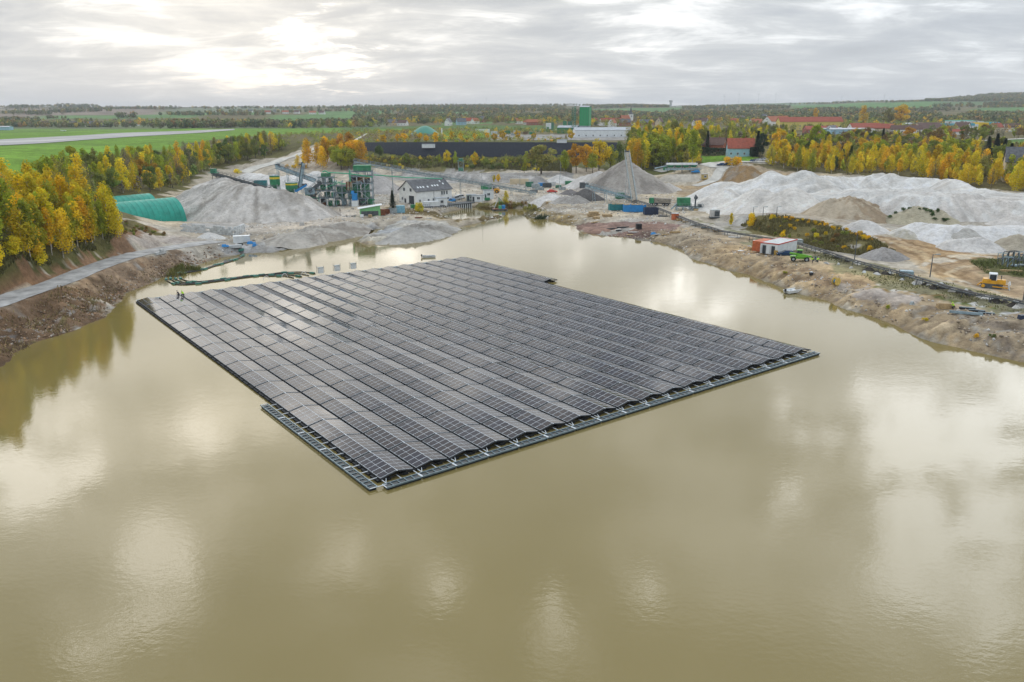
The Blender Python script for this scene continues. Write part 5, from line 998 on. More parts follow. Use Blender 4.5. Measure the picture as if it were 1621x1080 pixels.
PANE = mat('window_glass', (0.03, 0.04, 0.05), 0.12, 0, 0.1, 1, 0.6); BLUEP = mat('sky_blue_paint', (0.02, 0.23, 0.55), 0.5, 0, 0.15, 0.8); BLUEW = mat('pale_blue_render', (0.33, 0.52, 0.62), 0.8, 0, 0.1, 0.6); TEALP = mat('teal_paint', (0.02, 0.20, 0.22), 0.5, 0, 0.2, 0.8); NAVY = mat('navy_paint', (0.015, 0.03, 0.07), 0.5, 0, 0.3, 0.8)
ORP = mat('orange_paint', (0.50, 0.13, 0.045), 0.6, 0, 0.25, 1); REDP = mat('red_paint', (0.55, 0.06, 0.04), 0.5, 0, 0.15); YELP = mat('machine_yellow', (0.72, 0.36, 0.02), 0.4, 0, 0.15, 1.5); LIME = mat('lime_paint', (0.15, 0.42, 0.03), 0.4, 0, 0.15); DKB = mat('car_blue', (0.01, 0.045, 0.12), 0.2, 0.3, 0.1); SILV = mat('car_silver', (0.45, 0.47, 0.5), 0.3, 0.4, 0.08); TYRE = mat('tyre', (0.02, 0.02, 0.02), 0.9, 0, 0.2); BLKP = mat('black_plastic', (0.018, 0.02, 0.024), 0.5, 0, 0.2)
SKIN = mat('skin', (0.50, 0.30, 0.21), 0.6); HIVIS = mat('hi_vis_cloth', (0.45, 0.85, 0.03), 0.8, 0, 0.05); DCLO = mat('dark_cloth', (0.025, 0.03, 0.05), 0.9); YBAND = mat('yellow_band', (0.65, 0.50, 0.03), 0.6); LGREEN = mat('light_green_paint', (0.20, 0.50, 0.22), 0.6, 0, 0.15); YELR = mat('yellow_render', (0.66, 0.54, 0.16), 0.85, 0, 0.08); BRICK = mat('brick_red', (0.35, 0.12, 0.07), 0.9, 0, 0.2, 2); SKYL = mat('roof_light', (0.75, 0.8, 0.82), 0.25)
def gl(px, py): return Vector(gp(px, py))
def heading(p, q): return math.atan2(q[1]-p[1], q[0]-p[0])
def strut(o, pts, w, m, name='brace', parent=None):
    mb = MB()
    for a, b in pts: mb.beam(a, b, w)
    return part(name, mb, m, parent)
_WIN = {}
def window(parent, loc, rz, w=1.0, h=1.2, frame=None, name='window', depth=0.10):
    k = (round(w, 2), round(h, 2), (frame or WHC).name)
    if k not in _WIN:
        mb = MB(); mb.bz(-w/2-.07, w/2+.07, -depth, depth*.5, -h/2-.07, h/2+.07, 0)
        for s in (-1, 1): mb.bz(s*w/4-w/4+.04, s*w/4+w/4-.04, -depth-.02, -depth+.01, -h/2+.04, h/2-.04, 1)
        _WIN[k] = mb.mesh('window', [frame or WHC, PANE])
    return link(name, _WIN[k], parent, loc, rz)
def house(px, py, L, W, h, hr, deg, wall, roof, label, cat='house', name='house', win=3, chimney=True, floors=1, group=None, loc=None, gwin=True, ov=0.4):
    x, y, z = loc or gp(px, py); t = thing(name, label, cat, (x, y, z), R(deg), group)
    mb = MB(); mb.bz(-L/2, L/2, -W/2, W/2, -1.5, h)
    for s in (-1, 1): mb.add([(s*L/2, -W/2, h), (s*L/2, W/2, h), (s*L/2, 0, hr)], [(0, 1, 2)])
    part('wall', mb, wall, t)
    r = part('roof', MB().gable(L, W, h, hr, ov, 0.18), roof, t)
    if chimney: part('chimney', MB().box((L*0.18, W*0.08, hr+0.3), (0.6, 0.6, 1.4)), BRICK, r)
    for f in range(floors):
        zc = 1.5+f*2.7
        for i in range(win):
            xx = -L/2+L*(i+0.5)/win; window(t, (xx, -W/2-0.02, zc), 0); 
            if px > 0: window(t, (xx, W/2+0.02, zc), math.pi)
        if gwin:
            for s in (-1, 1): window(t, (s*(L/2+.02), -W/5, zc), s*math.pi/2)
    if gwin:
        for s in (-1, 1): window(t, (s*(L/2+.02), 0, h+(hr-h)*0.35), s*math.pi/2)
    return t
def container(px, py, L, W, Hh, deg, m, label, cat='container', name='container', loc=None, open_top=False, ribs=True, load=None, dz=0.0, doorm=None):
    x, y, z = loc or gp(px, py); t = thing(name, label, cat, (x, y, z+dz), R(deg)); mb = MB(); 
    if open_top:
        th = 0.08; mb.bz(-L/2, L/2, -W/2, W/2, 0.12, 0.25); mb.bz(-L/2, L/2, -W/2, -W/2+th, 0.25, Hh); mb.bz(-L/2, L/2, W/2-th, W/2, 0.25, Hh); mb.bz(-L/2, -L/2+th, -W/2+th, W/2-th, 0.25, Hh); mb.bz(L/2-th, L/2, -W/2+th, W/2-th, 0.25, Hh)
    else: mb.bz(-L/2, L/2, -W/2, W/2, 0.1, Hh)
    part('body', mb, m, t)
    if ribs:
        mb = MB(); n = max(4, int(L/0.5))
        for i in range(n+1):
            xx = -L/2+L*i/n
            for s in (-1, 1): mb.box((xx, s*(W/2+.03), Hh/2+.05), (0.12, 0.07, Hh-.12))
        for s in (-1, 1): mb.bz(-L/2-.05, L/2+.05, s*(W/2+.035)-.05, s*(W/2+.035)+.05, Hh-.12, Hh+.02)
        part('side_ribs', mb, m, t)
    if load:
        mb = MB(); rr = random.Random(px)
        for i in range(12): mb.box((rr.uniform(-L/2+.6, L/2-.6), rr.uniform(-W/2+.4, W/2-.4), Hh-0.05), (rr.uniform(.6, 1.3), rr.uniform(.4, .9), .35), rr.uniform(0, 3))
        part('load', mb, load, t)['kind'] = 'stuff'
    if doorm:
        for s in (-1, 1): part('door', MB().bz(L/2+.0, L/2+.06, s*W/4-W/4+.05, s*W/4+W/4-.05, 0.2, Hh-.1), doorm, t)
    return t
def conveyor(a, b, w, label, m=STG, d=1.0, feet=(), rail=True, head=True, dust=False, name='belt_conveyor', legm=None, flat_step=2.2, cat='conveyor'):
    """a truss conveyor from a to b (belt level); feet: fractions with trestle legs down to the ground"""
    a = Vector(a); b = Vector(b); dr = (b-a); L = dr.length; u = dr.normalized(); s = Vector((-u.y, u.x, 0)).normalized(); nrm = u.cross(s); nrm = nrm if nrm.z > 0 else -nrm
    o = thing(name, label, cat, tuple(a)); A = lambda p: p-a
    mb = MB(); n = max(3, int(L/flat_step))
    for sg in (-1, 1):
        q = s*sg*w/2; mb.beam(A(a+q), A(b+q), 0.22); mb.beam(A(a+q-nrm*d), A(b+q-nrm*d), 0.22)
        for i in range(n):
            p0 = a+dr*(i/n)+q; p1 = a+dr*((i+1)/n)+q; mb.beam(A(p0), A(p0-nrm*d), 0.13); mb.beam(A(p0-nrm*d*(i % 2)), A(p1-nrm*d*((i+1) % 2)), 0.13)
    for i in range(n+1): p = a+dr*(i/n); mb.beam(A(p-s*w/2-nrm*d), A(p+s*w/2-nrm*d), 0.13)
    part('truss', mb, m, o); mb = MB(); mb.beam(A(a+nrm*.12), A(b+nrm*.12), w*0.66, 0.06); part('belt', mb, DUST if dust else BELT, o)
    mb = MB()
    for sg in (-1, 1): q = s*sg*(w/2+.06); mb.beam(A(a+q-nrm*d*.32), A(b+q-nrm*d*.32), 0.05, d*.55)
    part('side_cover', mb, m, o)
    if rail:
        mb = MB()
        for sg in (-1, 1):
            q = s*sg*(w/2+.1); mb.beam(A(a+q+nrm*1.0), A(b+q+nrm*1.0), 0.08); mb.beam(A(a+q+nrm*.5), A(b+q+nrm*.5), 0.07)
            for i in range(n+1): p = a+dr*(i/n)+q; mb.beam(A(p), A(p+nrm*1.0), 0.08)
        part('handrail', mb, m, o)
    if head: part('drive_head', MB().cyl(A(b-s*w*.45), A(b+s*w*.45), 0.35).box(tuple(A(b-u*.6+nrm*.35)), (1.2, w, .5), math.atan2(u.y, u.x)), STD, o)
    for f in feet:
        p = a+dr*f; g = htop(p.x, p.y)-.3; mb = MB()
        for sg in (-1, 1):
            mb.beam(A(p+s*sg*w/2-nrm*d), A(Vector((p.x, p.y, g))+s*sg*(w/2+.5)), 0.16)
        k = max(1, int((p.z-g)/3))
        for j in range(k): zz = g+(p.z-d-g)*(j+.5)/k; mb.beam(A(Vector((p.x, p.y, zz))-s*(w/2+.3)), A(Vector((p.x, p.y, zz+1))+s*(w/2+.3)), 0.09)
        part('leg', mb, legm or m, o)
    return o
def wheel(parent, loc, r, w, m2=None, name='wheel'):
    k = ('w', r, w, (m2 or SILV).name)
    if k not in _WIN: _WIN[k] = MB().cyl((0, -w/2, 0), (0, w/2, 0), r, r, 14, 0).cyl((0, -w/2-.02, 0), (0, w/2+.02, 0), r*.5, r*.5, 10, 1).mesh('wheel', [TYRE, m2 or SILV])
    return link(name, _WIN[k], parent, loc)
def car(px, py, deg, m, label, kind='car', L=4.5, loc=None):
    x, y, z = loc or gp(px, py); van = kind == 'van'; t = thing('parked_van' if van else 'parked_car', label, kind, (x, y, z), R(deg)); s = L/4.5
    if van: pr = [(-2.2,.35),(-2.2,1.0),(-2.15,1.85),(0.9,1.9),(1.6,1.1),(2.25,.9),(2.25,.35)]; top = 1.9
    else: pr = [(-2.2,.32),(-2.25,.8),(-1.9,.95),(-1.35,1.42),(0.2,1.45),(1.05,1.0),(2.1,.82),(2.25,.5),(2.2,.3)]; top = 1.45
    mb = MB(); n = len(pr); P = []
    for yy, ins in ((-.88, 0), (.88, 0)):
        for xx, zz in pr: P.append((xx*s, yy*(0.84 if zz > 1.05 else 1), zz))
    mb.add(P, [tuple(range(n))[::-1], tuple(range(n, 2*n))]+[(i, (i+1) % n, n+(i+1) % n, n+i) for i in range(n)]); part('body', mb, m, t)
    g = MB()
    if van:
        for sy in (-1, 1): g.bz(-1.9*s, 1.0*s, sy*.80-.0, sy*.80+.06*sy, 1.2, 1.7)
        g.add([(0.98*s,-.7,1.82),(0.98*s,.7,1.82),(1.62*s,.72,1.15),(1.62*s,-.72,1.15)], [(0,1,2,3)])
    else:
        for sy in (-1, 1): g.add([(-1.5*s,sy*.83,1.0),(0.85*s,sy*.83,1.02),(0.15*s,sy*.765,1.38),(-1.2*s,sy*.765,1.36)], [(0,1,2,3)])
        g.add([(0.24*s,-.68,1.45),(0.24*s,.68,1.45),(1.02*s,.75,1.04),(1.02*s,-.75,1.04)], [(0,1,2,3)]); g.add([(-1.38*s,-.68,1.43),(-1.38*s,.68,1.43),(-1.88*s,.75,1.0),(-1.88*s,-.75,1.0)], [(0,1,2,3)])
    part('windows', g, PANE, t)
    for sx in (-1.4*s, 1.4*s):
        for sy in (-.82, .82): wheel(t, (sx, sy, .32), .32, .2)
    for sy in (-.6, .6): part('headlight', MB().bz(2.2*s, 2.27*s, sy-.15, sy+.15, .62, .76), SKYL, t)
    return t
def person(px, py, pose, deg, label, top=HIVIS, legs=DCLO, hat=None, loc=None, sc=1.0):
    x, y, z = loc or gp(px, py)
    J = {'stand': dict(pel=(0,0,.95), ch=(0,0,1.40), nk=(0,0,1.52), hd=(0.02,0,1.66), kl=(.03,.10,.5), kr=(.0,-.10,.5), fl=(0,.11,.05), fr=(-.02,-.11,.05), el=(.02,.24,1.15), er=(.02,-.24,1.15), hl=(.12,.24,.92), hr=(.10,-.24,.92)),
         'bend': dict(pel=(-.1,0,.88), ch=(.28,0,1.15), nk=(.38,0,1.18), hd=(.50,0,1.20), kl=(.06,.11,.48), kr=(.02,-.11,.48), fl=(0,.12,.05), fr=(-.05,-.12,.05), el=(.36,.22,.88), er=(.36,-.22,.88), hl=(.48,.18,.62), hr=(.48,-.18,.62)),
         'kneel': dict(pel=(-.1,0,.45), ch=(.12,0,.88), nk=(.18,0,1.0), hd=(.24,0,1.13), kl=(.28,.12,.42), kr=(.15,-.12,.08), fl=(.28,.12,.05), fr=(-.28,-.12,.06), el=(.25,.24,.68), er=(.25,-.24,.68), hl=(.45,.16,.5), hr=(.45,-.16,.5))}[pose]
    def skinmesh(name, jn, ed, rad, m, parent, grow=0.0):
        me = bpy.data.meshes.new(name); me.from_pydata([J2[k] for k in jn], [(jn.index(a), jn.index(b)) for a, b in ed], []); me.materials.append(m); o = link(name, me, parent)
        md = o.modifiers.new('skin', 'SKIN'); sk = me.skin_vertices[0].data if me.skin_vertices else None
        if sk is None:
            bpy.context.view_layer.objects.active = o; import bmesh; bm = bmesh.new(); bm.from_mesh(me); bm.verts.layers.skin.verify(); bm.to_mesh(me); bm.free(); sk = me.skin_vertices[0].data
        for k, v in zip(jn, sk): r = rad[k]+grow; v.radius = (r, r); v.use_root = (k == jn[0])
        s = o.modifiers.new('sub', 'SUBSURF'); s.levels = 1; s.render_levels = 1; return o
    J2 = dict(J); 
    for sgn, a in ((1, 'l'), (-1, 'r')):
        c = Vector(J['ch']); J2['s'+a] = tuple(c+Vector((0, sgn*.17, .02))); J2['p'+a] = tuple(Vector(J['pel'])+Vector((0, sgn*.09, -.04)))
        f = Vector(J['f'+a]); J2['t'+a] = tuple(f+Vector((.16, 0, -.01)))
    rad = dict(pel=.13, ch=.15, nk=.06, hd=.10, kl=.065, kr=.065, fl=.05, fr=.05, tl=.035, tr=.035, el=.045, er=.045, hl=.035, hr=.035, sl=.07, sr=.07, pl=.10, pr=.10)
    t = thing('person', label, 'person', (x, y, z), R(deg)); t.scale = (sc,)*3
    E_ = [('pel','ch'),('ch','nk'),('nk','hd'),('ch','sl'),('ch','sr'),('sl','el'),('sr','er'),('el','hl'),('er','hr'),('pel','pl'),('pel','pr'),('pl','kl'),('pr','kr'),('kl','fl'),('kr','fr'),('fl','tl'),('fr','tr')]
    jn = list(dict.fromkeys([k for e in E_ for k in e])); skinmesh('body', jn, E_, rad, SKIN, t)
    skinmesh('jacket', ['pel','ch','sl','sr','el','er'], [('pel','ch'),('ch','sl'),('ch','sr'),('sl','el'),('sr','er')], rad, top, t, .03)
    skinmesh('trousers', ['pel','pl','pr','kl','kr','fl','fr'], [('pel','pl'),('pel','pr'),('pl','kl'),('pr','kr'),('kl','fl'),('kr','fr')], rad, legs, t, .02)
    h = J['hd']; part('helmet' if hat else 'hair', MB().sphere((h[0]-.01, h[1], h[2]+.02), (.125, .115, .13), 10, 5, z0=0.0), hat or DTILE, t, smooth=True)
    return t
def pole(px, py, h, label, lamp=0, m=STD, r=0.09, name='lamp_post', cat='lamp post', dirn=0.0, loc=None):
    x, y, z = loc or gp(px, py); t = thing(name, label, cat, (x, y, z), dirn); part('post', MB().cyl((0, 0, -.3), (0, 0, h), r*1.3, r*.8, 8), m, t)
    if lamp: part('lamp_head', MB().beam((0, 0, h-.1), (lamp, 0, h+.05), .09).box((lamp+.3, 0, h), (.9, .35, .18)), STG, t)
    return t
def ad(px, py, D): return atdepth(px, py, D*1.052)
def crest(px, cy, fy, slope):
    g = gp(px, fy); tn = math.tan(R(slope)); k = -ray(px, cy)[2]/ray(px, cy)[1]; return (g[1]+(H-g[2])/tn)/(1+k/tn)
# ------------------------------------------------------------------ green arched halls and block walls
def arch_hall(apex_px, L, label, r=7.0, hd=None):
    ap = Vector(ad(*apex_px)); zg = min(2.6, float(hz(ap.x+5, ap.y-4))); ux, uy = 0.60, 0.80     # axis runs away to the right; apex of the far right end given
    t = thing('arched_hall', label, 'hall', (ap.x, ap.y, zg), math.atan2(uy, ux)); h = ap.z-zg
    n = 18; mb = MB(); P = []
    for i in range(n+1):
        a = math.pi*i/n; P.append((math.cos(a)*r, math.sin(a)*h))
    nb = 14
    for k in range(nb):
        x0 = -L*k/nb; x1 = -L*(k+1)/nb; V = [(x, y, z+.0) for x in (x0-.03, (x0+x1)/2, x1+.03) for y, z in P]
        V = [(x, y*(1.0 if abs(x-(x0+x1)/2) > .1 else .988), z*(1.0 if abs(x-(x0+x1)/2) > .1 else .988)) for x, y, z in V]; m1 = n+1
        mbk = MB().add(V, [(a*m1+i, a*m1+i+1, (a+1)*m1+i+1, (a+1)*m1+i) for a in range(2) for i in range(n)]); part('cover_bay', mbk, TEAL, t, smooth=True)
    mb = MB().add([(0, y, z) for y, z in P], [tuple(range(n+1))]); part('end_wall', mb, TEAL, t); part('end_wall', MB().add([(-L, y, z) for y, z in P], [tuple(range(n+1))[::-1]]), TEAL, t)
    bm_ = MB().bz(-.8, .8, -.4, .4, 0, .8).mesh('concrete_block', CON2)
    for k in range(int(L/1.7)):
        for s in (-1, 1): link('concrete_block', bm_, t, (-.8-k*1.7, s*(r+.3), -.1))
    return t
arch_hall((274, 312, 267), 26, 'front teal arched tarpaulin hall beside the big pale sand heap')
arch_hall((235, 306, 280), 26, 'rear teal arched hall, mostly hidden behind the front one')
def block_wall(P, rows, label, bw=1.25, bh=0.62, m=CON2):
    W_ = [gl(a, b) for a, b in P]; t = thing('block_wall', label, 'wall', tuple(W_[0])); bl = MB().box((0, 0, 0), (bw-.05, .62, bh-.04)).mesh('concrete_block', m)
    for a, b in zip(W_[:-1], W_[1:]):
        d = b-a; d.z = 0; L = d.length; n = max(1, int(L/bw)); rz = math.atan2(d.y, d.x)
        for r in range(rows):
            for i in range(n-(r % 2)):
                p = a+d*((i+.5+.5*(r % 2))/n); j = random.uniform(-.04, .04)
                if r == rows-1 and random.random() < .25: continue
                link('concrete_block', bl, t, (p.x-W_[0].x-math.sin(rz)*j, p.y-W_[0].y+math.cos(rz)*j, float(hz(p.x, p.y))*.5+(a.z+(b.z-a.z)*i/n)*.5-W_[0].z+bh*(r+.45)), rz+random.uniform(-.02, .02))
    return t
block_wall([(286,366),(330,369),(371,373),(388,367)], 4, 'pale concrete block wall in front of the big sand heap'); block_wall([(246,404),(262,401)], 2, 'two courses of pale concrete blocks beside the haul road')
container(377,385,2.4,2.2,2.1,20,WHC,'white tank box on the bank above the floating pipes, left of two','tank','tank_box',ribs=True); container(390,383,2.0,2.0,1.9,20,WHC,'white tank box on the bank above the floating pipes, right of two','tank','tank_box')
container(370,393,4.4,1.2,.9,18,CON2,'long low concrete trough beside the blue covers on the bank','trough','trough',ribs=False)
def cover(px, py, label, s=1.0):
    x, y, z = gp(px, py); mb = MB().box((0, 0, .35), (2.0*s, 1.1*s, .7), .3, 0, (1.2*s, .4*s)).box((.9*s, .5*s, .2), (1.2*s, .8*s, .4), .9, 0, (.7*s, .3*s)); tag(link('blue_cover', mb.mesh('blue_cover', BLUEP), None, (x, y, z)), label, 'tarpaulin')
cover(355,391,'small blue tarpaulin at the left end of the concrete trough',.8); cover(396,386,'blue tarpaulin right of the white tank boxes',1); cover(403,390,'blue tarpaulin lying lowest on the bank',.7)
# floating pipes with green floats
def pipe_line(P, label, r=0.11, every=6.0, z=0.12, mf=None, group='floating cable pipes'):
    pts = [Vector((*onz(a, b, z), z)) if zz is None else Vector(gp(a, b))+Vector((0, 0, zz)) for a, b, zz in P]; Q = []
    for i in range(len(pts)-1):
        p0 = pts[max(i-1, 0)]; p1 = pts[i]; p2 = pts[i+1]; p3 = pts[min(i+2, len(pts)-1)]; k = max(2, int((p2-p1).length/1.2))
        for q in range(k): t = q/k; Q.append(0.5*((2*p1)+(p2-p0)*t+(2*p0-5*p1+4*p2-p3)*t*t+(3*p1-p0-3*p2+p3)*t**3))
    Q.append(pts[-1]); o0 = Q[0].copy(); t = thing('floating_pipe', label, 'pipe', tuple(o0), 0, group); part('pipe', MB().tube([q-o0 for q in Q], r, 6), BLKP, t); acc = 2; 
    fl = MB().box((0, 0, 0), (1.5, .7, .42), 0, 0, (1.3, .5)).mesh('float', TEALG)
    for a, b in zip(Q[:-1], Q[1:]):
        acc += (b-a).length
        if acc > every: acc = 0; f = link('float', fl, t, tuple(b-o0), math.atan2(b.y-a.y, b.x-a.x))
    return t
TEALG = mat('float_green', (0.02, 0.16, 0.12), 0.5)
core = [(345,418,None),(311,428,None)]
for i, (lbl, st, lp) in enumerate((('outermost of the four floating pipes in the loop off the left bank', (272,436), [(263,442),(279,450),(314,449),(360,443),(405,437),(440,432),(478,430.5),(499,433)]),('second floating pipe from the outside of the loop', (278,436), [(270,441),(286,448.5),(316,447.7),(361,442),(405,436),(440,433),(470,433),(489,436)]),
        ('third floating pipe from the outside of the loop', (284,435), [(277,440),(292,447),(318,446.5),(362,441),(405,435.4),(430,435),(455,435),(478,438)]),('innermost of the four floating pipes in the loop', (290,434.5), [(284,439),(298,445),(320,445.3),(362,440.2),(400,436.5),(425,437),(450,437),(465,440)]))):
    pipe_line([(380+i*1.4,386,.3),(379+i*1.8,396,.2)]+[(383+i*.4,404.5+i*.3,None),(370,411+i*.35,None),(345,418+i*.5,None),(315,427+i*.5,None)]+[(st[0],st[1]-3+i*.5,None)]+[(a,b,None) for a, b in lp], lbl)
# inverters, hoops, people and boats at the array's far edge
def inverter(px, py, label):
    x, y, _ = gp(px, py); t = thing('inverter_cabinet', label, 'cabinet', (x, y, .4), AT); part('cabinet', MB().bz(-.6, .6, -.35, .35, 0, 1.35), WHC, t); part('roof', MB().bz(-.7, .7, -.45, .45, 1.35, 1.42), STG, t)
    part('post', MB().beam((-.9, .2, 0), (-.9, .2, 1.9), .06).beam((.95, .2, 0), (.95, .2, 1.7), .06), STD, t)
inverter(508,435,'white inverter cabinet nearest the end of the floating pipes'); inverter(534,431.5,'white inverter cabinet, middle of three on the array edge'); inverter(559.5,428,'white inverter cabinet furthest right on the array edge')
for px, py, l in ((422,447,'leftmost'),(451,443,'middle'),(481,440,'rightmost')):
    x, y, _ = gp(px, py); mb = MB(); pts = [Vector((math.cos(a)*.7, 0, .2+math.sin(a)*.9)) for a in np.linspace(0, math.pi, 9)]; mb.tube(pts, .06, 5); tag(link('cable_hoop', mb.mesh('cable_hoop', WHC), None, (x, y, .35), AT), f'{l} of three small white cable hoops on the array edge', 'hoop')
x, y, _ = onz(283, 469, .5)+(0,); person(0,0,'kneel',200,'person in dark clothes and dark cap crouching on the array edge',DCLO,DCLO,BLKP,(x, y, .5)); x, y = onz(290, 469, .5); person(0,0,'kneel',160,'person in a bright hi-vis jacket crouching on the array edge',HIVIS,DCLO,HIVIS,(x, y, .5))
def small_boat(px, py, deg, label, L=6.0, W=1.9, z=0.0, m=CON2, motor=True, tilt=0):
    x, y = onz(px, py, max(z, 0)); t = thing('work_boat', label, 'boat', (x, y, z), R(deg)); t.rotation_euler = (0, R(tilt), R(deg)); mb = MB()
    hull = [(-L/2,-W/2),(L*.35,-W/2),(L/2,-W*.3),(L/2,W*.3),(L*.35,W/2),(-L/2,W/2)]; inn = [(a*.93, b*.84) for a, b in hull]; n = len(hull)
    V = [(a*.95, b*.85, -.15) for a, b in hull]+[(a, b, .5) for a, b in hull]+[(a, b, .5) for a, b in inn]+[(a, b, .12) for a, b in inn]
    fs = [tuple(range(n))[::-1]]+[(k*n+i, k*n+(i+1) % n, (k+1)*n+(i+1) % n, (k+1)*n+i) for k in range(3) for i in range(n)]+[tuple(range(3*n, 4*n))]; mb.add(V, fs); part('hull', mb, m, t)
    for xx in (-L*.15, L*.15): part('thwart', MB().bz(xx-.15, xx+.15, -W*.4, W*.4, .36, .42), m, t)
    if motor: part('outboard_motor', MB().box((-L/2-.15, 0, .6), (.35, .3, .55)).beam((-L/2-.2, 0, .3), (-L/2-.2, 0, -.3), .12), BLKP, t)
    return t
small_boat(679,407.5,10,'grey work boat moored behind the far corner of the array',3.6,1.3)
# ------------------------------------------------------------------ the washing plant
def frame_tower(t, x0, x1, y0, y1, z0, z1, nx, ny, lev, m=STB, deck=None, brace=True, name='steel_frame'):
    for i in range(nx+1):
        for j in range(ny+1):
            x = x0+(x1-x0)*i/nx; y = y0+(y1-y0)*j/ny; part('column', MB().beam((x, y, z0-.5), (x, y, z1), .28), m, t)
    for k, z in enumerate(lev):
        mb = MB()
        for j in range(ny+1): y = y0+(y1-y0)*j/ny; mb.beam((x0-.3, y, z), (x1+.3, y, z), .2, .3)
        for i in range(nx+1): x = x0+(x1-x0)*i/nx; mb.beam((x, y0-.3, z-.02), (x, y1+.3, z-.02), .18, .26)
        part('deck_beams', mb, m, t); part('deck', MB().bz(x0-.2, x1+.2, y0-.2, y1+.2, z+.16, z+.22), deck or STD, t)
        mb = MB()
        for a, b in (((x0-.4,y0-.4),(x1+.4,y0-.4)),((x1+.4,y0-.4),(x1+.4,y1+.4)),((x0-.4,y0-.4),(x0-.4,y1+.4))):
            for h in (.6, 1.15): mb.beam((*a, z+h), (*b, z+h), .05)
            nn = 5
            for q in range(nn+1): p = (a[0]+(b[0]-a[0])*q/nn, a[1]+(b[1]-a[1])*q/nn); mb.beam((*p, z+.2), (*p, z+1.15), .05)
        part('handrail', mb, STG, t)
    if brace:
        zs = [z0]+list(lev); mb = MB()
        for k in range(len(zs)-1):
            for i in range(nx):
                xa = x0+(x1-x0)*i/nx; xb = x0+(x1-x0)*(i+1)/nx
                if (i+k) % 2 == 0: mb.beam((xa, y0-.05, zs[k]), (xb, y0-.05, zs[k+1]), .12)
                else: mb.beam((xb, y0-.05, zs[k]), (xa, y0-.05, zs[k+1]), .12)
        part('cross_bracing', mb, STG, t)
def plant():
    g = gl(549, 326); t = thing('washing_plant', 'blue grey steel washing plant tower with green tanks, left of the white house', 'plant', (g.x, g.y, g.z), R(6))
    K = g.y/1259/1.005
    def X(px): return (px-549)*K
    frame_tower(t, X(508), X(530), -1, 4.5, 0, 11.2, 2, 1, [3.2, 6.0, 8.8, 11.0])
    frame_tower(t, X(533), X(553), 0, 5.0, 0, 9.6, 2, 1, [2.6, 5.0, 7.6])
    frame_tower(t, X(556), X(590), -.5, 6.5, 0, 13.2, 3, 1, [2.8, 5.6, 8.6, 11.2, 13.0])
    part('roof_house', MB().bz(X(562), X(589), .3, 5.0, 13.3, 15.4), GRN, t); part('roof_house', MB().bz(X(512), X(526), .2, 3.5, 11.3, 12.6), GRN, t)
    for k, (a, z, r, h, m) in enumerate(((513,6.4,1.0,1.8,GRN),(524,6.4,1.0,1.8,DGN),(519,3.5,1.2,1.8,DGN),(538,5.2,1.0,2.2,DGN),(547,5.2,1.0,2.2,GRN),(541,2.9,1.3,1.7,DGN),(565,5.9,1.5,2.4,DGN),(579,5.9,1.6,2.4,GRN),(566,3.0,1.4,2.3,DGN),(580,3.0,1.5,2.3,GRN),(561,8.9,1.1,2,STD),(571,8.9,1.2,2,RUST),(582,8.9,1.2,2,STD),(515,9.1,.9,1.6,WHC),(525,9.1,.8,1.6,DGN),(574,.5,1.6,2.2,STD),(586,.5,1.1,2.0,GRN),(512,.5,1,2.2,STD))):
        part('tank', MB().cyl((X(a), 1.6+.3*(k % 3), z), (X(a), 1.6+.3*(k % 3), z+h), r, r, 12).cyl((X(a), 1.6+.3*(k % 3), z-.9), (X(a), 1.6+.3*(k % 3), z), r*.3, r, 12), m, t)
    for k in range(4): part('hydrocyclone', MB().cyl((X(551+k*2.3), -1.2, 6.0), (X(551+k*2.3), -1.2, 9.4), .12, .26, 8), CARD if k % 2 else RUST, t)
    part('blue_tank', MB().bz(X(559), X(567), -3.6, -1.6, 2.4, 5.0).cyl((X(560), -2.6, 5.0), (X(560), -2.6, 6.0), .8, .5, 8), BLUEP, t); part('white_tank', MB().bz(X(558), X(568), -3.8, -1.4, 0, 2.3), WHC, t)
    pts = [Vector((X(515), -.6, 13.2)), Vector((X(519), -.6, 13.6)), Vector((X(524), -.6, 12.9)), Vector((X(538), -.4, 12.7)), Vector((X(556), -.8, 12.4)), Vector((X(592), -.8, 11.0))]; part('green_pipe', MB().tube(pts, .22, 8), MINT, t)
    part('green_pipe', MB().tube([Vector((X(557), -1, 13.8)), Vector((X(557), -1, 9)), Vector((X(553), -1, 8.6)), Vector((X(540), -1, 8.6))], .2, 8), MINT, t)
    for a, b, z0, z1 in ((571,584,0,2.8),(584,571,2.8,5.6),(571,584,5.6,8.6)): part('stair', MB().beam((X(a), -1.6, z0), (X(b), -1.6, z1), .9, .18), STG, t)
    frame_tower(t, X(486), X(505), 1, 5, 0, 6.2, 2, 1, [2.8, 5.8])
    for a, zz, r, h, m in ((489,3.1,1,1.8,GRN),(497,3.1,1.1,1.8,STD),(502,6.1,.8,1.6,DGN),(490,.4,1.2,2,DGN),(500,.4,1.2,1.9,RUST),(534,.4,1,1.6,GRN),(545,.4,1,1.8,STB),(554,3.2,.8,3,STB),(528,3.2,.7,2,MINT)): part('tank', MB().cyl((X(a), 1.4, zz), (X(a), 1.4, zz+h), r, r, 10), m, t)
    rp = random.Random(3)
    for k in range(16):
        x0 = X(rp.uniform(488, 586)); z0 = rp.uniform(1, 11 if x0 > X(508) else 5); l = rp.uniform(1.5, 5); q = Vector((x0, -.9-rp.random()*.6, z0)); part('pipe', MB().tube([q, q+Vector((l*rp.choice((-1, 1)), 0, 0)), q+Vector((l*rp.choice((-1, 1)), 0, -rp.uniform(.5, 2.5)))], rp.uniform(.08, .18), 6), rp.choice((MINT, STG, GRN, STB, CARD)), t)
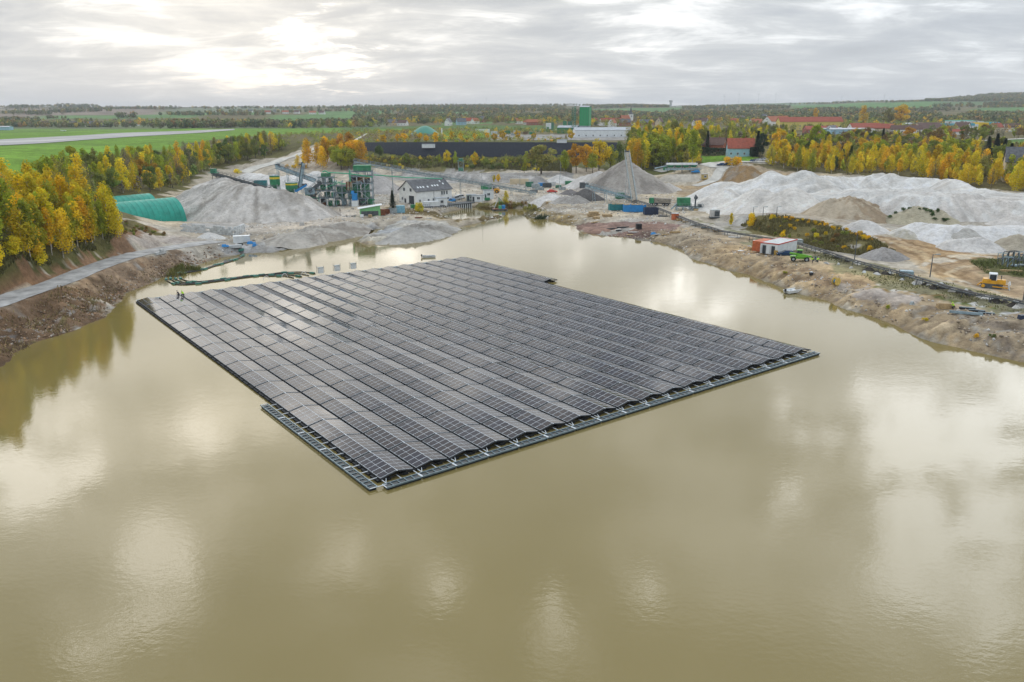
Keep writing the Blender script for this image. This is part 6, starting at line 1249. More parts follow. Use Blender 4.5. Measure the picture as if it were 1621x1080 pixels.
    for a, b, z0, z1 in ((488,512,1.5,6.5),(508,534,2,8.8),(530,556,3.5,9.0)): part('inner_conveyor', MB().beam((X(a), 2.5, z0), (X(b), 2.5, z1), .9, .45), STG, t)
    for a in (510, 520, 531, 541): part('machine', MB().bz(X(a), X(a+6), 1, 3.4, 0, 1.5+.6*(a % 3)), random.choice((GRN, STD, RUST)), t)
plant()
a = ad(592, 277, 299); b = ad(642, 281, 306); c = ad(700, 283, 318)
tag(link('green_pipeline', MB().tube([Vector(a), Vector(b), Vector(c)], .2, 8).mesh('green_pipeline', MINT)), 'long mint green pipeline running from the plant past the white house roof', 'pipe')
def silo(px, foot, top, rpx, label, D, stripe=True, cone=True):
    K = D*1.052/1259; p = ad(px, foot, D); zt = ad(px, top, D).z; r = rpx*K; g = float(hz(p.x, p.y)); t = thing('silo', label, 'silo', (p.x, p.y, g), 0); z0 = p.z-g; z1 = zt-g
    part('shell', MB().cyl((0, 0, z0), (0, 0, z1), r, r, 20), GRN, t, smooth=False); part('cone', MB().cyl((0, 0, z0-r*.9), (0, 0, z0), r*.25, r, 20), DGN, t)
    part('yellow_band', MB().cyl((0, 0, z1-(z1-z0)*.38), (0, 0, z1-(z1-z0)*.16), r*1.015, r*1.015, 20), YBAND, t); part('lid', MB().cyl((0, 0, z1), (0, 0, z1+.35), r*.98, r*.5, 20), STG, t)
    for a in range(4): part('leg', MB().beam((r*.9*math.cos(a*1.57+.7), r*.9*math.sin(a*1.57+.7), -.3), (r*.95*math.cos(a*1.57+.7), r*.95*math.sin(a*1.57+.7), z0+.2), .25), STG, t)
    mb = MB()
    for i in range(16): a = i*6.28/16; b = a+6.28/16; mb.beam((r*1.1*math.cos(a), r*1.1*math.sin(a), z1+1), (r*1.1*math.cos(b), r*1.1*math.sin(b), z1+1), .05); mb.beam((r*1.1*math.cos(a), r*1.1*math.sin(a), z1), (r*1.1*math.cos(a), r*1.1*math.sin(a), z1+1), .05)
    part('handrail', mb, STG, t)
silo(435.5,292,278,7.8,'taller green silo with a yellow band behind the big sand heap',288); silo(462,299,289,9.3,'wider lower green silo with a yellow band, right of the taller one',288)
conveyor(ad(500,284,292), ad(437,261,292), 1.6, 'covered conveyor rising left to the top of the tall green silo', STB, 1.2, (.35,.7,.95)); conveyor(ad(472,300,290), ad(478,258,291), 1.4, 'steep conveyor standing up between the green silos and the plant', STB, 1.0, ())
conveyor(atdepth(432,299,crest(430,302,352,34)+3), atdepth(336,273,crest(345,280,350,34)+1), 1.3, 'long stacker conveyor lying over the crest of the big sand heap', STD, .9, (.3,.55,.8,.97)); conveyor(ad(488,303,290), ad(507,288,292), 1.3, 'short dark conveyor rising right to the washing plant', STD, .8, (.5,))
conveyor(ad(467,302,284), ad(484,292,286), 1.2, 'blue chute conveyor below the lower green silo', BLUEP, .5, (), False); container(491,311,3.6,2.4,2.6,5,STB,'blue grey switch cabin between the silos and the plant','cabin','switch_cabin',loc=tuple(ad(491,308,291)))
tag(link('head_platform', MB().bz(-1.6,1.6,-1.2,1.2,0,.2).bz(-.8,1.0,-.8,.8,.2,1.5).mesh('head_platform', DGN), None, tuple(ad(338,274,273))), 'green conveyor head at the very top of the big sand heap', 'machine')
container(414,291,4.6,2.4,2.2,5,TEALP,'teal skip behind the big sand heap left of the silos','skip','skip',loc=tuple(ad(413,295,300)),open_top=True)
pole(400,300,0,'x',loc=tuple(ad(397,289,300))) if False else None
conveyor(ad(848,304,331), ad(560,255,312), 1.7, 'very long overhead conveyor running from the plant top down to the right', STG, 1.1, (.03,.14,.27,.43,.62,.80,.93), legm=STG)
def lattice(px, py, top, w, label, m=STG, name='lattice_tower', cat='tower', box=True):
    p = gl(px, py); h = ad(px, top, p.y).z-p.z; t = thing(name, label, cat, tuple(p)); mb = MB()
    for sx in (-1, 1):
        for sy in (-1, 1): part('leg', MB().beam((sx*w/2, sy*w/2, -.3), (sx*w/2, sy*w/2, h), .16), m, t)
    n = max(3, int(h/w/1.0))
    for i in range(n):
        z0 = h*i/n; z1 = h*(i+1)/n
        for sx, sy, ex, ey in ((-1,-1,1,-1),(1,-1,1,1),(1,1,-1,1),(-1,1,-1,-1)): mb.beam((sx*w/2, sy*w/2, z0), (ex*w/2, ey*w/2, z1), .09); mb.beam((sx*w/2, sy*w/2, z1), (ex*w/2, ey*w/2, z1), .09)
    part('lattice', mb, m, t)
    if box: part('top_platform', MB().bz(-w*.75, w*.75, -w*.75, w*.75, h-.2, h).bz(-w*.4, w*.4, -w*.4, w*.4, h, h+1.2), DGN, t); part('green_tank', MB().bz(-w*.45, w*.45, -w*.5, w*.3, h*.45, h*.62), DGN, t)
    return t
lattice(730,284,251,2.6,'grey lattice transfer tower with a green top over the long conveyor'); lattice(1223,254,229,.8,'thin red and white lattice mast right of the blue house',REDP,'radio_mast','mast',False)
# ------------------------------------------------------------------ the white quarry house and what stands round it
def quarry_house():
    A = gl(659,325); B_ = gl(718,319.3); C = gl(626.7,321); d = (B_-A); d.z = 0; L = 18.6; W = 11.2; rz = math.atan2(d.y, d.x); u = Vector((math.cos(rz), math.sin(rz), 0)); v = Vector((-u.y, u.x, 0)); c = A+u*L/2+v*W/2
    t = thing('quarry_house', 'white two storey quarry house with a dark roof above the quay', 'house', (c.x, c.y, A.z-.1), rz); h, hr = 5.5, 9.4
    mb = MB().bz(-L/2, L/2, -W/2, W/2, -1, h)
    for s in (-1, 1): mb.add([(s*L/2, -W/2, h), (s*L/2, W/2, h), (s*L/2, 0, hr)], [(0,1,2)])
    part('wall', mb, WHT, t); roof = part('roof', MB().gable(L, W, h, hr, .45, .2), SLATE, t); sl = math.atan2(hr-h, W/2)
    for k, (x, f) in enumerate(((-7.0,.72),(-5.6,.72),(-4.2,.72),(-2.0,.72),(.6,.66),(2.0,.66),(3.4,.66),(6.2,.30),(6.8,.55))):
        y = -W/2*f; z = hr-(hr-h)*f+.24; o = part('roof_light', MB().bz(-.32, .32, -.45, .45, -.04, .05), SKYL, roof, (x, y, z)); o.rotation_euler = (sl, 0, 0)
    for y in (-2.4, 1.9): window(t, (-L/2-.03, y, 5.9), -math.pi/2, 1.3, 1.3)
    window(t, (-L/2-.03, 3.2, 2.2), -math.pi/2, 1.0, 1.1); part('gate', MB().bz(-L/2-.08, -L/2+.02, -4.3, -1.1, 0, 3.6), PANE, t); part('door', MB().bz(-L/2-.07, -L/2+.02, .9, 2.0, 0, 2.3), PANE, t)
    for x in (4.0, 5.2, 6.6): window(t, (x, -W/2-.03, 4.1), 0, .8, 1.5)
    for x in (-7.4, -3.0, -.5, 2.2, 5.6, 7.2): window(t, (x, -W/2-.03, 1.7), 0, .8, .9)
    part('downpipe', MB().cyl((-.2, -W/2-.1, 0), (-.2, -W/2-.1, h), .07), STD, t)
quarry_house()
container(683,327.5,6.2,2.3,2.0,20,WHC,'low white container before the white quarry house',ribs=True,doorm=WHC); 
def cabin(px, py, L, W, h, deg, label, wm=WHC, roof=SHEETR, nw=1, dz=0, name='site_cabin', loc=None, door=True):
    x, y, z = loc or gp(px, py); t = thing(name, label, 'cabin', (x, y, z+dz), R(deg)); part('wall', MB().bz(-L/2, L/2, -W/2, W/2, 0, h), wm, t); part('roof', MB().bz(-L/2-.15, L/2+.15, -W/2-.15, W/2+.15, h, h+.15), roof, t)
    for i in range(nw): window(t, (-L/2+L*(i+.6)/(nw+.2), -W/2-.03, h*.58), 0, min(1.2, L/nw*.45), 1.0)
    if door: part('door', MB().bz(-L/2+.2, -L/2+1.05, -W/2-.06, -W/2+.02, .1, 2.1), PANE, t)
    return t
cabin(698,325.5,4.4,3.4,3.0,20,'white flat roofed cabin with one window beside the quarry house'); container(654,330,1.6,1.4,1.4,20,GRN,'small green skip at the corner of the white quarry house','skip','skip')
cabin(746,318,4.0,2.6,2.5,8,'grey green site cabin left of the two white ones',mat('grey_green',(0.28,0.34,0.31),.7)); cabin(757,319,5.5,2.6,2.6,8,'white site cabin in the middle by the quay'); cabin(773,315,4.2,3.0,3.6,8,'taller white site cabin nearest the dredger')
container(771,317.5,2.2,1.3,1.1,8,GRN,'low green skip in front of the taller white cabin','skip','skip')
car(722,317,60,SILV,'silver van parked at the right end of the white quarry house','van'); car(729,315,50,mat('car_white',(.7,.72,.74),.35),'white van parked furthest right of the quarry house','van'); car(716,319.5,70,BLUEP,'small blue car against the end wall of the quarry house',L=3.8)
def quay():
    A = gl(656,333); Bq = gl(747,325.5); A = Vector((*onz(656,338,0),0)); Bq = Vector((*onz(748,329,0),0)); d = Bq-A; L = d.length; rz = math.atan2(d.y, d.x); t = thing('quay_wall', 'quay wall of pale piles below the white quarry house', 'quay', tuple(A), rz)
    part('deck', MB().bz(-1, L+1, -.2, 5.5, 1.75, 2.15), STD, t, label='dark deck edge'); pm = MB().cyl((0, 0, -1.5), (0, 0, 1.75), .17, .17, 8).mesh('pile', WHC); n = int(L/1.05)
    for i in range(n): link('pile', pm, t, (L*(i+.5)/n, -.12, 0))
    part('back_wall', MB().bz(0, L, .35, .6, -1.5, 1.75), STD, t); mb = MB()
    for i in range(n+1): mb.beam((L*i/n, 0, 2.15), (L*i/n, 0, 3.1), .05)
    mb.beam((0, 0, 3.1), (L, 0, 3.1), .06); part('handrail', mb, STD, t)
quay()
def dredger():
    x, y = onz(791, 333, 0); t = thing('dredger', 'small floating dredger with a green and white boom beside the bushes', 'dredger', (x, y, 0), R(5))
    for s in (-1, 1): part('pontoon', MB().bz(-3, 3, s*1.4-.6, s*1.4+.6, -.3, .5), STD, t)
    part('deck', MB().bz(-2.8, 2.8, -1.9, 1.9, .5, .62), RUST, t)
    for s in (-1, 1): part('boom_leg', MB().beam((s*1.3-1, 0, .6), (-.4, 0, 5.2), .22), WHC if s < 0 else GRN, t)
    part('boom', MB().beam((-.4, 0, 5.1), (1.6, 0, 2.6), .2).beam((1.6, 0, 2.6), (2.2, 0, .8), .14), GRN, t); part('winch_house', MB().bz(.9, 2.2, -.8, .8, .6, 2.0), BLUEP, t); part('cab', MB().bz(-.4, .7, -.6, .6, .6, 1.8), MINT, t)
    for s in (-2, 2): part('tyre_fender', MB().cyl((s, -2.2, .1), (s, -2.0, .1), .35, .35, 12), TYRE, t)
dredger()
def loader():
    x, y, z = gp(781, 306); t = thing('wheel_loader', 'yellow wheel loader parked behind the white site cabins', 'wheel loader', (x, y, z), R(170))
    part('rear_body', MB().bz(-2.8, -.4, -1, 1, .9, 2.1).bz(-2.6, -1.0, -.7, .7, 2.1, 2.5), YELP, t); part('front_body', MB().bz(-.2, 1.2, -.8, .8, .8, 1.7), YELP, t); part('cab', MB().box((-.5, 0, 2.6), (1.4, 1.5, 1.7), 0, 0, (1.2, 1.3)), PANE, t); part('cab_roof', MB().bz(-1.3, .3, -.85, .85, 3.45, 3.6), YELP, t)
    for xx in (-1.8, 1.1):
        for yy in (-1.1, 1.1): wheel(t, (xx, yy, .8), .8, .55, YELP)
    for s in (-.5, .5): part('lift_arm', MB().beam((.6, s, 1.8), (2.8, s, .8), .22), YELP, t)
    part('bucket', MB().add([(2.7,-1.4,.2),(2.7,1.4,.2),(4.0,1.4,.1),(4.0,-1.4,.1),(2.7,-1.4,1.3),(2.7,1.4,1.3),(3.2,-1.4,1.5),(3.2,1.4,1.5)], [(0,1,2,3),(0,4,5,1),(4,6,7,5),(0,3,6,4),(1,5,7,2)]), YELP, t)
loader(); container(770,300,5,2.4,2.6,5,GRN,'green container behind the yellow wheel loader')
# shed and yard clutter
def shed():
    x, y, z = gp(586, 341); t = thing('yard_shed', 'lean-to shed with a slanted white roof and green front by the inlet', 'shed', (x, y, z), R(12))
    part('wall', MB().add([(-3.6,-1.8,0),(3.6,-1.8,0),(3.6,1.8,0),(-3.6,1.8,0),(-3.6,-1.8,2.5),(3.6,-1.8,3.5),(3.6,1.8,3.5),(-3.6,1.8,2.5)], [(0,1,5,4),(1,2,6,5),(2,3,7,6),(3,0,4,7)]), LGREEN, t)
    part('roof', MB().add([(-4.3,-2.4,2.5),(4.3,-2.4,3.75),(4.3,2.2,3.75),(-4.3,2.2,2.5),(-4.3,-2.4,2.65),(4.3,-2.4,3.9),(4.3,2.2,3.9),(-4.3,2.2,2.65)], [(0,3,2,1),(4,5,6,7),(0,1,5,4),(1,2,6,5),(2,3,7,6),(3,0,4,7)]), WHC, t)
    part('open_bay_shade', MB().bz(-3.2, 2.9, -1.86, -1.79, .1, 1.7), STD, t); part('side_lean_to', MB().bz(3.6, 5.4, -1.5, 1.5, 0, 2.0), RUST, t)  # dark sheet on the front wall stands for shade inside an open bay
shed()
container(634,337,3.0,2.3,2.6,14,mat('pale_blue_paint',(0.22,0.45,0.56),.6,0,.2),'pale blue container in the clutter beside the yard shed',doorm=None); container(622,338,2.8,2.0,2.0,10,STG,'grey steel frame box left of the pale blue container',open_top=True); container(611,339,2.6,2.0,1.7,14,RUST,'rusty skip between the shed and the grey frame box','skip','skip',open_top=True)
container(603,340,1.6,1.4,1.2,0,RUST,'small rusty box against the right side of the shed','box','crate'); container(586,344.5,1.2,1.0,1.0,0,CARD,'cream crate in front of the shed, right of two','crate','crate',ribs=False); container(573,344.5,1.2,1.0,1.0,10,WHC,'white crate in front of the shed, left of two','crate','crate',ribs=False)
pole(621,326,7,'tall thin dark pole beside the spruce left of the quarry house',0,STD,.08,'pole','pole')
def planks(px, py, n, L, deg, label, m=WOOD, dz=.0, w=.25, name='plank_pile', cat='planks'):
    x, y, z = gp(px, py); t = thing(name, label, cat, (x, y, z), R(deg)); pl = MB().box((0, 0, 0), (L, w, .12)).mesh('plank', m)
    for i in range(n): link('plank', pl, t, (random.uniform(-.2, .2), (i % 4-1.5)*(w+.04), .08+.14*(i//4)+dz), random.uniform(-.06, .06))
    return t
planks(663,345,8,2.4,5,'rusty steel plates piled by the yellow shrub',RUST); planks(680,346,6,2.0,-10,'grey plates lying right of the rusty pile',CON2); planks(555,343,7,3.2,30,'dark slabs stacked left of the yard shed',STD)
person(538.5,337,'stand',200,'person in dark clothes standing alone below the washing plant',DCLO,DCLO)
# concrete blocks scattered
for px, py, l in ((640,347,'grey concrete block on the spit mound track'),(478,357,'grey concrete slab leaning at the foot of the big sand heap')):
    x, y, z = gp(px, py); tag(link('concrete_slab', MB().box((0,0,.6),(1.8,.9,1.3),.4,0,(1.2,.7)).mesh('concrete_slab', CON), None, (x, y, z-.2)), l, 'concrete slab')
# ------------------------------------------------------------------ stockpile conveyors and the middle yard
conveyor(gl(1004,322)+Vector((0,0,1.4)), atdepth(992.5,240,crest(990,252,308,32)-2), 2.0, 'steep conveyor climbing to the top of the tall grey stockpile', STG, 1.5, (.35,.62), dust=True, legm=STG)
conveyor(ad(1000,312,309), ad(926,292,304), 1.9, 'low conveyor rising left to drop onto the dark gravel cone', STB, 1.4, (.08,.55,.8))
container(921,300,2.0,1.6,2.4,0,STD,'dark drive box hanging at the head of the low conveyor','machine','drive_box',loc=tuple(ad(921.5,298.5,304)),ribs=False)
container(981,314.5,3.4,2.4,2.4,4,GRN,'small green container behind the low conveyor',ribs=True); container(902,293,4.4,2.4,1.9,2,GRN,'green container, left of a pair behind the rubble mound'); container(911,293,4.4,2.4,1.9,2,DGN,'darker green container, right of a pair behind the rubble mound')
container(977,333,6.2,2.5,2.3,6,TEALP,'dark teal open skip filled with timber','skip','skip',open_top=True,load=WOOD); container(1004,335.5,8.0,2.6,2.6,2,BLUEP,'bright blue open skip filled with timber','skip','skip',open_top=True,load=WOOD); container(1030,340,4.8,2.6,2.5,3,NAVY,'navy blue skip right of the bright blue one','skip','skip',open_top=True)
for px, l in ((1065.8,'left'),(1071,'right')):
    x, y, z = gp(px, 348); t = thing('toilet_cabin', f'orange portable toilet cabin, {l} one of two beside the belt conveyor', 'toilet', (x, y, z), R(8)); part('body', MB().bz(-.55,.55,-.55,.55,0,2.1), ORP, t); part('roof', MB().box((0,0,2.2),(1.2,1.2,.22),0,0,(.8,.8)), CON2, t); part('door', MB().bz(-.4,.4,-.6,-.54,.1,1.95), ORP, t)
def crates(px, py, nx, nz, label, m=CARD, s=1.1, deg=10, name='crate_stack'):
    x, y, z = gp(px, py); t = thing(name, label, 'crates', (x, y, z), R(deg)); c = MB().box((0,0,s*.35),(s*.95,s*.8,s*.62)).mesh('crate', m); p = MB().bz(-s*.5,s*.5,-s*.42,s*.42,0,.14).mesh('pallet', WOOD)
    for k in range(nz):
        for i in range(nx-k):
            for j in range(2): link('crate', c, t, (i*s+k*s*.5, j*s*.9, .14+k*s*.72)); 
            if k == 0: link('pallet', p, t, (i*s, 0, 0))
crates(933,343,4,2,'tallest stack of cardboard crates on pallets above the grey ramp'); crates(957,343.5,3,1,'low row of cardboard crates right of the tall stack'); crates(942,347,2,1,'pair of crates in front of the tall cardboard stack'); crates(1074,350,2,1,'small pallet crates beside the orange toilets',WOOD,.9); crates(866,322,1,1,'single crate at the left of the yard edge',CARD,.9); crates(858,321,1,1,'brown crate left of the single crate at the yard edge',RUST,.9)
for px, py, l, L in ((970,363,'left end of the row of black beams on the reddish ramp',4.2),(986,361,'right end of the row of black beams on the reddish ramp',4.2),(980,366,'short black beam below the row on the reddish ramp',2.2)):
    x, y, z = gp(px, py); t = thing('black_beam', 'black plastic beam lying at the '+l if 'end' in l else l, 'beam', (x, y, z), R(14)); part('beam', MB().bz(-L/2,L/2,-.25,.25,0,.4), BLKP, t); part('clamp', MB().bz(-.1,.1,-.3,.3,0,.46), STD, t)
container(1011,363,1.5,1.3,1.7,10,BLKP,'black box standing on the reddish ramp','box','crate',ribs=True); planks(1068,369,14,3.2,8,'pile of pallets and planks left of the bank track'); planks(1056,372,5,3.0,-5,'low boards left of the pallet pile'); planks(1040,372,5,2.0,30,'scattered grey sheets on the reddish ramp',CON2); planks(998,372,4,2.0,10,'timber offcuts near the waterline',WOOD); planks(1003,368,5,3.5,-12,'white boards lying on the ramp',WHC)
cover(1034,371,'blue grey tarpaulin heap on the ramp edge',.8)
planks(943,352,5,4.0,50,'long planks on the slope below the crates'); planks(1050,343,10,3.4,-18,'grey pipes stacked along the belt conveyor',STD); planks(1105,357,10,4.5,-22,'pale grey profiles laid along the belt conveyor',CON2); planks(1118,361,6,3,-22,'blue grey profiles right of the pale ones',STB); planks(1086,352,6,2.0,-20,'pale boards beside the belt conveyor',WOOD)
planks(1135,366,6,2.5,-20,'timber bundle by the conveyor right of the profiles'); planks(1162,376,6,3,-20,'white pallet of sheets below the small yellow tree',WHC); planks(1172,397,4,1.6,20,'white rubble sheet on the bank',WHC); 
def dump_truck():
    x, y, z = gp(1044, 325.5); t = thing('dump_truck', 'dump truck with a green cab and dusty grey body beside the stockpile', 'truck', (x, y, z), R(162))
    part('cab', MB().box((3.0, 0, 1.9), (1.9, 2.4, 2.0), 0, 0, (1.6, 2.3)), GRN, t); part('windscreen', MB().bz(3.95, 4.02, -1, 1, 1.9, 2.7), PANE, t); part('chassis', MB().bz(-4.2, 3.6, -.5, .5, .7, 1.0), STD, t)
    part('tipper_body', MB().add([(-4.2,-1.2,1.2),(1.8,-1.2,1.2),(1.8,1.2,1.2),(-4.2,1.2,1.2),(-4.5,-1.35,2.7),(2.0,-1.35,2.9),(2.0,1.35,2.9),(-4.5,1.35,2.7)], [(0,3,2,1),(0,1,5,4),(1,2,6,5),(2,3,7,6),(3,0,4,7),(4,5,6,7)]), DUST, t)
    for xx in (3.0, 1.3, -1.6, -3.0):
        for yy in (-1.05, 1.05): wheel(t, (xx, yy, .52), .52, .4)
dump_truck()
def hopper_plant():
    x, y, z = gp(1082, 333); t = thing('screening_plant', 'green screening box on a grey steel platform with stairs', 'plant', (x, y, z), R(-4)); frame_tower(t, -2.6, 2.2, -1.3, 1.6, 0, 1.6, 2, 1, [1.4], STB)
    part('screen_box', MB().bz(-2.5, 2.2, -1.2, 1.4, 1.75, 4.6), GRN, t); part('stair', MB().beam((3.4, -1.6, 0), (1.2, -1.6, 1.7), .8, .15), STB, t); part('side_conveyor', MB().beam((-4.6, 0, .3), (-2.4, 0, 2.6), .9, .4), STB, t)
    frame_tower(t, 3.0, 6.6, -1, 1.2, 0, 1.4, 2, 1, [1.2], STB); part('mast', MB().beam((4.2, .4, 0), (4.2, .4, 5.6), .5), STD, t); part('fan', MB().cyl((4.2, .1, 4.6), (4.2, -.5, 4.6), .7, .7, 12), STD, t); part('drum', MB().cyl((5.0, -.4, 1.9), (6.4, -.4, 1.9), .5, .5, 10), STD, t); part('crate', MB().bz(3.4, 5.0, -2.4, -1.6, 0, .7), WOOD, t)
hopper_plant()
x, y, z = gp(1131, 345); t = thing('generator', 'grey generator set on a skid beside the white sand', 'generator', (x, y, z), R(5)); part('casing', MB().bz(-1.5,1.5,-.8,.8,.4,2.6), CON, t); part('louvre', MB().bz(-.3,1.4,-.86,-.79,.6,2.3), STD, t); part('skid', MB().bz(-1.7,1.7,-.9,.9,0,.35), STD, t); part('roof', MB().bz(-1.55,1.55,-.85,.85,2.6,2.68), STG, t)
def feed_hoppers():
    x, y, z = gp(1079, 274); z += 1.2; t = thing('feed_hoppers', 'row of four white and green feed hoppers over a blue grey belt', 'hoppers', (x, y, z), R(2))
    for k in range(4):
        xx = -6+k*3.9; h = part('hopper', MB().box((xx, 0, 2.2), (2.2, 2.0, 1.2), 0, 0, (3.6, 3.2)), GRN, t); part('hopper_wall', MB().bz(xx-1.85, xx+1.85, -1.75, 1.7, 2.8, 3.7), WHC, t); part('leg', MB().beam((xx-1.7, -1.3, -1), (xx-1.7, -1.3, 2.8), .2).beam((xx+1.7, -1.3, -1), (xx+1.7, -1.3, 2.8), .2), STD, t)
    part('belt', MB().bz(-9, 9, -1.9, -1.2, .4, 1.2), STB, t); part('side_conveyor', MB().beam((-14, -.5, 1.2), (-8, -.5, 2.4), .9, .5), STB, t); part('drive', MB().bz(-9.5, -7.8, -1.2, .6, .2, 1.8), GRN, t)
feed_hoppers(); cabin(1115,284,2.6,2.2,2.5,5,'small yellow and grey hut right of the feed hoppers',mat('mustard',(0.45,0.33,0.1),.8),nw=1,door=False)
# clutter yard behind the rubble mound
rr = random.Random(5)
for k, (px, py, m, L, h, l) in enumerate(((822,292,CRM,9,2.6,'long cream hut behind the long conveyor end'),(838,296,DGN,3.5,2.4,'dark green box left in the clutter yard'),(848,298,STG,3.6,2.0,'grey machine box in the clutter yard'),(857,295,BLUEP,3,1.6,'blue box in the clutter yard'),(866,297,STD,4,2,'dark steel rack in the clutter yard'),(874,294,CON2,3,1.8,'white box right in the clutter yard'),(884,298,DGN,2.5,1.4,'small green bin in the clutter yard'),(854,301,STG,4,1.2,'low grey frames at the front of the clutter yard'),(845,305,STD,3,1.2,'black frames left of the low grey frames'),(890,301,STG,3,1.3,'grey frames at the right of the clutter yard'))):
    container(px, py, L, 2.2, h, rr.uniform(-10, 10), m, l, 'equipment', 'equipment_box', open_top=(k in (4, 7, 8, 9)))
car(874,305,8,REDP,'red car parked left of the rubble mound',L=4.6)
for px, py, h, l in ((848,288,9,'tall thin white pole left in the clutter yard'),(887,288,10,'taller thin pole beside the white sand heap'),(885.5,303,8,'thin grey pole in front of the clutter yard'),(823,296,8,'thin pole at the end of the long conveyor'),(763.5,322,13,'tall slender pole on the quay beside the site cabins')): pole(px, py, h, l, 0, STG, .07, 'pole', 'pole')
for px, l in ((1192,'leftmost'),(1207.5,'middle'),(1229,'rightmost')): pole(px, 344, 3.2, f'{l} of three short lamp posts at the head of the berm', .5)
pole(1352.7,411,6.4,'lamp post on the belt conveyor side of the scrubby berm',.0,STD,.1,'lamp_post','lamp post'); pole(1472,439,5.0,'lamp post with a single arm left of the bulldozer',.8,STD,.1); pole(1619.5,476,5.2,'dark lamp post at the right edge of the picture',.0,STD,.1)
tag(link('pipe_fence', MB().beam((0,0,.8),(3.5,0,.8),.06).beam((0,0,.4),(3.5,0,.4),.06).beam((0,0,0),(0,0,.9),.07).beam((3.5,0,0),(3.5,0,.9),.07).mesh('pipe_fence', RUST), None, gp(1213,342)), 'short rusty rail at the head of the berm', 'rail')
# ------------------------------------------------------------------ the ground conveyor along the right bank
CL = [(1006,317),(1022,322),(1045,332),(1072,343),(1100,352),(1140,361),(1180,370.5),(1220,377),(1262,384.5),(1302,397),(1344,410.5),(1385,422),(1426,433),(1467,444),(1508,455),(1548,464),(1590,473),(1640,485),(1700,500)]
def ground_conveyor():
    pts = []
    for a, b in CL:
        g = gl(a, b); r = ray(a, b); z = g.z+1.0; k = (z-H)/r[2]; q = Vector((r[0]*k, r[1]*k, 0)); q.z = float(hz(q.x, q.y))+1.0; pts.append(q)
    for i in range(1, len(pts)-1): pts[i].z = (pts[i-1].z+pts[i].z+pts[i+1].z)/3
    for i, (a, b) in enumerate(zip(pts[:-1], pts[1:])):
        u = (b-a).normalized(); s = Vector((-u.y, u.x, 0)).normalized(); o = thing('conveyor_section', f'{ORD[i]} section of the long belt conveyor, counted from the stockpile', 'conveyor', tuple(a), 0); mb = MB(); L = (b-a).length; d = b-a
        for sg in (-1, 1): mb.beam(s*sg*.8, s*sg*.8+d*.985, .2, .22)
        n = max(2, int(L/2))
        for k in range(n): p = d*((k+.5)/n); mb.beam(p-s*.8, p+s*.8, .1)
        part('side_rails', mb, STD, o); part('belt', MB().beam(Vector((0, 0, .16)), d*.985+Vector((0, 0, .16)), .8, .06), BELT, o)
        for k in range(max(1, n//2)):
            p = d*((k+.5)/max(1, n//2)); g = float(hz(a.x+p.x, a.y+p.y))-a.z; mb = MB()
            for sg in (-1, 1): mb.beam(p+s*sg*.55, Vector((p.x+s.x*sg*.75, p.y+s.y*sg*.75, g-.2)), .1)
            part('leg', mb, STD, o)
ground_conveyor()
def spill(px, py, s, seed):
    rng = np.random.default_rng(seed); x, y, z = gp(px, py); mb = MB(); n = 9
    V = [(0, 0, s*.7)]+[(math.cos(i*6.28/n)*s*.4*rng.uniform(.8, 1.2), math.sin(i*6.28/n)*s*.4*rng.uniform(.8, 1.2), s*.42) for i in range(n)]+[(math.cos(i*6.28/n)*s*rng.uniform(.8, 1.3), math.sin(i*6.28/n)*s*rng.uniform(.8, 1.3), -.15) for i in range(n)]
    mb.add(V, [(0, 1+i, 1+(i+1) % n) for i in range(n)]+[(1+i, 1+n+i, 1+n+(i+1) % n, 1+(i+1) % n) for i in range(n)]); return mb, (x, y, z)
SP = [(1290,397),(1309,402),(1326,409),(1341,414),(1357,417),(1375,428),(1388,432),(1401,434),(1453,448),(1466,451),(1478,456),(1494,456),(1508,461),(1520,463),(1534,466),(1551,469),(1562,473),(1576,479),(1590,479),(1604,484),(1615,486)]
for i, (a, b) in enumerate(SP):
    mb, l = spill(a, b, .9+.5*((i*7) % 3)/2, i); o = link('spill_heap', mb.mesh('spill_heap', mat('dark_spill', (0.06, 0.052, 0.042), .95, 0, .4, 2) if i % 4 else mat('pale_spill', (0.6, .58, .54), .95)), None, l); tag(o, f'{ORD[i]} small {"dark" if i % 4 else "pale"} spill heap under the belt conveyor, counted from the telehandler', 'spill heap', 'spill heaps under the conveyor')
rr = random.Random(8)
for i in range(22):
    a = 1186+i*20.2; k = (a-1180)/441; b = 392+k*88+rr.uniform(-5, 6)
    if 1195 < a < 1300: continue
    x, y, z = gp(a, b); o = link('rubble_piece', MB().box((0, 0, .2), (rr.uniform(.8, 2.4), rr.uniform(.5, 1), .4), rr.uniform(0, 3), 0, (rr.uniform(.4, .8), .4)).mesh('rubble_piece', CON2 if i % 2 else CON), None, (x, y, z-.05)); tag(o, f'{ORD[i]} {"pale" if i % 2 else "grey"} rubble slab below the belt conveyor, from the left', 'rubble', 'rubble below the conveyor')
# transfer box halfway
container(1434,438,2.6,1.6,1.3,-18,STB,'dark transfer box halfway along the belt conveyor','machine','transfer_box'); planks(1435,436,5,3,-20,'rusty grating beside the transfer box',RUST)
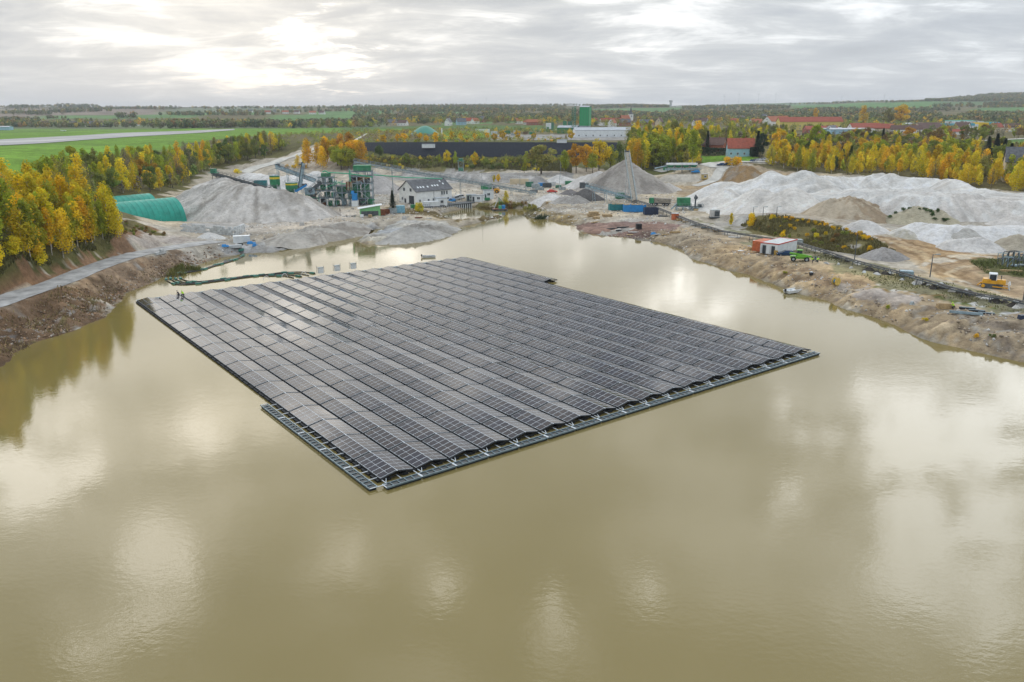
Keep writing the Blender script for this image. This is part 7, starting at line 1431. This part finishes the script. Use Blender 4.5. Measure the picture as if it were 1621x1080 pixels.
# ------------------------------------------------------------------ office containers, vehicles and people on the right bank
def office():
    A = gl(1231, 404.5); Bq = gl(1260.5, 398.5); C = gl(1212, 400); d = Bq-A; rz = math.atan2(d.y, d.x); u = Vector((math.cos(rz), math.sin(rz), 0)); v = Vector((-u.y, u.x, 0)); L = max(5.8, d.xy.length); W = 4.8; c = A+u*L/2+v*W/2
    t = thing('site_office', 'white site office of two cabins with red roof edges beside the belt conveyor', 'site office', (c.x, c.y, A.z), rz); part('wall', MB().bz(-L/2, L/2, -W/2, W/2, .1, 2.75), WHC, t); part('roof', MB().bz(-L/2, L/2, -W/2, W/2, 2.75, 2.82), CON2, t)
    mb = MB()
    for s in (-1, 1): mb.bz(-L/2-.06, L/2+.06, s*(W/2+.03)-.06, s*(W/2+.03)+.06, 2.66, 2.9); mb.bz(s*(L/2+.03)-.06, s*(L/2+.03)+.06, -W/2, W/2, 2.66, 2.9)
    part('roof_edge', mb, REDP, t)
    for y in (-1.1, 1.3): part('door', MB().bz(-L/2-.07, -L/2+.01, y-.45, y+.45, .15, 2.2), PANE, t); part('open_door', MB().beam((-L/2-.05, y+.5, 1.2), (-L/2-.85, y+.7, 1.2), .06, 2.1), WHC, t)
    return c, rz, L, W, v, u, A.z
c, rz, L_, W_, v_, u_, zA = office()
q = c+v_*4.2-u_*.6; container(0,0,6.0,2.4,2.7,math.degrees(rz),ORP,'orange steel container behind the white site office',loc=(q.x,q.y,zA),doorm=None)
container(1201,391,3.0,1.4,1.9,15,WHC,'white pallet of sheets left of the orange container','pallet','sheet_stack',ribs=False); container(1262,386.5,2.4,1.6,1.3,0,STG,'small grey unit just behind the site office roof','machine','generator',ribs=True)
crates(1189,396,2,1,'brown crates left of the orange container',CARD,.9); x, y, z = gp(1228, 404.5); tag(link('yellow_cabinet', MB().bz(-.4,.4,-.3,.3,0,1.3).mesh('yellow_cabinet', mat('ochre',(0.5,.3,.06),.7)), None, (x,y,z)), 'narrow ochre cabinet at the near corner of the site office', 'cabinet')
planks(1198,400.5,4,1.8,5,'pallet with an orange sack left of the site office'); cover(1202,397,'blue water canister heap left of the site office',.45)
car(1244,405.5,172,DKB,'dark blue estate car parked against the white site office')
def telehandler():
    x, y, z = gp(1266, 413.5); t = thing('telehandler', 'lime green telehandler right of the dark blue car', 'telehandler', (x, y, z), R(-18)); part('chassis', MB().bz(-2.2, 2.0, -.75, .75, .65, 1.25), LIME, t); part('engine_cover', MB().box((.3, -.75, 1.5), (2.2, .7, .7), 0, 0, (1.8, .6)), LIME, t)
    part('cab', MB().box((-.2, .45, 1.9), (1.5, .9, 1.3), 0, 0, (1.1, .8)), PANE, t); part('cab_roof', MB().box((-.2, .45, 2.62), (1.4, 1.0, .14)), LIME, t); part('boom', MB().beam((-2.4, -.1, 1.9), (2.6, -.1, 1.2), .38, .42), LIME, t); part('fork_carriage', MB().beam((2.6, -.1, 1.2), (2.9, -.1, .5), .5, .3).bz(2.8, 4.0, -.55, -.4, .18, .28).bz(2.8, 4.0, .25, .4, .18, .28), STD, t)
    for xx in (-1.5, 1.5):
        for yy in (-.95, .95): wheel(t, (xx, yy, .6), .6, .4, STG)
telehandler()
person(1286,417,'bend',170,'person in a hi-vis jacket bending over right of the telehandler',HIVIS,DCLO,CRM); person(1294,415,'kneel',20,'person in hi-vis with a white helmet crouching furthest right by the telehandler',HIVIS,DCLO,WHC); x, y, z = gp(1290.5, 412); person(0,0,'kneel',250,'person in teal work clothes crouching between the two hi-vis workers',TEALP,TEALP,DTILE,(x,y,z))
x, y, z = gp(1284, 436); t = thing('plastic_ball', 'black and white ball shaped buoy on the bank above the pale boat', 'buoy', (x, y, z+.42)); part('shell', MB().sphere((0,0,0),.48,14,10), BLKP, t, smooth=True); part('white_patch', MB().sphere((0,0,0),.485,12,4,0,.72), WHC, t, smooth=True)
def boat_on_bank():
    x, y, z = gp(1262, 458.5, .15); t = small_boat(1262, 458.5, 24, 'pale flat boat drawn up on the right bank below the site office', 6.2, 1.9, .25, WHC, True, -2); t.location = (x, y, .35)
boat_on_bank()
def reel():
    x, y, z = gp(1323, 451.5); t = thing('cable_reel', 'yellow wooden cable reel standing on the right bank', 'cable reel', (x, y, z+.78), R(25))
    for s in (-.42, .42): part('flange', MB().cyl((0, s-.05, 0), (0, s+.05, 0), .82, .82, 22), mat('reel_wood', (0.62, 0.44, 0.10), .8, 0, .2, 3), t)
    part('drum', MB().cyl((0, -.4, 0), (0, .4, 0), .4, .4, 16), BLUEP, t)
reel()
def dozer():
    x, y, z = gp(1572, 455.5); t = thing('bulldozer', 'yellow bulldozer with a white cab roof and a wide grey blade', 'bulldozer', (x, y, z), R(-30)); t.scale = (.98,)*3
    for s in (-1, 1):
        pr = [(-2.0, .0), (1.4, .0), (1.75, .45), (1.3, .9), (-1.9, .95), (-2.35, .5)]; n = len(pr); P = [(a, s*1.15-.28, b) for a, b in pr]+[(a, s*1.15+.28, b) for a, b in pr]; part('track', MB().add(P, [tuple(range(n)), tuple(range(n, 2*n))[::-1]]+[(i, n+i, n+(i+1) % n, (i+1) % n) for i in range(n)]), STD, t)
        part('sprocket', MB().cyl((-1.85, s*1.45, .5), (-1.85, s*1.5, .5), .36, .36, 10), YELP, t)
    part('rear_body', MB().box((-1.3, 0, 1.35), (1.7, 1.9, 1.0), 0, 0, (1.4, 1.8)), YELP, t); part('engine_hood', MB().box((1.15, 0, 1.35), (1.9, 1.3, .9), 0, 0, (1.8, 1.1)), YELP, t); part('side_tank', MB().bz(-.7, .4, -1.1, 1.1, .95, 1.6), YELP, t)
    part('cab', MB().box((-.3, 0, 2.1), (1.3, 1.5, 1.5), 0, 0, (1.15, 1.35)), PANE, t); part('cab_roof', MB().box((-.3, 0, 2.95), (1.6, 1.7, .22), 0, 0, (1.4, 1.5)), WHC, t)
    for a, b in ((-.95, -.78), (-.95, .78), (.35, -.78), (.35, .78)): part('cab_post', MB().beam((a, b, 1.4), (a, b, 2.9), .1), WHC, t)
    part('exhaust', MB().cyl((1.2, .3, 1.8), (1.2, .3, 2.6), .09), STD, t); part('ripper', MB().beam((-2.2, 0, 1.0), (-2.9, 0, .3), .25), YELP, t)
    V = []
    for yy in (-2.1, 2.1):
        for a, b in ((3.0, .0), (2.75, .35), (2.7, .75), (2.95, 1.2), (2.85, 1.25), (2.55, .75), (2.62, .3), (2.85, 0)): V.append((a, yy, b))
    part('blade', MB().add(V, [tuple(range(8)), tuple(range(8, 16))[::-1]]+[(i, 8+i, 8+(i+1) % 8, (i+1) % 8) for i in range(8)]), CON2, t)
    for s in (-1, 1): part('push_arm', MB().beam((-.2, s*1.5, .5), (2.6, s*1.5, .4), .2), YELP, t)
    for s in (-1, 1): part('headlight', MB().bz(2.05, 2.12, s*.45-.12, s*.45+.12, 1.55, 1.7), SKYL, t)
dozer()
x, y, z = gp(1496, 488); t = thing('pallet_box', 'open wooden box on a pallet where a worker crouches', 'crate', (x, y, z), R(-8)); part('box_wall', MB().bz(-1.4,1.4,-.6,-.5,.15,.75).bz(-1.4,1.4,.5,.6,.15,.75).bz(-1.4,-1.3,-.5,.5,.15,.75).bz(1.3,1.4,-.5,.5,.15,.75), CARD, t); part('pallet', MB().bz(-1.5,1.5,-.65,.65,0,.14), WOOD, t)
person(1508.5,489,'kneel',190,'person in a hi-vis jacket crouching at the open wooden box',HIVIS,DCLO,HIVIS)
x, y, z = gp(1529, 497); t = thing('steel_channel', 'pale grey steel channel lying beside the wooden box', 'steel profile', (x, y, z), R(-24)); part('web', MB().bz(-2.6,2.6,-.25,.25,0,.1), STB, t)
for s in (-1,1): part('flange', MB().bz(-2.6,2.6,s*.27-.04,s*.27+.04,.0,.36), STB, t)
for k in range(3):
    x, y, z = gp(1531+k*15, 489.5+k*4.2); t = thing('float_beam', ('first','second','third')[k]+' black float beam from the left behind the pale steel channel', 'float', (x, y, z), R(-22)); part('float', MB().bz(-1.3,1.3,-.3,.3,0,.3), BLKP, t); part('rail', MB().bz(-1.3,1.3,-.1,.1,.3,.38), STB, t)
x, y, z = gp(1617, 505); tag(link('dark_box', MB().box((0,0,.35),(1.1,.8,.7),.2,0,(1,.7)).mesh('dark_box', NAVY), None, (x,y,z)), 'small dark blue box lying near the right edge of the bank', 'box')
x, y, z = gp(1443.5, 482); tag(link('grey_lump', MB().box((0,0,.3),(.8,.6,.6),.5,0,(.4,.4)).mesh('grey_lump', STG), None, (x,y,z)), 'small grey object alone on the muddy bank', 'box')
# stacked steel frames at the right edge
for i in range(9):
    a = 1586+(i % 5)*8.5; b = 412+(i//5)*9+(i % 5)*.6; x, y, z = gp(a, b); t = thing('steel_rack', f'{ORD[i]} stacked steel frame in the weeds at the right edge', 'steel frame', (x, y, z), R(20+rr.uniform(-8, 8)), 'stacked steel frames'); mb = MB(); w = 1.4; h = 2.0+rr.uniform(-.4, .5)
    for sx in (-1, 1):
        for sy in (-1, 1): mb.beam((sx*w/2, sy*.6, 0), (sx*w/2, sy*.6, h), .11)
        mb.beam((sx*w/2, -.6, h), (sx*w/2, .6, h), .11)
    for sy in (-1, 1): mb.beam((-w/2, sy*.6, h), (w/2, sy*.6, h), .11); mb.beam((-w/2, sy*.6, .3), (w/2, sy*.6, h-.3), .07)
    part('frame', mb, STD if i % 3 else STB, t)
planks(1600,430,10,4,-15,'pale timber beams in the weeds by the steel frames'); planks(1612,421,8,3.5,20,'blue grey beams piled between the steel frames',STB)
# ------------------------------------------------------------------ the dark solar field on the slope
def solar_field():
    A = gl(598,247); Bq = gl(905,247); t = thing('solar_field', 'wide dark ground mounted solar field behind the scrub', 'solar field', (0, 470, 0)); N = 14; m = bpy.data.materials.new('field_module'); m.use_nodes = True; tt = m.node_tree; b = tt.nodes['Principled BSDF']; MATS['field_module'] = m
    pos = nd(tt, 'ShaderNodeNewGeometry').outputs['Position']; w = nd(tt, 'ShaderNodeTexBrick'); w.inputs['Scale'].default_value = 1.0; w.inputs['Color1'].default_value = (.010,.014,.022,1); w.inputs['Color2'].default_value = (.014,.018,.028,1); w.inputs['Mortar'].default_value = (.04,.045,.05,1); w.inputs['Mortar Size'].default_value = .03; w.inputs['Brick Width'].default_value = 1.7; w.inputs['Row Height'].default_value = 1.0; tt.links.new(pos, w.inputs[0]); tt.links.new(w.outputs[0], b.inputs['Base Color']); b.inputs['Roughness'].default_value = .6; b.inputs['IOR'].default_value = 1.15
    for k in range(N):
        f = k/(N-1); y0 = 249.5-f*18; xl = 645-80*min(1, f*1.5); xr = 985-f*5; Pn = 60; V = []; Fq = []
        for i in range(Pn+1):
            px = xl+(xr-xl)*i/Pn; g = gl(px, y0); zt = 1.9; V += [(g.x, g.y-470, g.z+.5), (g.x, g.y-470+3.4, g.z+.5+zt), (g.x, g.y-470+3.4, g.z+.42+zt), (g.x, g.y-470, g.z+.42)]
        for i in range(Pn):
            for j in range(4): a = i*4+j; c = i*4+(j+1) % 4; Fq.append((a, c, c+4, a+4))
        part('panel_row', MB().add(V, Fq), m, t)
        mb = MB()
        for i in range(0, Pn+1, 3): v = V[i*4+1]; mb.beam((v[0], v[1]-.6, v[2]-2.6), (v[0], v[1]-.6, v[2]-.3), .14)
        part('support_posts', mb, STG, t)['kind'] = 'stuff'
solar_field()
for px, py, L, l in ((679,238,8,'long white transformer cabin on the dark solar field'),(889,230,6.5,'white cabin at the upper edge of the dark solar field')):
    g = gl(px, py+1); cabin(0,0,L,2.4,2.2,0,l,WHC,nw=0,loc=(g.x, g.y-2, g.z+1.9),name='transformer_cabin',door=False)
def dome():
    p = gl(673,214.5); r = 21.5*p.y/1259; t = thing('biogas_dome', 'green biogas dome behind the dark solar field', 'dome', tuple(p)); n = 24; P = []; fs = []; m = 7
    for j in range(m+1):
        a = j/m; rr_ = r*(1-a) if j < m else 0.01; zz = r*.56*(1-(1-a)**1.7); P += [(rr_*math.cos(i*6.283/n), rr_*math.sin(i*6.283/n), 1.4+zz) for i in range(n)]
    for j in range(m): fs += [(j*n+i, j*n+(i+1) % n, (j+1)*n+(i+1) % n, (j+1)*n+i) for i in range(n)]
    part('membrane', MB().add(P, fs), mat('dome_green', (0.04, 0.22, 0.16), .5, 0, .08, .1), t, smooth=True); part('tank_wall', MB().cyl((0, 0, -1), (0, 0, 1.5), r*1.0, r*1.0, 24), STG, t)
dome(); pole(699.5,216,7,'pale vent pipe right of the biogas dome',0,WHC,.6,'vent_pipe','pipe')
# ------------------------------------------------------------------ grain works with the green tower
def green_tower():
    p = gl(923,211); D = p.y; K = D/1259; h = atdepth(922,168,D).z-p.z; w = 12.5*K*.82; t = thing('green_tower', 'tall green clad processing tower rising over the golden trees', 'tower', tuple(p), R(-18))
    part('upper_cladding', MB().bz(-w*.4, w, -w*.8, w*.8, h*.28, h*.96), mat('bright_green', (0.03, 0.34, 0.13), .5, 0, .1), t); part('lower_storey', MB().bz(-w*.5, w*.97, -w*.76, w*.76, -2, h*.28), SHEETR, t); part('roof', MB().gable(w*1.4, w*1.6, h*.96, h*1.0, .3, .3), SHEETR, t, (w*.3, 0, 0))
    for k in range(5): xx = -w*.4+k*w*.34; part('cladding_rib', MB().bz(xx-.12, xx+.12, -w*.84, -w*.8, h*.28, h*.95), DGN, t)
    mb = MB(); n = 12
    for k in range(n): z = h*k/n; mb.beam((-w*1.25, -w*.7, z), (-w*1.25, w*.5, z+h/n), .35); mb.beam((-w*.95, -w*.9, z), (-w*1.5, -w*.9, z), .3); mb.beam((-w*1.5, -w*.9, z), (-w*.95, -w*.9, z+h/n), .3)
    for xx, yy in ((-w*1.5, -w*.9), (-w*1.5, w*.5), (-w*.95, -w*.9)): mb.beam((xx, yy, -1), (xx, yy, h*.97), .4)
    part('stair_tower', mb, DGN, t)
green_tower()
def hall(px, py, L, W, h, hr, deg, wall, roof, label, win=0, name='warehouse'): return house(px, py, L, W, h, hr, deg, wall, roof, label, 'warehouse', name, win, False, 1, None, None, False, .3)
hall(953,217,50,16,6.0,8.2,4,WHC,SHEETR,'long white warehouse with a grey roof below the green tower',8)
hall(900,211,20,13,5.5,7.4,-20,GRN,SHEETR,'green hall between the white warehouse and the loading silo',2)
def small_silos():
    p = gl(869,209); t = thing('loading_silo', 'white and green loading silo with a sloping conveyor', 'silo', tuple(p)); part('white_block', MB().bz(-3,2.2,-2,2,3,9), WHC, t); part('green_block', MB().bz(-2.5,-.2,-2.3,-2.0,-1,5), GRN, t); part('rear_block', MB().bz(2.3,5,-1,2,-1,9.5), DGN, t); part('leg', MB().bz(-2.8,2,-1.5,1.5,-1,3), DGN, t); part('side_conveyor', MB().beam((-12,-1,0),(-3,-1,5.5),.9,.5), STG, t); part('lower_roof', MB().beam((2,-3,1.2),(15,-3,3.6),5,.3), WHC, t)
small_silos()
for k, (px, py, L, h, m, l) in enumerate(((764,211,14,4,WHC,'long white shed at the left end of the works yard'),(782,213,6,3,CON2,'pale shed right of the long white shed'),(795,212,4,2.5,TEALP,'teal container in the works yard'),(804,211.5,5,2.8,GRN,'green container left in the works yard'),(818,212,6,3,CON2,'white container in the middle of the works yard'),(832,212,5,2.6,mat('brownp',(.2,.12,.08),.8),'brown container in the works yard'),(842,213,5,2.4,GRN,'bright green container at the foot of the sloping conveyor'),(812,214.5,4,2,STG,'grey lorry load in the works yard'),(894,199,5,6,GRN,'green silo block behind the green hall, left one'),(902,199,5,5.5,DGN,'green silo block behind the green hall, right one'))):
    container(px, py, L, 3, h, rr.uniform(-6, 6), m, l, 'container', 'container', ribs=False)
# ------------------------------------------------------------------ houses
house(1171,247,14.5,9,4.6,9.6,-8,BLUEW,RTILE,'pale blue house with a red roof at the village edge',win=4)
def hedge(a, b, h, w, label):
    A = gl(*a); Bq = gl(*b); rng = np.random.default_rng(3); n = 2600; t_ = rng.random(n); p = np.stack([A.x+(Bq.x-A.x)*t_+rng.normal(size=n)*.0, A.y+(Bq.y-A.y)*t_+rng.uniform(-w/2, w/2, n), A.z+rng.random(n)**.7*h], 1); d = rng.normal(size=(n, 3)); d /= np.linalg.norm(d, axis=1)[:, None]; e = rng.normal(size=(n, 3)); e /= np.linalg.norm(e, axis=1)[:, None]
    V = np.stack([p-d*.35, p+d*.2+e*.3, p+d*.2-e*.3], 1).reshape(-1, 3); C = np.repeat((.7+.6*rng.random(n))[:, None]*np.array((.03,.06,.025)), 3, 0); cen = np.array((A.x, A.y, 0)); tag(link('hedge', npmesh('hedge', V-cen, np.arange(3*n).reshape(-1, 3), mat('far_leaves', attr='Col', rough=.9, var=.02), C), None, tuple(cen)), label, 'hedge')
hedge((1110,246),(1153,246),4.8,2.2,'tall clipped dark hedge left of the blue house'); hedge((1187,248),(1200,248),5,2,'dark hedge right of the blue house')
hs = [(1100,240,12,9,4,8,20,BRICK,DTILE,'brown roofed house left of the hedge spruce'),(1132,239,12,9,4,8,-30,BRICK,DTILE,'brown roofed house behind the tall clipped hedge'),(1612,286,12,9,8,13.5,-25,CRM,SLATE,'tall house with a steep grey roof at the right edge'),
 (1494,245,22,9,3,6,-3,BRICK,OTILE,'long low red roofed building inside the golden wood'),(1396,243,14,9,3.5,7.5,-10,BRICK,OTILE,'red roofed house among trees behind the birch forest'),(1614,254,16,9,4,8,0,WHT,OTILE,'red roofed house at the right edge below the green field'),(1575,258,7,6,3,5,0,WHT,OTILE,'tiny red roof between the dark spruces'),
 (1280,206,58,13,8.5,13,1,YELR,RTILE,'very long yellow building with a red roof in the village'),(1222,204,17,12,8,13,35,WHT,OTILE,'white gabled block left of the long yellow building'),(1238,202,10,10,8,13,-30,WHT,OTILE,'narrow white gable touching the long yellow building'),(1196,202,14,10,5,9.5,25,WHT,OTILE,'white house with an orange roof left of the white gabled block'),
 (1161,199,11,9,4.5,9,-15,WHT,RTILE,'white house with a maroon roof left in the village'),(1171,192,13,9,6,9,10,CRM,SLATE,'cream house with a grey roof higher in the village'),(1208,190,10,9,5,10,-40,WHT,SLATE,'white gable high in the village beside dark trees'),(1113,198,10,9,5,9.5,-30,WHT,DTILE,'white gable house right of the tall golden wood'),(1103,199,9,8,4,8,20,WHT,DTILE,'small dark roofed white house right of the tall wood'),
 (1298,211,26,11,3.5,6.5,0,BRICK,RTILE,'low maroon roofed hall below the long yellow building'),(1317,211,10,9,4,7,40,WHT,SLATE,'white gable at the end of the low maroon hall'),(1368,210,26,12,4.5,8.5,3,WHT,RTILE,'white building with a wide maroon roof'),(1392,210,14,10,4,8,0,CRM,RTILE,'maroon roofed house right of the white wide building'),(1340,212,30,10,4,5,2,BLUEW,SHEETR,'flat pale blue hall right of the low maroon hall'),
 (1467,210,22,14,4,9,15,CRM,DTILE,'house with a big dark brown roof before the colourful store'),(1443,211,14,9,3.5,7,-10,WHT,DTILE,'brown roofed house left of the big brown roof'),(1450,203,26,10,5,6,0,WHC,SHEETR,'long white flat hall behind the brown roofs'),(1522,209,11,10,4.5,9,-50,WHT,DTILE,'white gabled house in front of the colourful store'),(1519,213,16,7,2.5,4.5,0,WHT,RTILE,'low house with a red roof in front of the colourful store'),(1575,208,12,9,4,8,20,CRM,RTILE,'red roofed house right of the colourful store'),(1600,208,14,9,4,7.5,-10,WHT,DTILE,'brown roofed house furthest right in the village'),(1407,208,9,8,3.5,7,15,WHT,OTILE,'small orange roofed house below the big golden tree'),(1420,211,10,8,3.5,7,-20,WHT,DTILE,'white house with brown roof below the big golden tree'),
 (581,200,14,9,3,7.5,20,WHT,SHEETR,'white house alone at the left end of the plateau'),(621,199,14,9,4,9,30,CRM,SLATE,'cream house with a slate roof, middle of three on the plateau'),(638,199,14,9,4,8,-20,WHT,DTILE,'white house with a brown roof, right of three on the plateau'),(710,199,9,8,5,10,70,WHT,SLATE,'narrow white gable left in the plateau village'),(730,198,13,9,4.5,9.5,20,BLUEW,SLATE,'grey blue roofed house in the plateau village'),(743,196,12,9,4,8.5,-15,WHT,RTILE,'red roofed white house in the plateau village, higher one'),(752,196,10,8,4,8,40,WHT,OTILE,'orange roofed house in the plateau village'),(762,194,12,9,5,10,-30,BRICK,SLATE,'slate roofed brick house in the plateau village'),
 (822,196,9,8,4,8,-10,WHT,OTILE,'small white house with an orange roof left of the long red roof'),(846,198,22,9,4,7.5,2,BRICK,OTILE,'long house with an orange roof left of the green tower'),(832,197,6,5,3,5,0,WHT,OTILE,'tiny white annex beside the long orange roof'),
 (960,199,16,10,5,10,15,WHT,RTILE,'red roofed house left in the church village'),(969,201,9,8,5,10,60,WHT,OTILE,'white gable in front of the red roofed house'),(951,198,9,8,4.5,9,-60,WHT,SLATE,'narrow white gable beside the green tower'),(976,198,11,8,5,9.5,10,WHT,RTILE,'red and white house in the middle of the church village'),(989,199,13,9,4.5,9,5,BRICK,SLATE,'grey roofed hall below the church'),(1021,199,12,9,4,8,-10,BRICK,SLATE,'grey roofed house right of the church spruce'),(1044,200,9,9,5,11,60,CRM,DTILE,'cream gable right of the church village'),(1035,197,10,8,4,8,10,BRICK,DTILE,'brown roofed house behind the cream gable'),
 (940,196,10,8,4,8,30,BRICK,RTILE,'red house just right of the green tower'),(72,199,10,8,3,7,10,WHT,DTILE,'white house left in the airfield hamlet'),(116,200,12,8,3,7.5,20,WHT,SLATE,'white gabled house with a grey roof in the airfield hamlet'),(134,200,9,8,3,7,-20,WHT,DTILE,'small white house in the middle of the airfield hamlet'),(146,199,11,8,3,7,10,CRM,SLATE,'cream house right in the airfield hamlet'),(207,200,12,8,3,7,0,WHT,OTILE,'orange roofed house beyond the runway'),(217,199,8,8,3,7,30,WHT,RTILE,'small red roofed house beyond the runway'),
 (424,180,14,9,4,8,10,WHT,RTILE,'white house left in the far hillside hamlet'),(437,178,14,9,4,8,-20,WHT,SLATE,'white gable in the middle of the far hillside hamlet'),(452,180,16,9,4,8,15,WHT,OTILE,'red roofed house in the far hillside hamlet'),(470,180,14,9,4,8,-10,WHT,DTILE,'brown roofed house in the far hillside hamlet'),(495,181,16,9,4,8,20,WHT,OTILE,'red roofed house towards the right of the far hamlet'),(510,181,14,9,4,8,-15,WHT,DTILE,'last house on the right of the far hamlet'),(396,178,14,9,4,8,5,WHT,SLATE,'first house on the left of the far hamlet')]
for h in hs:
    h = list(h); kw = dict(win=3 if h[2] < 20 else (14 if h[2] > 50 else 6), floors=2 if h[4] >= 7.5 else 1, chimney=h[2] < 20, gwin=True)
    if 1530 > h[0] > 1150 and h[1] < 216 or 940 < h[0] < 1120 and h[1] < 205: h[2] *= 1.12
    house(*h[:9], h[9], **kw)
# a few hundred far roofs would be invisible; the hillside villages are sets of real small houses
rh = random.Random(21); VW = [(405,181,12,'far hamlet'),(825,171,14,'hill village'),(1010,197,20,'church village'),(1180,200,14,'village')]
def cell_block(px, py, deg, label):
    p = gl(px, py); t = thing('store', label, 'store', tuple(p), R(deg)); part('main_hall', MB().bz(-26, 18, -8, 8, -1, 5.4), WHC, t); part('blue_fascia', MB().bz(-26.2, 14, -8.3, -8.02, 4.0, 6.4), mat('cyan_panel', (0.08, 0.42, 0.55), .5), t); part('yellow_fascia', MB().bz(-30, -2, -8.6, -8.3, 2.4, 4.0), mat('sign_yellow', (0.75, 0.50, 0.02), .5), t); part('rear_hall', MB().bz(-2, 34, 9, 22, -1, 8.5), CON2, t); part('turquoise_roof', MB().bz(-2, 24, 9, 22, 8.5, 9.3), mat('turquoise', (0.12, 0.48, 0.42), .5), t)
    part('yellow_tower', MB().bz(19, 30, -7, 4, -1, 7.2), mat('sign_yellow'), t); part('blue_tower', MB().bz(31, 42, -6, 4, -1, 7.6), mat('cyan_panel'), t)
    for k in range(9): window(t, (-22+k*4.6, -8.05, 1.4), 0, 2.2, 1.4)
cell_block(1515,205,2,'wide flat store with cyan, yellow and turquoise fronts in the right village')
house(1315,211,18,9,4,5,3,BLUEP,SHEETR,'bright blue fronted hall right of the maroon hall','warehouse','warehouse',4,False,1,None,None,False)
def church():
    p = gl(998, 197); t = thing('church', 'small church with a white tower and a dark spire', 'church', tuple(p), R(20)); K = p.y/1259
    part('tower', MB().bz(-2.6, 2.6, -2.6, 2.6, -1, 14), WHT, t); part('spire', MB().cyl((0, 0, 14), (0, 0, 17), 3.6, 1.8, 8).cyl((0, 0, 17), (0, 0, 25), 1.8, .1, 8), SLATE, t); part('nave_wall', MB().bz(-16, -2.6, -4.5, 4.5, -1, 7), CRM, t); n = part('nave_roof', MB().gable(13.4, 9, 7, 12.5, .3, .2), OTILE, t, (-9.3, 0, 0))
    for a in range(4): o = window(t, (0, 0, 0), a*math.pi/2, 1.0, 1.8, STD); o.location = (math.sin(a*math.pi/2)*2.65, -math.cos(a*math.pi/2)*2.65, 11)
church()
p = atD(1061, 4300); z = float(hz(*p)); t = thing('water_tower', 'distant water tower alone on the horizon', 'tower', (*p, z)); part('shaft', MB().cyl((0,0,-2),(0,0,22),6,6,12), CON, t); part('tank', MB().cyl((0,0,22),(0,0,32),9,9,12), CON, t)
house(8,206,17,10,4,5,0,BLUEW,SHEETR,'pale blue grey hangar at the left end of the airfield','hangar','hangar',0,False,1,None,None,False); house(157,201,30,9,2.5,4,0,STD,SLATE,'long dark low shed in the airfield hamlet','shed','shed',0,False,1,None,None,False)
house(-30,205,12,9,4,7,0,WHT,DTILE,'house just outside the left edge by the hangar') if False else None
def small_plane(px, py, label):
    x, y, z = gp(px, py); t = thing('light_aircraft', label, 'aircraft', (x, y, z+1.2), R(30)); part('fuselage', MB().cyl((-3.6,0,.2),(-1,0,.1),.15,.6,8).cyl((-1,0,.1),(2.2,0,0),.6,.5,8), WHC, t, smooth=True); part('wing', MB().bz(-.5,.9,-4.8,4.8,.55,.68), WHC, t); part('tailplane', MB().bz(-3.7,-3.0,-1.4,1.4,.2,.28).bz(-3.7,-3.0,-.05,.05,.2,1.4), WHC, t)
small_plane(102,209,'small white aircraft standing on the airfield grass')
car(1155,257,175,SILV,'silver minivan parked on the village road','van',4.9); car(1141,262.5,175,DKB,'dark car low on the village road below the minivan, left',L=4.2); car(1150,262,175,BLKP,'black car low on the village road below the minivan, right',L=4.2)
for px, py, m, l in ((1191,256.5,DKB,'dark car first from the left right of the blue house'),(1196,256,SILV,'silver car second from the left right of the blue house'),(1201,255.5,mat('car_white'),'white car third from the left right of the blue house'),(1206,254.8,SILV,'grey car fourth from the left right of the blue house'),(1211,254.5,mat('car_white'),'white car furthest from the blue house')): car(px, py, 60, m, l, L=4.2)
car(1101,274,170,BLUEP,'blue car at the left end of the village road',L=4.4)
# far power masts on the horizon
for i, (px, D, h) in enumerate(((1397,3600,40),(1330,4000,36),(1145,4200,60),(1168,4400,70),(1199,4300,64),(1226,4500,60),(605,4300,44),(770,4300,44))):
    p = atD(px, D); z = float(hz(*p)); t = thing('power_mast', f'{ORD[i]} thin power mast on the horizon, as listed from the right ridge leftwards' if False else ('faint thin mast on the horizon above '+('the green hill on the right','the left end of the right green hill','the blue house','the blue house chimney side','the white village houses','the long yellow building','the plateau houses','the biogas dome side')[i]), 'mast', (*p, z)); part('shaft', MB().beam((0,0,-2),(0,0,h),.45), STG, t); part('cross_arm', MB().beam((-6,0,h*.8),(6,0,h*.8),.7), STG, t)
# green weeds on the tan mound
rng_ = random.Random(4)
for i, (a, b) in enumerate(((1408,346),(1418,337),(1430,332.5),(1440,331),(1455,331.5),(1464,332),(1472,335),(1476,340),(1484,335),(1480,346),(1497,348),(1493,350))):
    g = None
    r = ray(a, b); X = r[0]*_T/r[1]; Z = H+r[2]*_T/r[1]
    for k in range(250, 700):
        zt = htop(X[k], _T[k])
        if Z[k] <= zt+.3: g = (float(X[k]), float(_T[k]), zt); break
    if g: tree('bush', g[0], g[1], 0.85+rng_.random()*.5, (0.07, 0.13, 0.035), f'{ORD[i]} dark green weed tuft from the left on the tan mound', 'weed tufts on the tan mound', 1.4, g[2]-.1)
for i, (a, b, c) in enumerate(((1465,508,YEL),(1545,534,GOLD),(1243,433,YG),(1405,488,YG),(1571,534,DG))):
    x, y, z = gp(a, b); tree('bush', x, y, .75, c, ('yellow flowering bush on the right bank slope','golden grass clump at the right bank edge','small green shoot on the right bank near the office','small yellow plant on the right bank edge','small green tuft near the right corner of the bank')[i], None, 1.2, z)
